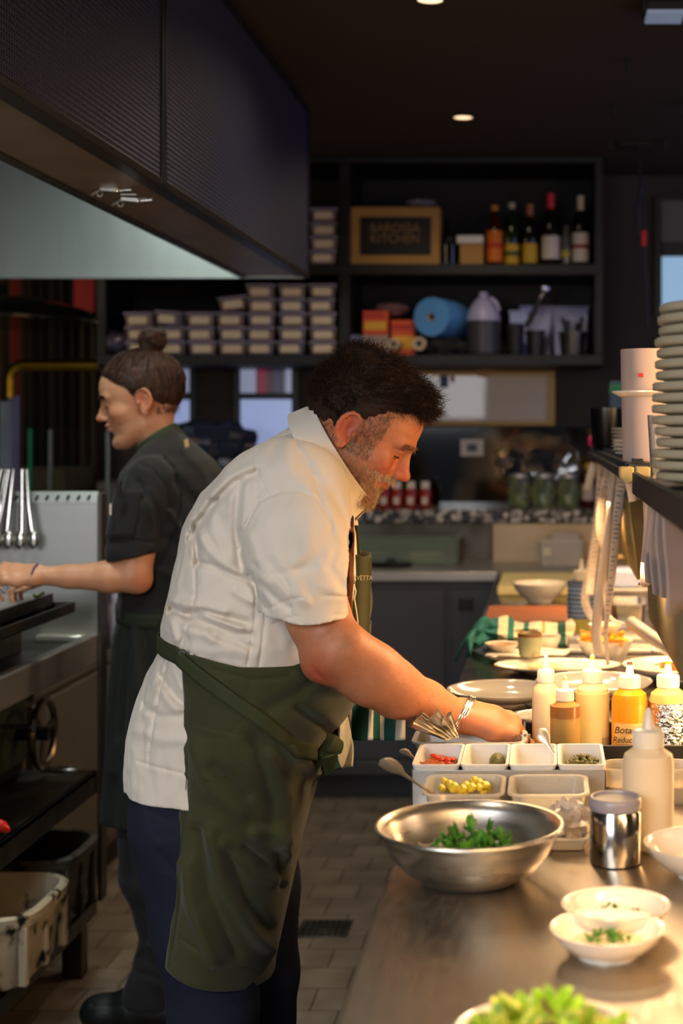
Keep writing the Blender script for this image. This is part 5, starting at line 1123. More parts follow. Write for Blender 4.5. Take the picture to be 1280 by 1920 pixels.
# ============================================================ sculpting helpers (distance fields turned into meshes)
def axis(*segs):         # segs: (start, end, step) ...
    out = []
    for a, b, h in segs: out += list(np.arange(a, b-h*.25, h))
    out.append(segs[-1][1]); return np.array(out, dtype=np.float32)
class Field:
    def __init__(s, xs, ys, zs):
        s.x, s.y, s.z = xs, ys, zs; s.D = np.full((len(xs), len(ys), len(zs)), 1e3, np.float32)
    def reg(s, lo, hi):
        sl = []
        for ax, a, b in ((s.x, lo[0], hi[0]), (s.y, lo[1], hi[1]), (s.z, lo[2], hi[2])):
            i = max(int(np.searchsorted(ax, a))-1, 0); j = min(int(np.searchsorted(ax, b))+1, len(ax)); sl.append(slice(i, max(j, i+1)))
        sl = tuple(sl)
        return sl, s.x[sl[0]][:, None, None], s.y[sl[1]][None, :, None], s.z[sl[2]][None, None, :]
    def put(s, sl, d, k=.01, op='u'):
        D = s.D[sl]; k = max(k, 1e-5)
        if op == 'u': h = np.maximum(k-np.abs(D-d), 0)/k; s.D[sl] = np.minimum(D, d)-h*h*k*.25
        elif op == 's': d = -d; h = np.maximum(k-np.abs(D-d), 0)/k; s.D[sl] = np.maximum(D, d)+h*h*k*.25
        elif op == 'i': h = np.maximum(k-np.abs(D-d), 0)/k; s.D[sl] = np.maximum(D, d)+h*h*k*.25
    def cone(s, a, b, r1, r2, k=.01, op='u', flat=None):
        a = Vector(a); b = Vector(b); m = max(r1, r2)+k+.012
        sl, X, Y, Z = s.reg([min(a[i], b[i])-m for i in range(3)], [max(a[i], b[i])+m for i in range(3)])
        ab = b-a; L2 = max(ab.length_squared, 1e-9)
        t = np.clip(((X-a.x)*ab.x+(Y-a.y)*ab.y+(Z-a.z)*ab.z)/L2, 0, 1)
        d = np.sqrt((X-a.x-t*ab.x)**2+(Y-a.y-t*ab.y)**2+(Z-a.z-t*ab.z)**2)-(r1+(r2-r1)*t)
        s.put(sl, d, k, op)
    def chain(s, pts, rs, k=.01, op='u'):
        for i in range(len(pts)-1): s.cone(pts[i], pts[i+1], rs[i], rs[i+1], k, op)
    def ell(s, c, r, k=.01, op='u', M3=None):
        m = max(r)+k+.012; sl, X, Y, Z = s.reg([c[i]-m for i in range(3)], [c[i]+m for i in range(3)])
        x, y, z = X-c[0], Y-c[1], Z-c[2]
        if M3 is not None: x, y, z = (M3[i][0]*x+M3[i][1]*y+M3[i][2]*z for i in range(3))
        q = np.sqrt((x/r[0])**2+(y/r[1])**2+(z/r[2])**2); q2 = np.sqrt((x/r[0]**2)**2+(y/r[1]**2)**2+(z/r[2]**2)**2)
        s.put(sl, q*(q-1)/np.maximum(q2, 1e-4), k, op)
    def loft(s, rows, n=2.3, k=.01, op='u', lo=None, hi=None, yoff=0):   # rows: z, x0, x1, half width, (y centre)
        rows = sorted(rows); z = [r[0] for r in rows]
        ex = max(r[3] for r in rows)+.05
        sl, X, Y, Z = s.reg([min(r[1] for r in rows)-.05, min(r[4] for r in rows)-ex, z[0]-.04], [max(r[2] for r in rows)+.05, max(r[4] for r in rows)+ex, z[-1]+.04])
        f = lambda i: np.interp(Z, z, [r[i] for r in rows])
        x0, x1, b, yc = f(1), f(2), f(3), f(4); a = (x1-x0)/2; xc = (x0+x1)/2
        q = (np.abs((X-xc)/a)**n+np.abs((Y-yc)/b)**n)**(1/n)
        d = (q-1)*np.minimum(a, b)*.9
        d = np.maximum(d, np.maximum(z[0]-Z, Z-z[-1]))
        s.put(sl, d, k, op)
    def strokes(s, lst, Yref, ymax):        # carved folds and seams: (pixel points, width px, depth m), near side only
        sc = FPX/Yref
        for pts, w, amp in lst:
            P_ = [W(px, py, Yref) for px, py in pts]; ww = w/sc
            m = ww*2.6
            sl, X, Y, Z = s.reg([min(p.x for p in P_)-m, s.y[0], min(p.z for p in P_)-m], [max(p.x for p in P_)+m, ymax, max(p.z for p in P_)+m])
            # correct for perspective: scale lateral coordinates to the reference plane
            kx = Yref/Y; Xr = X*kx; Zr = EYE+(Z-EYE)*kx
            best = None
            for i in range(len(P_)-1):
                a, b = P_[i], P_[i+1]; dx, dz = b.x-a.x, b.z-a.z; L2 = dx*dx+dz*dz+1e-9
                t = np.clip(((Xr-a.x)*dx+(Zr-a.z)*dz)/L2, 0, 1)
                q = (Xr-a.x-t*dx)**2+(Zr-a.z-t*dz)**2
                best = q if best is None else np.minimum(best, q)
            tt = 1.0
            s.D[sl] -= (amp*np.exp(-best/(ww*ww))).astype(np.float32)*np.ones_like(s.D[sl])
    def noise(s, amp, fr, seed=0, lo=None, hi=None):
        sl, X, Y, Z = s.reg(lo or (-9, -9, -9), hi or (9, 9, 9)); r = random.Random(seed)
        t = 0
        for i in range(7):
            d = Vector((r.gauss(0, 1), r.gauss(0, 1), r.gauss(0, 1))).normalized()*fr*r.uniform(.6, 1.5)*2*PI
            t = t+np.sin(X*d.x+Y*d.y+Z*d.z+r.uniform(0, 6.3)+1.3*np.sin(X*d.y+Y*d.z+Z*d.x*.7))
        s.D[sl] += (t*amp/3).astype(np.float32)
    def mesh(s):
        D = s.D; ins = D < 0; nx, ny, nz = D.shape
        c = np.zeros((nx-1, ny-1, nz-1), np.int8)
        for i in (0, 1):
            for j in (0, 1):
                for k in (0, 1): c += ins[i:nx-1+i, j:ny-1+j, k:nz-1+k]
        act = (c > 0) & (c < 8); idx = np.full(c.shape, -1, np.int32); A = np.argwhere(act); idx[act] = np.arange(len(A))
        P = np.zeros((len(A), 3)); N = np.zeros(len(A)); ax = (s.x, s.y, s.z)
        for d in range(3):
            for p in (0, 1):
                for q in (0, 1):
                    o0 = [0, 0, 0]; e = [e_ for e_ in range(3) if e_ != d]; o0[e[0]] = p; o0[e[1]] = q; o1 = list(o0); o1[d] = 1
                    a = A+o0; b = A+o1; va = D[a[:, 0], a[:, 1], a[:, 2]]; vb = D[b[:, 0], b[:, 1], b[:, 2]]
                    m = (va < 0) != (vb < 0); t = np.where(m, va/np.where(m, va-vb, 1), 0)
                    for w in range(3):
                        ca = ax[w][a[:, w]]; cb = ax[w][b[:, w]]; P[:, w] += np.where(m, ca+(cb-ca)*t, 0)
                    N += m
        P /= N[:, None]
        F_ = []
        for d in range(3):
            e = [(1, 2), (2, 0), (0, 1)][d]
            sh = [slice(0, n) for n in D.shape]; s0 = list(sh); s1 = list(sh); s0[d] = slice(0, D.shape[d]-1); s1[d] = slice(1, D.shape[d])
            diff = ins[tuple(s0)] != ins[tuple(s1)]; E = np.argwhere(diff)
            ok = (E[:, e[0]] > 0) & (E[:, e[1]] > 0) & (E[:, e[0]] < D.shape[e[0]]-1) & (E[:, e[1]] < D.shape[e[1]]-1); E = E[ok]
            q = []
            for u, v in ((-1, -1), (0, -1), (0, 0), (-1, 0)):
                t = E.copy(); t[:, e[0]] += u; t[:, e[1]] += v; q.append(idx[t[:, 0], t[:, 1], t[:, 2]])
            q = np.stack(q, 1); fl = ~ins[E[:, 0], E[:, 1], E[:, 2]]; q[fl] = q[fl][:, ::-1]; F_.append(q)
        return P, np.concatenate(F_)
    def build(s, name, mat, parent=None, at=None, smooth=1, keep=True):
        P, Q = s.mesh()
        # light laplacian smoothing
        for _ in range(smooth):
            acc = np.zeros_like(P); n = np.zeros(len(P))
            for a, b in ((0, 1), (1, 2), (2, 3), (3, 0)):
                np.add.at(acc, Q[:, a], P[Q[:, b]]); np.add.at(acc, Q[:, b], P[Q[:, a]]); np.add.at(n, Q[:, a], 1); np.add.at(n, Q[:, b], 1)
            P = P*.5+acc/n[:, None]*.5
        return npmesh(name, P, Q, mat, parent, at)
def npmesh(name, P, Q, mat, parent=None, at=None, smooth=True):
    o0 = Vector(at) if at is not None else (ORG[parent.name] if parent else Vector((0, 0, 0)))
    me = bpy.data.meshes.new(name); k = Q.shape[1]
    me.vertices.add(len(P)); me.vertices.foreach_set('co', (P-np.array(o0)).astype(np.float32).ravel())
    me.loops.add(Q.size); me.loops.foreach_set('vertex_index', Q.astype(np.int32).ravel())
    me.polygons.add(len(Q)); me.polygons.foreach_set('loop_start', np.arange(0, Q.size, k, dtype=np.int32)); 
    try: me.polygons.foreach_set('loop_total', np.full(len(Q), k, np.int32))
    except Exception: pass
    me.polygons.foreach_set('use_smooth', np.full(len(Q), smooth, bool))
    me.update(calc_edges=True); me.validate()
    me.materials.append(mat)
    o = bpy.data.objects.new(name, me); COL.objects.link(o)
    if parent: o.parent = parent; o.location = o0-ORG[parent.name]
    else: o.location = o0
    ORG[o.name] = o0
    return o
def verts(o):
    n = len(o.data.vertices); a = np.empty(n*3, np.float32); b = np.empty(n*3, np.float32)
    o.data.vertices.foreach_get('co', a); o.data.vertices.foreach_get('normal', b)
    return a.reshape(-1, 3)+np.array(ORG[o.name]), b.reshape(-1, 3)
def strands(name, roots, dirs, L, r, mat, parent, rs, seg=5, curl=.3, grav=0, jit=.3, flow=None, guide=None):
    """thin tapering hairs, triangular in section"""
    n = len(roots); g = np.random.RandomState(rs)
    p = roots.copy(); d = dirs+g.normal(0, jit, (n, 3)); d /= np.linalg.norm(d, axis=1)[:, None]
    Ls = (L*(g.uniform(.5, 1.2, n)))[:, None] if np.isscalar(L) else L[:, None]
    ax = g.normal(0, 1, (n, 3)); pts = [p.copy()]
    for k in range(seg):
        d = d+np.cross(ax, d)*curl/seg+np.array([0, 0, -grav/seg])+g.normal(0, jit*.25, (n, 3))
        d /= np.linalg.norm(d, axis=1)[:, None]; p = p+d*Ls/seg; pts.append(p.copy())
    u = np.cross(d, [0, 0, 1.0]); u /= np.linalg.norm(u, axis=1)[:, None]+1e-9; v = np.cross(d, u)
    V = []; 
    for k, q in enumerate(pts):
        rr = r*(1-k/(seg+.15))
        for j in range(3):
            a = 2*PI*j/3; V.append(q+(u*math.cos(a)+v*math.sin(a))*rr)
    V = np.stack(V, 1).reshape(-1, 3); m = (seg+1)*3; base = np.arange(n)[:, None]*m; Q = []
    for k in range(seg):
        for j in range(3):
            a = k*3+j; b = k*3+(j+1) % 3; Q.append(np.stack([base[:, 0]+a, base[:, 0]+b, base[:, 0]+b+3, base[:, 0]+a+3], 1))
    return npmesh(name, V, np.concatenate(Q), mat, parent)
def tint(o, fn):
    P, N = verts(o); c = fn(P); me = o.data; at = me.color_attributes.new('tint', 'FLOAT_COLOR', 'POINT')
    at.data.foreach_set('color', np.concatenate([c, np.ones((len(c), 1))], 1).astype(np.float32).ravel())

class Head:
    """a head frame: ear hole at the origin, +x = face, +z = crown"""
    def __init__(s, org, pitch, yaw, sc, face):      # face = +1 looks to +X, -1 looks to -X
        s.o = Vector(org); s.sc = sc
        Rm = Euler((0, R(pitch), 0)).to_matrix(); Rz = Euler((0, 0, R(yaw + (180 if face < 0 else 0)))).to_matrix()
        s.R = (Rz @ Rm); s.Ri = s.R.inverted()
    def g(s, x, y, z): return s.o+s.R @ (Vector((x, y, z))*s.sc)
    def loc(s, P): return ((P-np.array(s.o)) @ np.array(s.Ri).T)/s.sc
def lp(rows, i, z): return np.interp(z, [r[0] for r in rows], [r[i] for r in rows])
def sculpt_head(F, H, male):
    s = H.sc
    # face block as a loft in head space
    if male:
        rows = [(-.118, .040, .074, .020), (-.108, .012, .090, .036), (-.092, -.004, .0965, .048), (-.075, -.012, .0945, .056), (-.062, -.02, .097, .061), (-.05, -.03, .0985, .064), (-.04, -.04, .101, .066),
                (-.03, -.05, .099, .068), (-.015, -.06, .095, .071), (0, -.07, .093, .0735), (.015, -.07, .0945, .0745), (.03, -.07, .100, .0755), (.05, -.06, .100, .075), (.07, -.05, .0965, .07), (.09, -.04, .084, .06)]
    else:
        rows = [(-.113, .040, .070, .014), (-.104, .014, .083, .030), (-.09, -.0, .0895, .042), (-.075, -.012, .0895, .051), (-.062, -.02, .0945, .057), (-.05, -.03, .097, .061), (-.04, -.04, .0995, .064),
                (-.03, -.05, .0975, .066), (-.015, -.06, .095, .069), (0, -.07, .0965, .071), (.015, -.07, .1010, .072), (.03, -.07, .1055, .073), (.05, -.06, .1055, .072), (.07, -.05, .1005, .067), (.09, -.04, .087, .058)]
    rad = .16*s; sl, X, Y, Z = F.reg([H.o[i]-rad for i in range(3)], [H.o[i]+rad for i in range(3)])
    x, y, z = X-H.o.x, Y-H.o.y, Z-H.o.z; Ri = H.Ri
    lx, ly, lz = ((Ri[i][0]*x+Ri[i][1]*y+Ri[i][2]*z)/s for i in range(3))
    x0, x1, b = lp(rows, 1, lz), lp(rows, 2, lz), lp(rows, 3, lz); a = (x1-x0)/2; xc = (x0+x1)/2
    q = (np.abs((lx-xc)/a)**2.05+np.abs(ly/b)**2.05)**(1/2.05)
    d = (q-1)*np.minimum(a, b)*.92; d = np.maximum(d, np.maximum(rows[0][0]-lz, lz-rows[-1][0]))
    F.put(sl, (d*s).astype(np.float32), .008*s)
    M3 = H.Ri
    def E(c, r, k=.01, op='u', rot=None):
        m3 = M3
        if rot is not None: m3 = Euler(rot).to_matrix().inverted() @ M3
        F.ell(H.g(*c), [v*s for v in r], k*s, op, m3)
    def C(a, b, r1, r2, k=.008, op='u'): F.cone(H.g(*a), H.g(*b), r1*s, r2*s, k*s, op)
    E((-.006, 0, .042), (.099, .077, .086), .02)
    E((-.035, 0, .03), (.068, .073, .07), .02)
    m = male
    for g in (-1, 1):
        C((.097, g*.010, .029 if m else .027), (.083, g*.046, .028), .0085 if m else .006, .007, .012)      # brow
        E((.066 if m else .061, g*.046, -.018), (.024, .019, .016), .022)                                               # cheekbone
        C((.07, g*.022, -.094 if m else -.09), (.0, g*(.052 if m else .044), -.056), .016 if m else .012, .015, .022)  # jaw
        E((.1015 if m else .103, g*.036, .0105), (.0145, .022, .0125), .010, 's')                                          # socket
        E((.0785 if m else .0815, g*.031, .009), (.0135, .0145, .0125 if m else .0135), .004)                                             # eyeball under the lid
        C((.094, g*.022, .0005), (.088, g*.043, .0025), .0014, .0012, .003)                                # lower lid
        C((.0965, g*.021, .0165), (.0885, g*.045, .0135), .0024, .002, .003)                                # upper lid fold
        E((.105, g*(.0125 if m else .0105), -.0265), (.0115, .0082, .0085) if m else (.010, .0065, .0065), .007)                                           # nostril wing
        E((.1115, g*.0068, -.0345), (.006, .0033, .0035), .003, 's')
        if m: C((.104, g*.020, -.028), (.088, g*.036, -.052), .0014, .0014, .008, 's')
    C((.091, 0, .018), (.1005, 0, -.020), .0085, .0125 if m else .011, .008)
    C((.0965, 0, .017), (.1165, 0, -.017), .0075 if m else .0068, .0085 if m else .0068, .012)
    E((.1185 if m else .1185, 0, -.0215 if m else -.0235), (.0115, .0115, .0095) if m else (.0085, .0085, .0075), .008)                   # tip
    E((.0985, 0, -.0445), (.0105, .021, .0058), .005); E((.0965, 0, -.0555), (.0105, .018, .0068), .005)        # lips
    q_ = 0 if m else -.004
    for g in (-1, 1): C((.1085+q_, 0, -.0497), (.088, g*.023, -.0512), .0008 if m else .0005, .0006, .002, 's')
    E((.082, 0, -.095), (.017, .02, .015), .015)
    for g in (-1, 1):   # ears
        if m: ey, zz = .0775, .0
        else: ey, zz = .0745, .0
        E((-.006, g*ey, .0), (.0195, .0055, .031), .006, rot=(R(0), R(-8), g*R(-18)))
        rim = []
        for t in range(13):
            an = R(205-t*23); rim.append((-.007+.0195*math.cos(an)*1.0+.002*math.sin(an), g*(ey+.0075+.004*(1-math.cos(an))), .004+.0285*math.sin(an)))
        rim = [(-.007+.0185*math.cos(R(a_)), g*(ey+.006-.006*math.cos(R(a_))), .003+.027*math.sin(R(a_))) for a_ in (10, 35, 60, 85, 110, 135, 160, 185, 210, 235, 255)]
        for i in range(len(rim)-1): C(rim[i], rim[i+1], .0040, .0040 if i < 8 else .003, .002)
        E((-.004, g*(ey+.003), -.028), (.0095, .0045, .011), .006)                     # lobe
        E((-.003, g*(ey+.0085), .001), (.0095, .0075, .0165), .003, 's')                  # concha
        E((-.007, g*(ey+.009), .018), (.009, .004, .006), .004, 's')
        E((.008, g*(ey+.003), -.004), (.0042, .004, .007), .003)                        # tragus
def hand(F, wrist, dr, back, thumb, sc=1.0, curl=(25, 35, 25), th=(.75, .55, -.35), k=.004, spread=1.0, extra=(0, 0, 0, 0), thick=1.0):
    wrist = Vector(wrist); dr = Vector(dr).normalized(); back = Vector(back); back = (back-dr*back.dot(dr)).normalized()
    thumb = Vector(thumb); thumb = (thumb-dr*thumb.dot(dr)-back*thumb.dot(back)).normalized()
    off = (.028, .0095, -.0095, -.027); kl = (.088, .092, .086, .077)
    fl = ((.044, .026, .021), (.049, .029, .022), (.045, .027, .021), (.035, .02, .018)); fr = (.0095, .0098, .0092, .0082)
    kn = []
    for i in range(4):
        b = wrist+dr*kl[i]*sc+thumb*off[i]*sc+back*(.003 if i in (1, 2) else 0)*sc; kn.append(b)
        F.cone(wrist+thumb*off[i]*.55*sc+dr*.005, b, .016*sc*thick, .0118*sc*thick, .014*sc)
    for i in range(3): F.cone(kn[i]-dr*.03*sc-back*.004*sc, kn[i+1]-dr*.03*sc-back*.004*sc, .012*sc*thick, .012*sc*thick, .012*sc)
    tips = []
    for i in range(4):
        p = kn[i]; F.ell(p+back*.003*sc, (.0105*sc,)*3, .004)
        an = 0
        for j in range(3):
            an += curl[j]+extra[i]; d = (dr*math.cos(R(an))-back*math.sin(R(an))+thumb*(.06*spread*(1.5-i)*(1 if j == 0 else .3))).normalized()
            q = p+d*fl[i][j]*sc; F.cone(p, q, fr[i]*(1-.1*j)*sc, fr[i]*(1-.1*(j+1))*sc, k)
            F.ell(p, (fr[i]*(1.04-.1*j)*sc,)*3, .002); p = q
        tips.append(p)
    p = wrist+dr*.018*sc+thumb*.022*sc-back*.006*sc; d = (dr*th[0]+thumb*th[1]+back*th[2]).normalized()
    q = p+d*.044*sc; F.cone(p, q, .0165*sc, .0125*sc, .012*sc); d2 = (d+dr*.5-back*.15).normalized(); q2 = q+d2*.032*sc; F.cone(q, q2, .0115*sc, .0098*sc, k)
    d3 = (d2+dr*.4).normalized(); q3 = q2+d3*.024*sc; F.cone(q2, q3, .0098*sc, .0075*sc, k)
    return kn, tips
# ============================================================ THE COOK IN WHITE
YM = 2.50
m_skinM = M('ruddy_skin', '#c07a58', .5, sss=.25, bump=.03, bs=260, attr=True, var=.1, vs=60)
m_skinF = M('fair_skin', '#c89070', .45, sss=.25, bump=.05, bs=260, attr=True, var=.06, vs=60)
m_shirt = M('white_cotton_twill', '#e4dacb', .85, bump=.05, bs=900, sheen=.2)
m_apron = M('olive_green_canvas', '#373a1c', .85, bump=.02, bs=900, var=.12, vs=20, sheen=.15)
m_aprond = M('olive_green_strap', '#343b1e', .85, bump=.02, bs=900, var=.1, vs=30)
m_jeans = M('dark_navy_denim', '#10152a', .85, bump=.06, bs=700, var=.15, vs=25)
man = thing('person', 'cook in a white short-sleeved shirt and olive green apron leaning over the counter', 'person', (W(430, 0, YM).x, YM, 0))
HM = Head(W(669, 807, YM), 34, 0, .915, 1)
xa, xb_ = W(235, 0, YM).x, .05
F = Field(axis((xa, -.44, .004), (-.44, -.19, .0019), (-.19, .03, .003)), axis((2.14, 2.4, .003), (2.4, 2.62, .0022), (2.62, 2.82, .005)), axis((0, .85, .008), (.85, 1.29, .003), (1.29, 1.64, .0019)))
# hidden trunk and legs
F.chain([W(390, 1440, YM), W(485, 1200, YM), W(510, 1010, YM)], [.1, .12, .11], .03)
F.cone(W(540, 940, 2.38), W(540, 940, 2.62), .06, .06, .04)
F.cone(W(540, 930, YM), W(600, 870, YM), .085, .066, .03); F.cone(W(583, 905, YM), W(640, 815, YM), .064, .056, .02)
F.cone(W(606, 902, YM), W(672, 868, YM), .05, .036, .02); F.cone(W(634, 945, YM), W(672, 912, YM), .03, .028, .015)
for g, dx in ((-1, 0), (1, .03)):
    y = YM+g*.095
    F.chain([(W(395, 0, YM).x+dx, y, .83), (W(425, 0, YM).x+dx, y, .5), (W(420, 0, YM).x+dx, y, .09)], [.085, .055, .036], .01)
    F.cone((W(415, 0, YM).x+dx, y, .045), (W(415, 0, YM).x+dx+.15, y, .03), .032, .026, .01)
sculpt_head(F, HM, True)
# right arm
ar = [W(548, 935, 2.33), W(598, 1160, 2.28), W(624, 1220, 2.27), W(692, 1265, 2.29), W(744, 1295, 2.33), W(797, 1317, 2.38), W(858, 1341, 2.44)]
F.chain(ar, [.058, .047, .0465, .0455, .0415, .034, .0245], .012)
F.cone(W(600, 1245, 2.265), W(615, 1235, 2.27), .024, .032, .02)
F.cone(W(650, 1215, 2.25), W(730, 1275, 2.30), .03, .03, .03)
wr = W(858, 1341, 2.44); F.ell(wr, (.032, .029, .023), .01)
hand(F, wr+Vector((.004, 0, .0)), (W(950, 1362, 2.47)-wr), (.15, -.25, 1), (0, 1, .15), 1.06, (38, 30, 18), (.7, .5, -.6), thick=1.12)
F.cone(W(885, 1345, 2.45), W(920, 1352, 2.455), .02, .024, .02)
# left arm (far side), reaching down to the counter
al = [W(550, 945, 2.66), W(592, 1225, 2.69), W(725, 1290, 2.69), W(850, 1340, 2.66)]
F.chain(al, [.055, .042, .034, .022], .012)
hand(F, al[-1], (.8, -.1, -.5), (.3, 0, 1), (0, -1, 0), .9, (45, 35, 18), (.7, .5, -.6))
F.strokes([([(592, 1262), (606, 1275)], 5, -.0015), ([(585, 1250), (600, 1268)], 4, -.001)], 2.24, 2.3)
body = F.build('body', m_skinM, man, smooth=1)
def skin_tint(base, red, lip, H, arms=None):
    base = np.array(lin(base)[:3]); red = np.array(lin(red)[:3]); lip = np.array(lin(lip)[:3])
    def fn(P):
        L = H.loc(P); w = np.zeros(len(P))
        for c, r, a in (((.115, 0, -.025), .022, .8), ((.085, .045, -.02), .03, .6), ((.085, -.045, -.02), .03, .6), ((-.004, .08, 0), .035, .75), ((-.004, -.08, 0), .035, .75), ((.1, 0, .055), .03, .3)):
            w = np.maximum(w, a*np.exp(-((L-np.array(c))**2).sum(1)/r**2))
        if arms is not None:
            for c, r, a in arms: w = np.maximum(w, a*np.exp(-((P-np.array(c))**2).sum(1)/r**2))
        col = base+(red-base)*w[:, None]
        wl = np.exp(-(((L[:, 0]-.105)/.016)**2+(L[:, 1]/.021)**2+((L[:, 2]+.0505)/.0095)**2)**2)
        return col+(lip-col)*wl[:, None]
    return fn
tint(body, skin_tint('#bf7d58', '#b0452f', '#a8483a', HM, [(W(598, 1262, 2.24), .03, .8), (W(935, 1350, 2.45), .02, .6)]))
del F
# ---- shirt
def rz(py, Y=YM): return EYE-(py-VY)*Y/FPX
def rx(px, Y=YM): return (px-VX)*Y/FPX
tors = [(800, 545, 590, .045), (812, 525, 600, .06), (828, 500, 610, .10), (848, 468, 620, .145), (872, 436, 628, .185), (920, 392, 646, .212), (950, 375, 656, .216), (985, 358, 664, .22), (1080, 336, 660, .222), (1140, 321, 660, .22), (1160, 317, 662, .222), (1185, 316, 664, .222), (1200, 318, 668, .218),
        (1215, 308, 668, .216), (1250, 290, 664, .212), (1300, 268, 650, .208), (1370, 251, 620, .203), (1440, 246, 590, .2), (1462, 247, 580, .2)]
F = Field(axis((rx(238), rx(690), .0026)), axis((2.15, 2.5, .0026), (2.5, 2.78, .006)), axis((rz(1475), rz(765), .0026)))
F.loft([(rz(a), rx(b), rx(c), d, YM+.005) for a, b, c, d in tors], 2.35, .01)
for g in (-1, 1):
    y = YM+g*.165
    F.ell(W(538, 925, y), (.095, .075, .085), .045)
    sp_ = [W(552, 935, YM+g*.17), W(560, 1010, YM+g*.205), W(570, 1085, YM+g*.22), W(581, 1172, YM+g*.232)]
    if g < 0: F.chain(sp_, [.083, .083, .076, .064], .02)
    else: F.chain([W(550, 945, 2.66), W(588, 1160, 2.685)], [.08, .058], .02)
F.ell(W(632, 1060, 2.40), (.030, .075, .10), .03)
sl, X, Y, Z = F.reg((-9, -9, -9), (9, 9, 9))
near = np.maximum(Y-2.335, 0)    # only the near sleeve is trimmed to the cuff line
arm_lo = rz(1164, 2.27)+.12*(np.abs(X-rx(592, 2.27)))
reg_ = (Y < 2.33) & (X > rx(503, 2.25)) & (Z < rz(1100, 2.25)) & (Z > rz(1240, 2.2))
# hollow the sleeve mouth
F.cone(W(581, 1150, YM-.231), W(584, 1240, YM-.232), .050, .056, .003, 's')
d_cut = arm_lo-Z
tor = Field.__new__(Field)
# trim everything of the sleeve below the cuff, keep the torso: rebuild torso distance there
rows = sorted([(rz(a), rx(b), rx(c), d) for a, b, c, d in tors]); zz = [r[0] for r in rows]
x0, x1, b_ = (np.interp(Z, zz, [r[i] for r in rows]) for i in (1, 2, 3)); a_ = (x1-x0)/2; xc = (x0+x1)/2
td = ((np.abs((X-xc)/a_)**2.35+np.abs((Y-YM-.005)/b_)**2.35)**(1/2.35)-1)*np.minimum(a_, b_)*.9
td = np.maximum(td, np.maximum(zz[0]-Z, Z-zz[-1]))
cut = np.maximum(F.D, d_cut)
low = Z < rz(1080, 2.25)
F.D = np.where(low & (Y < 2.36) & (X > rx(480, 2.3)), np.minimum(cut, np.maximum(td, -9)), F.D).astype(np.float32)
del td, cut, low, d_cut, X, Y, Z
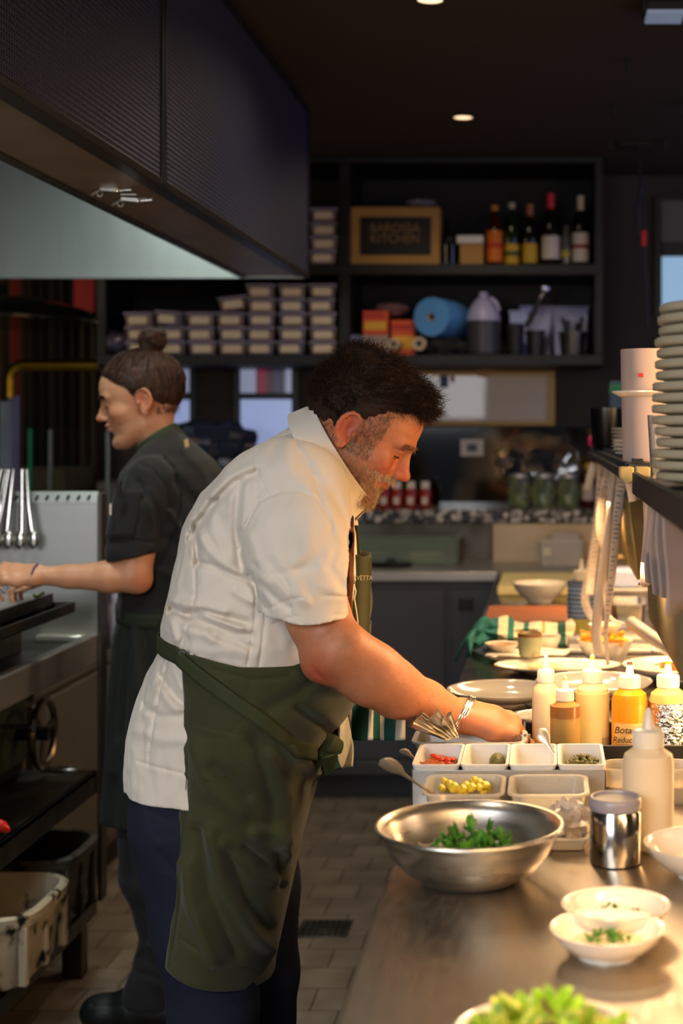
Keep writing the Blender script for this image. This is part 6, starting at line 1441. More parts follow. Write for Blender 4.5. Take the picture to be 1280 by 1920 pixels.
# collar opening
F.cone(W(600, 880, YM), W(668, 800, YM), .066, .075, .006, 's')
S_ = lambda *p, w=8, a=.004: (list(p), w, a)
folds = [
 # back pleat and shoulder-blade folds (ridge +, crease -)
 S_((478, 886), (440, 903), (400, 945), (370, 985), (358, 1010), w=8.75, a=-0.00837), S_((472, 876), (430, 897), (392, 935), (360, 975), w=10, a=0.00502),
 S_((362, 985), (368, 1020), (370, 1058), w=5, a=-0.00753), S_((372, 1000), (390, 1030), (420, 1062), (440, 1070), w=8.75, a=0.00502), S_((368, 1055), (400, 1062), (440, 1080), (475, 1095), w=6.25, a=-0.00502),
 S_((450, 905), (444, 950), (442, 1000), (450, 1060), w=7.5, a=-0.00586), S_((462, 900), (458, 950), (452, 985), w=8.75, a=0.00335), S_((478, 892), (480, 930), w=6.25, a=-0.00251), S_((395, 960), (400, 1000), (425, 1050), w=12.5, a=0.00419),
 # armhole seam
 S_((503, 930), (482, 942), (470, 965), (455, 995), (450, 1030), w=3, a=-0.0035), S_((503, 930), (530, 920), (560, 921), (590, 932), (612, 960), (625, 1000), w=3, a=-0.0035),
 S_((480, 845), (478, 870), (490, 905), (503, 930), w=2.2, a=-0.0028), S_((478, 886), (480, 884), (484, 878), w=3, a=-0.003),
 # sleeve folds
 S_((625, 990), (600, 1040), (560, 1070), w=12.5, a=-0.00419), S_((632, 1020), (618, 1060), (640, 1100), w=10, a=-0.00419), S_((490, 1095), (520, 1125), (545, 1140), w=7.5, a=-0.00502), S_((480, 1060), (500, 1080), (560, 1068), (590, 1064), w=7.5, a=-0.00335),
 S_((500, 1075), (540, 1110), (575, 1130), w=10, a=0.00419), S_((470, 1010), (485, 1060), (500, 1100), w=10, a=0.00335), S_((515, 1040), (555, 1100), (570, 1120), w=11.2, a=0.00335), S_((530, 1080), (548, 1118), w=6.25, a=-0.00335),
 S_((640, 985), (650, 1020), (640, 1060), w=7.5, a=-0.00335), S_((603, 1100), (640, 1110), w=8.75, a=0.00251),
 # cuff
 S_((502, 1142), (540, 1125), (590, 1114), (652, 1120), w=2.4, a=-0.0032), S_((507, 1172), (540, 1158), (590, 1147), (654, 1155), w=2, a=-0.0018),
 # side body folds
 S_((365, 1060), (366, 1110), (358, 1150), (350, 1165), w=2.2, a=-0.003), S_((352, 1170), (342, 1200), (340, 1215), w=2.2, a=-0.003),
 S_((318, 1140), (345, 1152), (385, 1148), (430, 1160), (460, 1168), w=7.5, a=-0.00837), S_((325, 1128), (360, 1136), (420, 1150), w=10, a=0.00502), S_((350, 1155), (390, 1172), (440, 1190), (470, 1192), w=7.5, a=-0.0067), S_((380, 1150), (420, 1168), (455, 1178), w=6.25, a=0.00502),
 S_((400, 1190), (440, 1200), (470, 1215), w=7.5, a=-0.00502), S_((350, 1180), (400, 1195), w=11.2, a=0.00502), S_((320, 1165), (330, 1200), w=7.5, a=0.00502), S_((480, 1100), (478, 1160), (470, 1220), (463, 1250), w=3, a=-0.003), S_((500, 1130), (494, 1190), (486, 1250), w=3, a=-0.003),
 S_((470, 1080), (480, 1110), (500, 1140), w=8.75, a=-0.00586), S_((440, 1110), (470, 1130), w=7.5, a=0.00335),
 # tail below the waist
 S_((318, 1225), (300, 1290), (285, 1370), (275, 1440), w=2.4, a=-0.003), S_((300, 1270), (330, 1310), (352, 1325), w=7.5, a=-0.00502), S_((298, 1290), (330, 1330), w=11.2, a=0.00335), S_((262, 1320), (300, 1345), (350, 1340), w=7.5, a=-0.00419), S_((255, 1370), (300, 1385), (350, 1390), w=11.2, a=0.00335),
 S_((250, 1425), (300, 1440), (350, 1452), w=2.2, a=-0.002), S_((320, 1240), (340, 1290), w=8.75, a=0.00419), S_((268, 1340), (290, 1320), w=6.25, a=0.00335),
 # upper back yoke, shoulder
 S_((545, 800), (520, 830), (508, 860), w=10, a=-0.00335), S_((560, 860), (580, 885), (600, 905), w=7.5, a=-0.00419), S_((530, 870), (560, 900), (585, 915), w=11.2, a=0.00251), S_((555, 832), (575, 860), (590, 890), w=6.25, a=-0.00335),
 S_((590, 905), (596, 920), (602, 935), w=5, a=-0.00335), S_((628, 930), (640, 960), (655, 990), w=7.5, a=-0.00502), S_((650, 990), (652, 1030), (656, 1080), w=5, a=-0.00335),
]
F.strokes(folds, 2.3, 2.45)
F.noise(.0012, 9, 3); F.noise(.0006, 26, 5)
shirt = F.build('shirt', m_shirt, man, smooth=1)
del F
# collar
cn = W(614, 866, YM); axd = Vector((.80, 0, .60)).normalized(); major = Vector((.55, 0, -.835)).normalized()
def collar(u, v):
    a = R(-170)+R(340)*u if False else R(10+340*u)    # starts and ends at the front
    fx = math.cos(a); sy = math.sin(a)
    if v < .42: t = v/.42; off = -.012+.043*t; fl = .002
    else: t = (v-.42)/.58; off = .031-.050*t; fl = .004+.012*t+.004*math.sin(a*5)*t
    mj, mn = .088+fl, .073+fl
    pinch = max(0, fx)**8*.010
    p = cn+major*(mj*fx+pinch)+Vector((0, 1, 0))*(mn*sy)+axd*(off+.006*(1-fx)*.5-(.030*max(0, fx)**3 if v > .42 else 0)*t)
    return p
o = MB().sheet(collar, 72, 20).build('collar', m_shirt, man, solid=.0022, sub=1)
# ---- jeans
F = Field(axis((rx(245), rx(600), .005)), axis((2.22, 2.8, .005)), axis((.05, .2, .008), (.2, rz(1400), .005)))
F.loft([(rz(1400), rx(262), rx(520), .17, YM), (rz(1460), rx(256), rx(515), .175, YM), (rz(1520), rx(268), rx(512), .175, YM), (rz(1570), rx(288), rx(510), .17, YM)], 2.4, .02)
for g, dx in ((-1, 0), (1, .035)):
    y = YM+g*.092
    F.chain([(rx(385)+dx, y, rz(1520)), (rx(408)+dx, y, rz(1700)), (rx(424)+dx, y, rz(1860)), (rx(424)+dx, y, .35), (rx(420)+dx, y, .08)], [.098, .083, .069, .062, .06], .02)
F.strokes([S_((352, 1478), (352, 1560), w=2.5, a=-.003), S_((270, 1480), (285, 1560), (305, 1572), (345, 1560), w=2.5, a=-.003), S_((275, 1500), (320, 1530), w=6, a=-.004), S_((300, 1600), (330, 1640), w=6, a=-.004), S_((360, 1840), (362, 1915), w=2.5, a=-.002), S_((400, 1850), (460, 1880), w=8, a=-.003)], 2.33, 2.5)
F.noise(.0012, 10, 9)
F.build('jeans', m_jeans, man, smooth=1)
del F
for g, dx in ((-1, 0), (1, .035)):
    F = Field(axis((rx(420)+dx-.12, rx(420)+dx+.24, .006)), axis((YM+g*.092-.08, YM+g*.092+.08, .006)), axis((0, .16, .005)))
    x_ = rx(420)+dx; y = YM+g*.092
    F.chain([(x_-.03, y, .045), (x_+.06, y, .048), (x_+.17, y, .036)], [.043, .047, .036], .02); F.cone((x_-.01, y, .06), (x_, y, .12), .045, .045, .02)
    sl, X, Y, Z = F.reg((-9, -9, -9), (9, 9, 9)); F.D = np.maximum(F.D, .002-Z).astype(np.float32)
    F.build('shoe', m_black, man)
# ---- apron
CB = math.cos(R(126))
rowsA = [(1150, 345, 690, .232), (1178, 345, 690, .236), (1215, 346, 688, .24), (1240, 351, 686, .24), (1300, 355, 672, .236), (1340, 354, 650, .232), (1380, 353, 622, .228), (1400, 351, 606, .225), (1450, 347, 590, .22), (1500, 344, 580, .216), (1570, 338, 560, .21), (1600, 336, 554, .208), (1700, 328, 532, .2), (1800, 312, 510, .19), (1860, 304, 504, .187)]
foldsA = [S_((540, 1400), (590, 1450), (640, 1520), w=10, a=0.0128), S_((480, 1390), (500, 1440), (520, 1530), (500, 1560), w=18, a=-0.0128), S_((505, 1420), (530, 1500), (525, 1570), w=14, a=0.0176), S_((480, 1560), (515, 1560), (530, 1600), w=12, a=0.016),
          S_((395, 1560), (420, 1660), (480, 1760), (500, 1775), w=12, a=0.0144), S_((370, 1560), (390, 1680), (440, 1790), w=12, a=-0.0128), S_((350, 1620), (362, 1700), (400, 1800), w=12, a=0.0128), S_((430, 1600), (460, 1690), (505, 1740), w=12, a=-0.0112),
          S_((420, 1580), (470, 1640), (530, 1650), w=10, a=0.008), S_((460, 1590), (500, 1620), w=8, a=-0.0112), S_((520, 1600), (530, 1660), w=8, a=-0.0128), S_((352, 1330), (352, 1600), (326, 1780), w=5, a=-0.003), S_((365, 1400), (400, 1480), (450, 1520), w=16, a=0.0096),
          S_((400, 1440), (460, 1490), w=12, a=-0.0096), S_((340, 1760), (400, 1800), (480, 1818), w=3, a=-0.003), S_((600, 1260), (560, 1300), (500, 1330), w=12, a=-0.0096), S_((560, 1330), (620, 1370), w=10, a=-0.0128), S_((560, 1265), (640, 1290), w=14, a=0.0096),
          S_((400, 1255), (470, 1275), (540, 1268), w=5, a=-0.003), S_((470, 1253), (466, 1300), w=2.5, a=-0.002), S_((356, 1380), (420, 1386), (455, 1350), w=2.5, a=-0.002)]
def disp2(px, py, lst):
    t = 0
    for pts, w, amp in lst:
        best = 1e9
        for i in range(len(pts)-1):
            ax_, ay = pts[i]; bx, by = pts[i+1]; dx, dy = bx-ax_, by-ay; L2 = dx*dx+dy*dy+1e-6
            u = min(max(((px-ax_)*dx+(py-ay)*dy)/L2, 0), 1); q = (px-ax_-u*dx)**2+(py-ay-u*dy)**2; best = min(best, q)
        if best < 9*w*w: t += amp*math.exp(-best/(w*w))
    return t
def apt(th, z, off=0, fold=True):
    py = VY+(EYE-z)*FPX/YM; pyl = VY+(EYE-z)*FPX/2.33
    xr = rx(np.interp(py, [r[0] for r in rowsA], [r[2] for r in rowsA])); xl = rx(np.interp(pyl, [r[0] for r in rowsA], [r[1] for r in rowsA]), 2.33)
    b = np.interp(py, [r[0] for r in rowsA], [r[3] for r in rowsA])
    c, s = math.cos(th), math.sin(th)
    x = xr-(xr-xl)*(1-c)/(1-CB); y = YM+b*(abs(s)**.86)*(1 if s > 0 else -1)
    n = Vector((c*.6, s, 0)).normalized()
    if fold:
        px_, py_ = VX+FPX*x/y, VY+(EYE-z)*FPX/y
        dd = disp2(px_, py_, foldsA) if s < 0 else 0
        dd += .004*noise.noise(Vector((x*9, y*9, z*3)))*min(1, max(0, (1.15-z)*3))
        x += n.x*dd; y += n.y*dd
    return Vector((x, y, z))+n*off
def topz(th):      # upper edge of the skirt and bib, by angle round the body
    d = math.degrees(th)
    return float(np.interp(d, [-126, -110, -90, -62, -45, -30, -20, 20, 30, 62, 110], [1.118, 1.112, 1.100, 1.098, 1.112, 1.13, 1.13, 1.13, 1.13, 1.10, 1.09]))
def hemz(th): return float(np.interp(math.degrees(th), [-126, -90, -40, 0, 110], [.618, .598, .572, .548, .58]))
def ap(u, v):
    th = R(-126)+R(236)*u; return apt(th, topz(th)+(hemz(th)-topz(th))*v)
apr = MB().sheet(ap, 150, 150).build('apron', m_apron, man, solid=.0022, off=1, sharp=180)
# bib in front of the chest
def bib(u, v):
    s_ = (u-.5)*2; z = 1.25-(1.25-1.10)*v
    return Vector((rx(np.interp(v, [0, .25, .6, 1], [695, 697, 692, 686]))-.03*s_*s_-.004*math.sin(v*8), YM+s_*.10+.0, z))
bb_ = MB().sheet(bib, 24, 24).build('bib', m_apron, apr, solid=.002)
def bibn(u, v):     # near flap of the bib turned towards the camera, with the lettering
    x0 = rx(653, 2.385); x1 = rx(697, 2.42); z = rz(1043, 2.4)-(rz(1043, 2.4)-rz(1195, 2.4))*v
    return Vector((x0+(x1-x0)*u-.004*v, 2.385+.03*u+.003*math.sin(u*9)+.004*math.sin(v*6), z+.003*math.sin(u*5)))
bn = MB().sheet(bibn, 16, 20).build('bib_pocket', m_apron, apr, solid=.0022)
text('lettering', 'AVÈTTA', .0105, W(680, 1084, 2.383)+Vector((0, 0, 0)), (R(90), 0, R(12)), M('white_embroidery', '#d8d2c0', .8), apr, .0003, sx=.82)
o = MB().sheet(lambda u, v: W(664+7*u+6*v, 985+75*v, 2.45), 4, 8).build('neck_strap', m_aprond, apr, solid=.002)
pen = MB().tube([W(655, 1042, 2.372), W(659, 1070, 2.372), W(663, 1095, 2.37)], [.003, .0032, .0025], 8).build('pen', m_chrome, apr)
MB().tube([W(663, 1095, 2.37), W(667, 1108, 2.37), W(664, 1122, 2.37), W(668, 1145, 2.37), W(672, 1180, 2.372)], .0011, 6).build('wire_hook', M('white_wire', '#e8e4dc', .4), pen)
# strap round the waist
def strap(u, v):
    th = R(-176)+R(150)*u; d = math.degrees(th)
    z = float(np.interp(d, [-176, -150, -126, -102, -76, -50, -26], [1.114, 1.117, 1.110, 1.068, 1.018, .966, .945]))
    w = .0265
    if d < -126:
        a = rows_at(z); n = Vector((math.cos(th)*.8, math.sin(th), 0)).normalized(); c, s = math.cos(th), math.sin(th)
        p = Vector((a[0]+a[1]*(abs(c)**.87)*(1 if c > 0 else -1), YM+.005+a[2]*(abs(s)**.87)*(1 if s > 0 else -1), z))+n*.004
        q = apt(max(th, R(-126)), z, .006); t = max(0, min(1, (-126-d)/12)); p = q.lerp(p, t)
    else: p = apt(th, z, .0075, fold=False)
    return p+Vector((0, 0, (v-.5)*w))
def rows_at(z):
    rr_ = sorted([(rz(a), rx(b), rx(c), d) for a, b, c, d in tors]); zz = [r[0] for r in rr_]
    x0, x1, b = (float(np.interp(z, zz, [r[i] for r in rr_])) for i in (1, 2, 3)); return ((x0+x1)/2, (x1-x0)/2, b)
MB().sheet(strap, 70, 5).build('waist_strap', m_aprond, apr, solid=.003, off=1, sharp=180)
MB().lathe([(.0001, .003), (.005, .003), (.006, 0)], (0, 0, 0), 16, T=Matrix.Translation(W(342, 1224, 2.29)) @ Euler((R(90), 0, 0)).to_matrix().to_4x4()).build('snap_button', m_steeld, apr)
MB().box(W(357, 1235, 2.288), (.005, .002, .016), (0, .2, 0)).build('white_tag', m_whitep, apr)
# stitched edge band, pocket
MB().sheet(lambda u, v: apt(R(-126+5.5*u), 1.03+(.625-1.03)*v, .0035), 4, 90).build('edge_hem', m_apron, apr, solid=.0012, sharp=180)
def pock(u, v):
    zt, zb = 1.012, .925+.035*max(0, (u-.72)/.28); th = R(-121+44*u); return apt(th, zt-(zt-zb)*v-.02*u*(1-v), .0025)
MB().sheet(pock, 30, 16).build('pocket', m_apron, apr, solid=.002, sharp=180)
kn_ = MB()
for k, (a, b) in enumerate((((600, 1388), (588, 1440)), ((608, 1388), (618, 1448)), ((596, 1385), (640, 1402)))):
    kn_.tube([W(a[0], a[1], 2.42), W((a[0]+b[0])/2+4, (a[1]+b[1])/2, 2.40), W(b[0], b[1], 2.42)], [.012, .016, .011], 8, flat=.35)
kn_.build('tie_bow', m_aprond, apr)
# tea towel tucked in the tie
m_tt = stripes('teal_white_towel', 0, [(0, '#b8b4a4'), (.28, '#0f4a44'), (.62, '#c8c4b4'), (.72, '#0f4a44'), (.86, '#c8c4b4')], .06, .9)
tw = thing('tea_towel', 'teal and white striped tea towel tucked into the green apron at the hip', 'towel', W(650, 1330, 2.52))
MB().sheet(lambda u, v: W(606+44*u+14*v*(u-.5)+6*math.sin(v*3), 1335+(118-16*u)*v, 2.50+.03*math.sin(u*7+v*2)), 26, 20).build('hanging_fold', m_tt, tw, solid=.003)
MB().sheet(lambda u, v: W(655+105*u, 1318+70*v-6*u*(1-v), 2.56+.02*math.sin(u*11+v)-.02*v), 34, 12).build('front_fold', stripes('teal_white_towel_wide', 0, [(0, '#aaa69a'), (.22, '#0f4a44'), (.55, '#c8c4b4'), (.63, '#0f4a44'), (.72, '#c8c4b4'), (.78, '#0f4a44')], .1, .9, off=.02), tw, solid=.003)
# ---- bangle
t = thing('bangle', 'engraved silver cuff bangle on the wrist of the cook in white', 'bangle', W(863, 1338, 2.44))
ad = (W(950, 1362, 2.47)-W(800, 1318, 2.4)).normalized(); c_ = W(866, 1340, 2.442)
for k in (-1, 0, 1):
    u_ = Vector((0, 1, 0)); v_ = ad.cross(u_).normalized()
    MB().tube([c_+ad*(k*.0042)+ad*.006*math.sin(a)+u_*(.0365*math.cos(a))+v_*(.0318*math.sin(a)) for a in [R(10*i) for i in range(37)]], .0028 if k else .0022, 8, caps=False).build('silver_band', m_chrome, t)
# ---- head details
P, N = verts(body); L = HM.loc(P); NL = N @ np.array(HM.Ri).T
g_ = np.random.RandomState(3)
m_hairM = M('dark_brown_hair', '#2a190f', .7, spec=.25, var=.3, vs=40)
m_beard = M('greying_beard', '#dcc4a2', .6, var=.3, vs=60); m_stub = M('grey_brown_stubble', '#8a6c54', .7, var=.3, vs=60)
def pick(mask, n, seed=1):
    i = np.where(mask)[0]; r_ = np.random.RandomState(seed); return i[r_.randint(0, len(i), n)]
headm = (np.abs(L[:, 1]) < .09) & (L[:, 2] > -.125) & (L[:, 2] < .14) & (L[:, 0] > -.11) & (L[:, 0] < .12)
side = np.abs(L[:, 1])
# hair cap
F = Field(axis((-.52, -.19, .003)), axis((2.38, 2.62, .003)), axis((1.36, 1.64, .003)))
def hcap(F, H, hl, nape, thick, blobs, seed, nz1, nz2):
    s = H.sc; rad = .17; sl, X, Y, Z = F.reg([H.o[i]-rad for i in range(3)], [H.o[i]+rad for i in range(3)])
    x, y, z = X-H.o.x, Y-H.o.y, Z-H.o.z; Ri = H.Ri
    lx, ly, lz = ((Ri[i][0]*x+Ri[i][1]*y+Ri[i][2]*z)/s for i in range(3))
    def el(c, r): 
        q = np.sqrt(((lx-c[0])/r[0])**2+((ly-c[1])/r[1])**2+((lz-c[2])/r[2])**2); return (q-1)*min(r)
    th = np.interp(lz, *thick)
    d = np.minimum(el((-.006, 0, .042), (.099, .077, .086)), el((-.035, 0, .03), (.068, .073, .07)))-th
    for c, r in blobs:
        e = el(c, r); k = .02; h = np.maximum(k-np.abs(d-e), 0)/k; d = np.minimum(d, e)-h*h*k*.25
    lim = np.interp(lz, *hl)+.018*np.clip(np.abs(ly)/.07, 0, 1)*0
    wob = .003*np.sin(ly*190+lz*130)+.002*np.sin(lz*310+lx*170)
    d = np.maximum(d, (lx-lim+wob)*.8)
    d = np.maximum(d, nape-lz+wob)
    # keep the ears free
    ee = np.sqrt(((lx+.004)/.9)**2+((lz-.001)/1.1)**2)-.0265; d = np.where(np.abs(ly) > .060, np.maximum(d, -ee), d)
    F.put(sl, (d*s).astype(np.float32), .001)
    F.noise(nz1[0], nz1[1], seed); F.noise(nz2[0], nz2[1], seed+1)
hcap(F, HM, ([-.05, 0, .02, .04, .055, .065, .075, .088, .1, .13], [-.03, -.004, .012, .020, .028, .036, .05, .082, .092, .11]), -.022, ([-.03, 0, .04, .08, .12], [.006, .007, .009, .011, .012]),
     [((.070, 0, .108), (.040, .05, .024)), ((-.02, 0, .116), (.07, .055, .024)), ((-.080, 0, .025), (.024, .05, .028))], 4, (.0017, 22), (.0012, 55))
hair = F.build('hair', m_hairM, body, smooth=1); del F
HP, HN = verts(hair); HL = HM.loc(HP)
Rn = np.array(HM.R)
def flowdir(HL, HN):
    d = HN*.45+(np.array([[.5, 0, .1]])+.5*np.stack([np.sin(HL[:, 1]*70+HL[:, 0]*40), np.sin(HL[:, 0]*80), np.cos(HL[:, 1]*60+HL[:, 2]*50)], 1)) @ Rn.T
    back = HL[:, 0] < -.03; d[back] += (np.array([[-.7, 0, -.25]]) @ Rn.T); fr = HL[:, 0] > .04; d[fr] += np.array([[.8, 0, .25]]) @ Rn.T
    return d
i = pick((HL[:, 2] > .06), 6500); strands('loose_hair', HP[i], flowdir(HL[i], HN[i]), .027, .0005, m_hairM, hair, 1, 6, 1.0, .1, .38)
i = pick((HL[:, 2] <= .06) & (HL[:, 2] > .01) & (HL[:, 0] < -.02), 2600); strands('loose_hair', HP[i], flowdir(HL[i], HN[i]), .020, .0005, m_hairM, hair, 2, 6, 2.2, .3, .5)
i = pick((HL[:, 0] > .05) & (HL[:, 2] > .085), 700); strands('front_tuft', HP[i], flowdir(HL[i], HN[i]), .034, .0005, m_hairM, hair, 6, 7, 2.2, .3, .4)
# temples and nape stubble, beard
dn = np.array([[.25, 0, -.9]]) @ Rn.T
m_ = headm & (side > .04) & (L[:, 0] > .006) & (L[:, 0] < .052) & (L[:, 2] > -.03) & (L[:, 2] < .065) & (side < .085); i = pick(m_, 2300)
strands('sideburn', P[i], N[i]*.3+dn, .009, .00032, m_stub, body, 3, 3, .4, 0, .35)
m_ = headm & (L[:, 0] < -.015) & (L[:, 2] < .0) & (L[:, 2] > -.045) & (side < .07); i = pick(m_, 1100)
strands('nape_hair', P[i], N[i]*.3+dn, .007, .0004, m_stub, body, 4, 3, .4, 0, .35)
jaw = headm & (side < .076) & (((L[:, 2] < -.036) & (L[:, 0] > -.01) & (L[:, 0] < .088)) | ((L[:, 2] < -.012) & (L[:, 0] > -.004) & (L[:, 0] < .036) & (side > .05)) | ((L[:, 2] < -.064) & (L[:, 0] > .01)))
jaw &= ~((L[:, 0] > .088) & (L[:, 2] > -.064))
i = pick(jaw, 5200); Lw = np.where(L[i][:, 0] > .04, .011, .008)
strands('beard', P[i], N[i]*.55+dn, .009, .00042, m_beard, body, 5, 4, 1.2, .2, .35)
i = pick(jaw & (L[:, 0] > .0) & (L[:, 2] < -.05), 1400); strands('beard', P[i], N[i]*.55+dn, .010, .00045, m_stub, body, 7, 4, 1.2, .2, .35)
mo = headm & (side < .034) & (L[:, 2] < -.033) & (L[:, 2] > -.045) & (L[:, 0] > .082); i = pick(mo, 550)
strands('moustache', P[i], N[i]*.5+(np.array([[.1, 0, -.8]]) @ Rn.T)+np.sign(L[i][:, 1:2])*np.array([[0, .3, 0]]), .009, .00045, m_beard, body, 8, 4, .4, .2, .25)
for g in (-1, 1):
    br = headm & (L[:, 1]*g > .008) & (L[:, 1]*g < .05) & (L[:, 2] > .0245) & (L[:, 2] < .0345) & (L[:, 0] > .07); i = pick(br, 110)
    strands('eyebrow', P[i], N[i]*.5+np.array([[-.2, g*.8, -.1]]), .010, .00045, m_stub, body, 9, 4, .5, .1, .25)
    MB().tube([HM.g(.0800+.0138*math.cos(R(a_)), g*(.031+.0150*math.sin(R(a_))), .0028) for a_ in (-60, -35, -10, 15, 40, 62)], [.0006, .0011, .0012, .0012, .0012, .0008], 6).build('eyelashes', m_hairM, body)
# forearm hair
AP = (P[:, 0] > rx(640)) & (P[:, 1] < 2.42) & (P[:, 2] < rz(1180, 2.3)) & (P[:, 0] < rx(850, 2.4)); i = pick(AP, 1500)
strands('arm_hair', P[i], N[i]*.5+np.array([[.8, 0, -.5]]), .007, .00012, M('reddish_arm_hair', '#8a5030', .6), body, 10, 3, .8, .1, .4)
# ============================================================ THE COOK IN BLACK
YWm = 3.73
def wx(px, Y=YWm): return (px-VX)*Y/FPX
def wz(py, Y=YWm): return EYE-(py-VY)*Y/FPX
m_jack = M('black_chef_jacket', '#0f0d0d', .85, bump=.05, bs=700, sheen=.08, var=.1, vs=20)
m_skirt = M('dark_green_apron_cloth', '#121810', .85, bump=.06, bs=500, sheen=.05, var=.12, vs=15)
m_trs = M('charcoal_trousers', '#1a1c21', .85, bump=.05, bs=600, sheen=.08)
wom = thing('person', 'cook in a black jacket with her hair in a bun reaching over the cooking bench', 'person', (wx(310), YWm, 0))
HW = Head(W(270, 753, YWm), 11, 10, .955, -1)
F = Field(axis((wx(-40, 3.5), wx(60, 3.5), .003), (wx(60, 3.5), wx(170), .0035), (wx(170), wx(345), .002), (wx(345), wx(450), .008)), axis((3.38, 3.62, .003), (3.62, 3.84, .0024), (3.84, 4.05, .006)), axis((0, .9, .008), (.9, 1.15, .003), (1.15, 1.39, .004), (1.39, 1.68, .002)))
F.chain([(wx(300), YWm, wz(1450)), (wx(310), YWm, wz(1140)), (wx(325), YWm, wz(950))], [.10, .10, .09], .03)
F.cone(W(318, 915, 3.63), W(318, 915, 3.84), .04, .04, .03)
F.cone(W(322, 880, YWm), W(285, 800, YWm), .052, .044, .02); F.cone(W(285, 800, YWm), W(290, 770, YWm), .046, .05, .02)
sculpt_head(F, HW, False)
for g, dx in ((-1, 0), (1, .06)):
    y = YWm+g*.08
    F.chain([(wx(300)+dx, y, wz(1450)), (wx(318)+dx, y, wz(1720)), (wx(290)+dx, y, .08)], [.07, .048, .034], .01); F.cone((wx(290)+dx, y, .04), (wx(290)+dx-.12, y, .03), .028, .024, .01)
ar = [W(285, 905, 3.58), W(262, 1010, 3.55), W(250, 1078, 3.54), W(205, 1081, 3.53), W(130, 1081, 3.52), W(72, 1079, 3.51)]
F.chain(ar, [.046, .043, .041, .037, .027, .0205], .012)
F.cone(W(262, 1090, 3.54), W(255, 1080, 3.54), .026, .034, .015)
w_ = ar[-1]; F.ell(w_, (.026, .026, .02), .008)
hand(F, w_, (W(10, 1076, 3.50)-w_), (-.1, -.55, .8), (0, .8, .55), .93, (42, 48, 25), (.75, .4, -.6), extra=(0, 0, 2, 6))
a2 = [W(300, 915, 3.86), W(262, 1080, 3.86), W(95, 1084, 3.72)]; F.chain(a2, [.042, .034, .018], .012)
hand(F, a2[-1], (-1, -.2, -.1), (0, .2, 1), (0, -1, .2), .75, (45, 40, 20))
wb = F.build('body', m_skinF, wom, smooth=1); tint(wb, skin_tint('#c58e6c', '#b8603e', '#a0504a', HW, [(W(268, 1095, 3.5), .035, .5), (W(10, 1090, 3.5), .03, .3)])); del F
# jacket
tw_ = [(806, 310, 338, .04), (820, 296, 350, .07), (838, 272, 368, .11), (862, 250, 396, .15), (885, 234, 410, .175), (915, 224, 425, .185), (1000, 222, 436, .185), (1080, 228, 428, .175), (1150, 226, 415, .17)]
F = Field(axis((wx(190, 3.5), wx(450), .003)), axis((3.42, 3.75, .003), (3.75, 4.02, .008)), axis((wz(1155), wz(790), .003)))
F.loft([(wz(a), wx(b), wx(c), d, YWm) for a, b, c, d in tw_], 2.3, .01)
F.ell(W(290, 916, 3.60), (.075, .06, .06), .03); F.ell(W(310, 905, 3.87), (.075, .06, .065), .03)
F.chain([W(288, 905, 3.585), W(268, 955, 3.56), W(248, 1036, 3.545)], [.064, .062, .0625], .012); F.chain([W(305, 905, 3.88), Vector((wx(262), 3.91, 1.15))], [.062, .058], .012)
sl, X, Y, Z = F.reg((-9, -9, -9), (9, 9, 9)); cl_ = wz(1046, 3.54)+.22*(X-wx(245, 3.54))
rws = sorted([(wz(a), wx(b), wx(c), d) for a, b, c, d in tw_]); zz = [r[0] for r in rws]; x0, x1, b_ = (np.interp(Z, zz, [r[i] for r in rws]) for i in (1, 2, 3)); a_ = (x1-x0)/2; xc = (x0+x1)/2
td = ((np.abs((X-xc)/a_)**2.3+np.abs((Y-YWm)/b_)**2.3)**(1/2.3)-1)*np.minimum(a_, b_)*.9; td = np.maximum(td, np.maximum(zz[0]-Z, Z-zz[-1]))
F.D = np.where((Z < wz(990)) & (Y < 3.66), np.minimum(np.maximum(F.D, cl_-Z), td), F.D).astype(np.float32); del td, X, Y, Z
F.cone(W(248, 1046, 3.545), W(244, 1090, 3.54), .048, .056, .003, 's')
F.cone(W(300, 840, YWm), W(270, 780, YWm), .050, .06, .004, 's')
F.strokes([S_((300, 850), (325, 880), (340, 930), (330, 1000), (300, 1060), w=4, a=-.007), S_((258, 868), (285, 880), (310, 910), (318, 950), w=2.5, a=-.003), S_((260, 905), (290, 950), (300, 1010), w=8, a=-.007), S_((240, 900), (245, 960), (240, 1000), w=7, a=.004), S_((275, 920), (290, 990), (285, 1030), w=6, a=.005),
           S_((200, 1015), (245, 1012), (292, 1018), w=2.2, a=-.003), S_((330, 900), (380, 960), w=10, a=-.006), S_((320, 1010), (370, 1060), w=9, a=-.007), S_((305, 1070), (360, 1100), w=8, a=.006), S_((340, 840), (380, 880), (400, 930), w=9, a=.005), S_((318, 960), (345, 1000), (350, 1040), w=6, a=.006),
           S_((205, 925), (252, 922), w=2, a=-.003), S_((252, 922), (250, 1003), w=2, a=-.003), S_((204, 1005), (250, 1003), w=2, a=-.003)], 3.5, 3.72)
F.noise(.0015, 9, 21)
jk = F.build('jacket', m_jack, wom, smooth=1); del F
cw = W(295, 838, YWm)
def colw(u, v):
    a = R(360*u); mj = Vector((-.88, 0, -.46)).normalized(); ax_ = Vector((-.46, 0, .88)).normalized()
    return W(296, 826, YWm)+mj*((.056+.004*v)*math.cos(a))+Vector((0, 1, 0))*((.055+.004*v)*math.sin(a))+ax_*(.012-.030*v-.006*math.cos(a))
MB().sheet(colw, 48, 6).build('collar', M('dark_green_collar', '#26301a', .8, bump=.05, bs=500), jk, solid=.004, off=1)
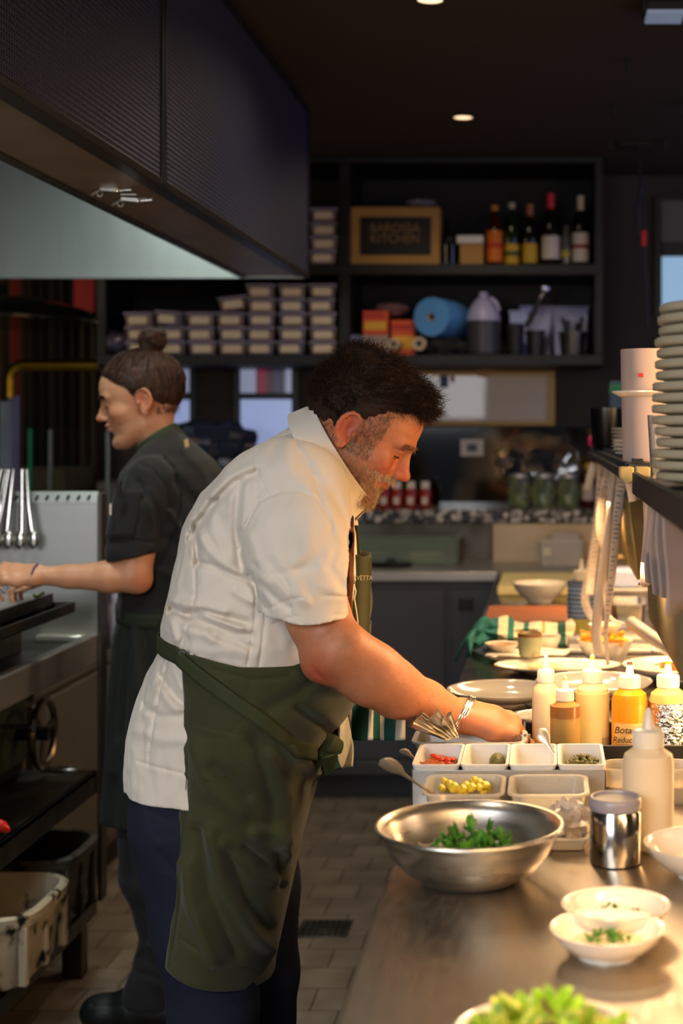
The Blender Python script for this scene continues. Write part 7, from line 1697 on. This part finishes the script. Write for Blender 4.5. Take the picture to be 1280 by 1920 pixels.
# pocket, pens, tags
def pk_(u, v):
    c = W(266, 915, 3.565).lerp(W(249, 1005, 3.55), v); a = -PI/2-.95+1.25*u; return (c.x+.0665*math.cos(a), c.y+.0665*math.sin(a), c.z)
MB().sheet(pk_, 14, 10).build('sleeve_pocket', m_jack, jk, solid=.002, sharp=180)
for k, px in enumerate((219, 226)): MB().tube([W(px, 930, 3.482), W(px+1, 902, 3.482)], [.0035, .003], 8).build('pen', m_black_pl if k else M('dark_shiny_pen', '#30303a', .15), jk)
MB().box(W(207, 955, 3.488), (.004, .003, .026)).build('white_tag', M('white_red_tag', '#d8c8c0', .6), jk)
MB().box(W(350, 831, YWm-.095), (.010, .002, .026), (R(-40), R(-22), 0)).build('tan_label', M('tan_label', '#b08a58', .6), jk)
# skirt apron
rs_ = [(1118, 226, 414, .172), (1140, 230, 410, .175), (1165, 224, 408, .18), (1200, 215, 405, .185), (1300, 208, 395, .185), (1400, 203, 385, .18), (1515, 197, 368, .175), (1524, 197, 366, .175)]
fw = [S_((240, 1160), (232, 1260), (225, 1380), w=7, a=-.012), S_((250, 1170), (262, 1300), (270, 1420), w=9, a=.012), S_((262, 1160), (282, 1260), (300, 1340), w=8, a=-.010), S_((228, 1200), (218, 1320), (212, 1450), w=7, a=.008), S_((300, 1160), (310, 1240), w=8, a=.008)]
def skw(u, v):
    z = wz(1118)+(wz(1522)-wz(1118))*v; py = VY+(EYE-z)*FPX/YWm; a = R(360*u)
    x0, x1, b = (np.interp(py, [r[0] for r in rs_], [r[i] for r in rs_]) for i in (1, 2, 3)); x0, x1 = wx(x0), wx(x1)
    x = (x0+x1)/2-(x1-x0)/2*math.cos(a)*1.0; y = YWm+b*math.sin(a)
    dd = disp2(VX+FPX*x/y, VY+(EYE-z)*FPX/y, fw)+.006*v*math.sin(a*9+2)+.003*noise.noise(Vector((x*8, y*8, z*4)))
    return Vector((x-math.cos(a)*dd, y+math.sin(a)*dd, z))
ska = MB().sheet(skw, 120, 60, close_u=True).build('waist_apron', m_skirt, wom, solid=.003, sharp=180)
MB().sheet(lambda u, v: (lambda p: (wx(322)+(p[0]-wx(322))*1.045, YWm+(p[1]-YWm)*1.045, wz(1126)-.034*v+.012*math.sin(u*2*PI)))(skw(u, .03)), 90, 4, close_u=True).build('apron_tie', M('apron_tie_green', '#20281a', .85), ska, solid=.003)
# trousers and clogs
F = Field(axis((wx(215), wx(460), .005)), axis((3.55, 3.95, .005)), axis((.03, wz(1480), .005)))
for g, dx in ((-1, 0), (1, .07)):
    y = YWm+g*.08
    F.chain([(wx(303)+dx, y, wz(1500)), (wx(306)+dx, y, wz(1620)), (wx(334)+dx, y, wz(1735)), (wx(296)+dx, y, wz(1850))], [.092, .082, .066, .066], .02)
sl, X, Y, Z = F.reg((-9, -9, -9), (9, 9, 9)); F.D = np.maximum(F.D, .055-Z).astype(np.float32)
F.strokes([S_((250, 1560), (290, 1600), w=8, a=-.006), S_((255, 1700), (320, 1730), w=7, a=-.006), S_((270, 1770), (330, 1800), w=8, a=.006), S_((245, 1820), (320, 1840), w=7, a=-.005)], 3.6, 3.75); F.noise(.002, 9, 33)
F.build('trousers', m_trs, wom); del F
for g, dx in ((-1, 0), (1, .07)):
    x_ = wx(285)+dx; y = YWm+g*.08-.0; F = Field(axis((x_-.20, x_+.12, .005)), axis((y-.08, y+.08, .005)), axis((0, .13, .004)))
    F.chain([(x_+.055, y, .04), (x_-.03, y, .045), (x_-.115, y, .036)], [.038, .046, .036], .02); F.ell((x_-.1, y, .035), (.05, .048, .04), .02)
    sl, X, Y, Z = F.reg((-9, -9, -9), (9, 9, 9)); F.D = np.maximum(F.D, .002-Z).astype(np.float32)
    F.strokes([S_((172, 1885), (335, 1888), w=2, a=-.003)], 3.6, 3.75)
    F.build('clog', M('black_rubber_clog', '#12161a', .45) if g < 0 else bpy.data.materials['black_rubber_clog'], wom); del F
# bracelet and ring
t = thing('bead_bracelet', 'purple bead bracelet on the wrist of the cook in black', 'bracelet', W(66, 1079, 3.51)); m_bead = M('purple_beads', '#4a2a5c', .2, coat=.6); c_ = W(66, 1079, 3.51)
for k in range(26):
    a = 2*PI*k/26; MB().ball(c_+Vector((.005*math.sin(a), .0265*math.cos(a), .0245*math.sin(a))), .0033, 8, 6).build('bead', m_bead, t)
c_ = W(8, 1103, 3.46); t = MB().tube([c_+Vector((.004*math.cos(a), .0095*math.cos(a), .0095*math.sin(a))) for a in [R(20*i) for i in range(19)]], .0012, 6, caps=False).build('ring', m_chrome, at=c_); tag(t, 'thin silver ring on a finger of the cook in black', 'ring')
# head hair
m_hairF = M('brown_hair', '#3a241a', .6, spec=.3, var=.35, vs=50); m_hairF2 = M('brown_hair_light', '#6b4632', .5, spec=.4)
P, N = verts(wb); L = HW.loc(P)
F = Field(axis((wx(165), wx(380), .0026)), axis((YWm-.11, YWm+.11, .0026)), axis((wz(800), wz(630), .0026)))
hcap(F, HW, ([-.07, -.03, 0, .02, .035, .06, .085, .1, .13], [-.03, -.024, .0, .016, .026, .058, .086, .092, .11]), -.052, ([-.05, 0, .04, .08, .12], [.004, .006, .009, .010, .008]), [], 40, (.0008, 30), (.0004, 60))
hw_ = F.build('hair', m_hairF, wb); del F
HP, HN = verts(hw_); HL = HW.loc(HP); bunc = HW.g(-.052, 0, .153); bl = np.array([[-.035, 0, .128]])
sel = pick((HL[:, 2] > -.055) & (HN @ np.array(HW.R)[:, 0] > -1), 1500, 5)
# strands combed towards the bun, following the surface
n = len(sel); pts = [HP[sel]]; nn = HN[sel]
tgt = np.array(HW.g(-.035, 0, .126))
for k in range(6):
    d = tgt-pts[-1]; d -= (d*nn).sum(1)[:, None]*nn; d /= np.linalg.norm(d, axis=1)[:, None]+1e-6
    p = pts[-1]+d*.0075; Lp = HW.loc(p)-np.array([-.018, 0, .04]); f_ = np.linalg.norm(Lp/np.array([.1, .086, .092]), axis=1)
    if k == 0: L0 = HW.loc(pts[0])-np.array([-.018, 0, .04]); f0 = np.linalg.norm(L0/np.array([.1, .086, .092]), axis=1)
    Lp = Lp*((f0+(1.012-f0)*.15*(k+1)*0)/f_)[:, None]+np.array([-.018, 0, .04]); p = (Lp*HW.sc) @ np.array(HW.R).T+np.array(HW.o); pts.append(p)
    nn = nn+(p-np.array(HW.g(-.018, 0, .04)))/.09*.3; nn /= np.linalg.norm(nn, axis=1)[:, None]
V = []; g_ = np.random.RandomState(8)
sdv = np.cross(nn, tgt-pts[0]); sdv /= np.linalg.norm(sdv, axis=1)[:, None]+1e-6
for k, q in enumerate(pts):
    rr = .0009*(1-abs(k-3)/4.)
    for j in range(3): V.append(q+nn*.0005+(sdv*math.cos(2*PI*j/3)+nn*math.sin(2*PI*j/3))*rr)
V = np.stack(V, 1).reshape(-1, 3); m = 21; base = np.arange(n)*m
def qd(idx): return np.concatenate([np.stack([base[idx]+k*3+j, base[idx]+k*3+(j+1) % 3, base[idx]+k*3+3+(j+1) % 3, base[idx]+k*3+3+j], 1) for k in range(6) for j in range(3)])
npmesh('combed_hair', V, qd(np.arange(0, n, 3)), m_hairF2, hw_); npmesh('combed_hair', V, qd(np.arange(1, n, 2)), m_hairF, hw_)
bun = MB(); r_ = random.Random(5)
F = Field(axis((bunc.x-.07, bunc.x+.07, .0025)), axis((bunc.y-.06, bunc.y+.06, .0025)), axis((bunc.z-.06, bunc.z+.06, .0025)))
F.ell(bunc, (.034, .031, .030), .01); F.cone(HW.g(-.03, 0, .118), bunc, .022, .02, .01)
for k in range(10):
    a = k*.63; F.cone(bunc+Vector((.024*math.cos(a), .024*math.sin(a), -.012+.003*k)), bunc+Vector((.024*math.cos(a+1), .024*math.sin(a+1), -.008+.003*k)), .010, .008, .004)
F.noise(.0022, 45, 6); F.build('bun', m_hairF, hw_); del F
BP = np.array(bunc)+np.random.RandomState(2).normal(0, 1, (520, 3)); dd = BP-np.array(bunc); dd /= np.linalg.norm(dd, axis=1)[:, None]; BP = np.array(bunc)+dd*np.array([.030, .029, .026])
tg = np.cross(dd, [0, .4, 1.]); strands('bun_strands', BP, tg+dd*.35, .032, .0009, m_hairF, hw_, 12, 7, 2.5, .1, .3)
i = pick((HL[:, 2] < -.025) & (HL[:, 0] < -.04), 90); strands('nape_wisps', HP[i], HN[i]*.6+np.array([[.5, 0, -.5]]), .035, .0003, m_hairF, hw_, 13, 7, 2.2, .6, .4)
i = pick((HL[:, 0] > .075) & (HL[:, 2] > .06), 110); strands('baby_hairs', HP[i], HN[i]*.7+np.array([[-.2, 0, .5]]), .012, .0003, m_hairF2, hw_, 14, 4, 1.5, .0, .4)
hlx = np.interp(L[:, 2], [-.05, -.03, 0, .02, .035, .06, .085, .1], [-.03, -.024, .0, .016, .026, .058, .086, .092])
i = pick((L[:, 2] > .012) & (L[:, 2] < .1) & (L[:, 0] > hlx-.004) & (L[:, 0] < hlx+.007) & (L[:, 0] > .012), 900)
tb = np.array(HW.g(-.035, 0, .126)); dv = tb-P[i]; dv /= np.linalg.norm(dv, axis=1)[:, None]; dv -= (dv*N[i]).sum(1)[:, None]*N[i]
strands('hairline_strands', P[i], dv+N[i]*.18, .020, .00045, m_hairF, hw_, 15, 4, .3, .0, .12)
i = pick((L[:, 2] > -.046) & (L[:, 2] < -.026) & (L[:, 0] < -.03) & (L[:, 0] > -.11), 500)
strands('nape_strands', P[i], np.array([[0, 0, .9]])+N[i]*.2, .018, .00045, m_hairF, hw_, 16, 4, .5, .0, .2)
for g in (-1, 1):
    br = (L[:, 1]*g > .012) & (L[:, 1]*g < .048) & (np.abs(L[:, 2]-(.0285+.0015*np.sin((np.abs(L[:, 1])-.012)/.036*PI))) < .0028) & (L[:, 0] > .07); i = pick(br, 330)
    strands('eyebrow', P[i], N[i]*.25+np.array([[.5, g*.2, .05]]), .008, .0007, m_hairF, wb, 9, 3, .2, 0, .2)
    MB().tube([HW.g(.108, g*.010, .0255), HW.g(.1075, g*.02, .0305), HW.g(.1025, g*.035, .0335), HW.g(.0915, g*.05, .0285)], [.0024, .0042, .0038, .0012], 8, flat=.6).build('eyebrow', m_hairF, wb)
    MB().tube([HW.g(.0830+.0138*math.cos(R(a_)), g*(.031+.0152*math.sin(R(a_))), .0022) for a_ in (-65, -35, -10, 15, 40, 68)], [.0008, .0016, .0018, .0018, .0018, .001], 6).build('eyelashes', m_hairF, wb)
MB().ball(HW.g(.061, .0635, -.045) if False else HW.g(.066, .0575, -.047), .0022, 8, 6).build('mole', M('mole', '#5a3422', .6), wb)
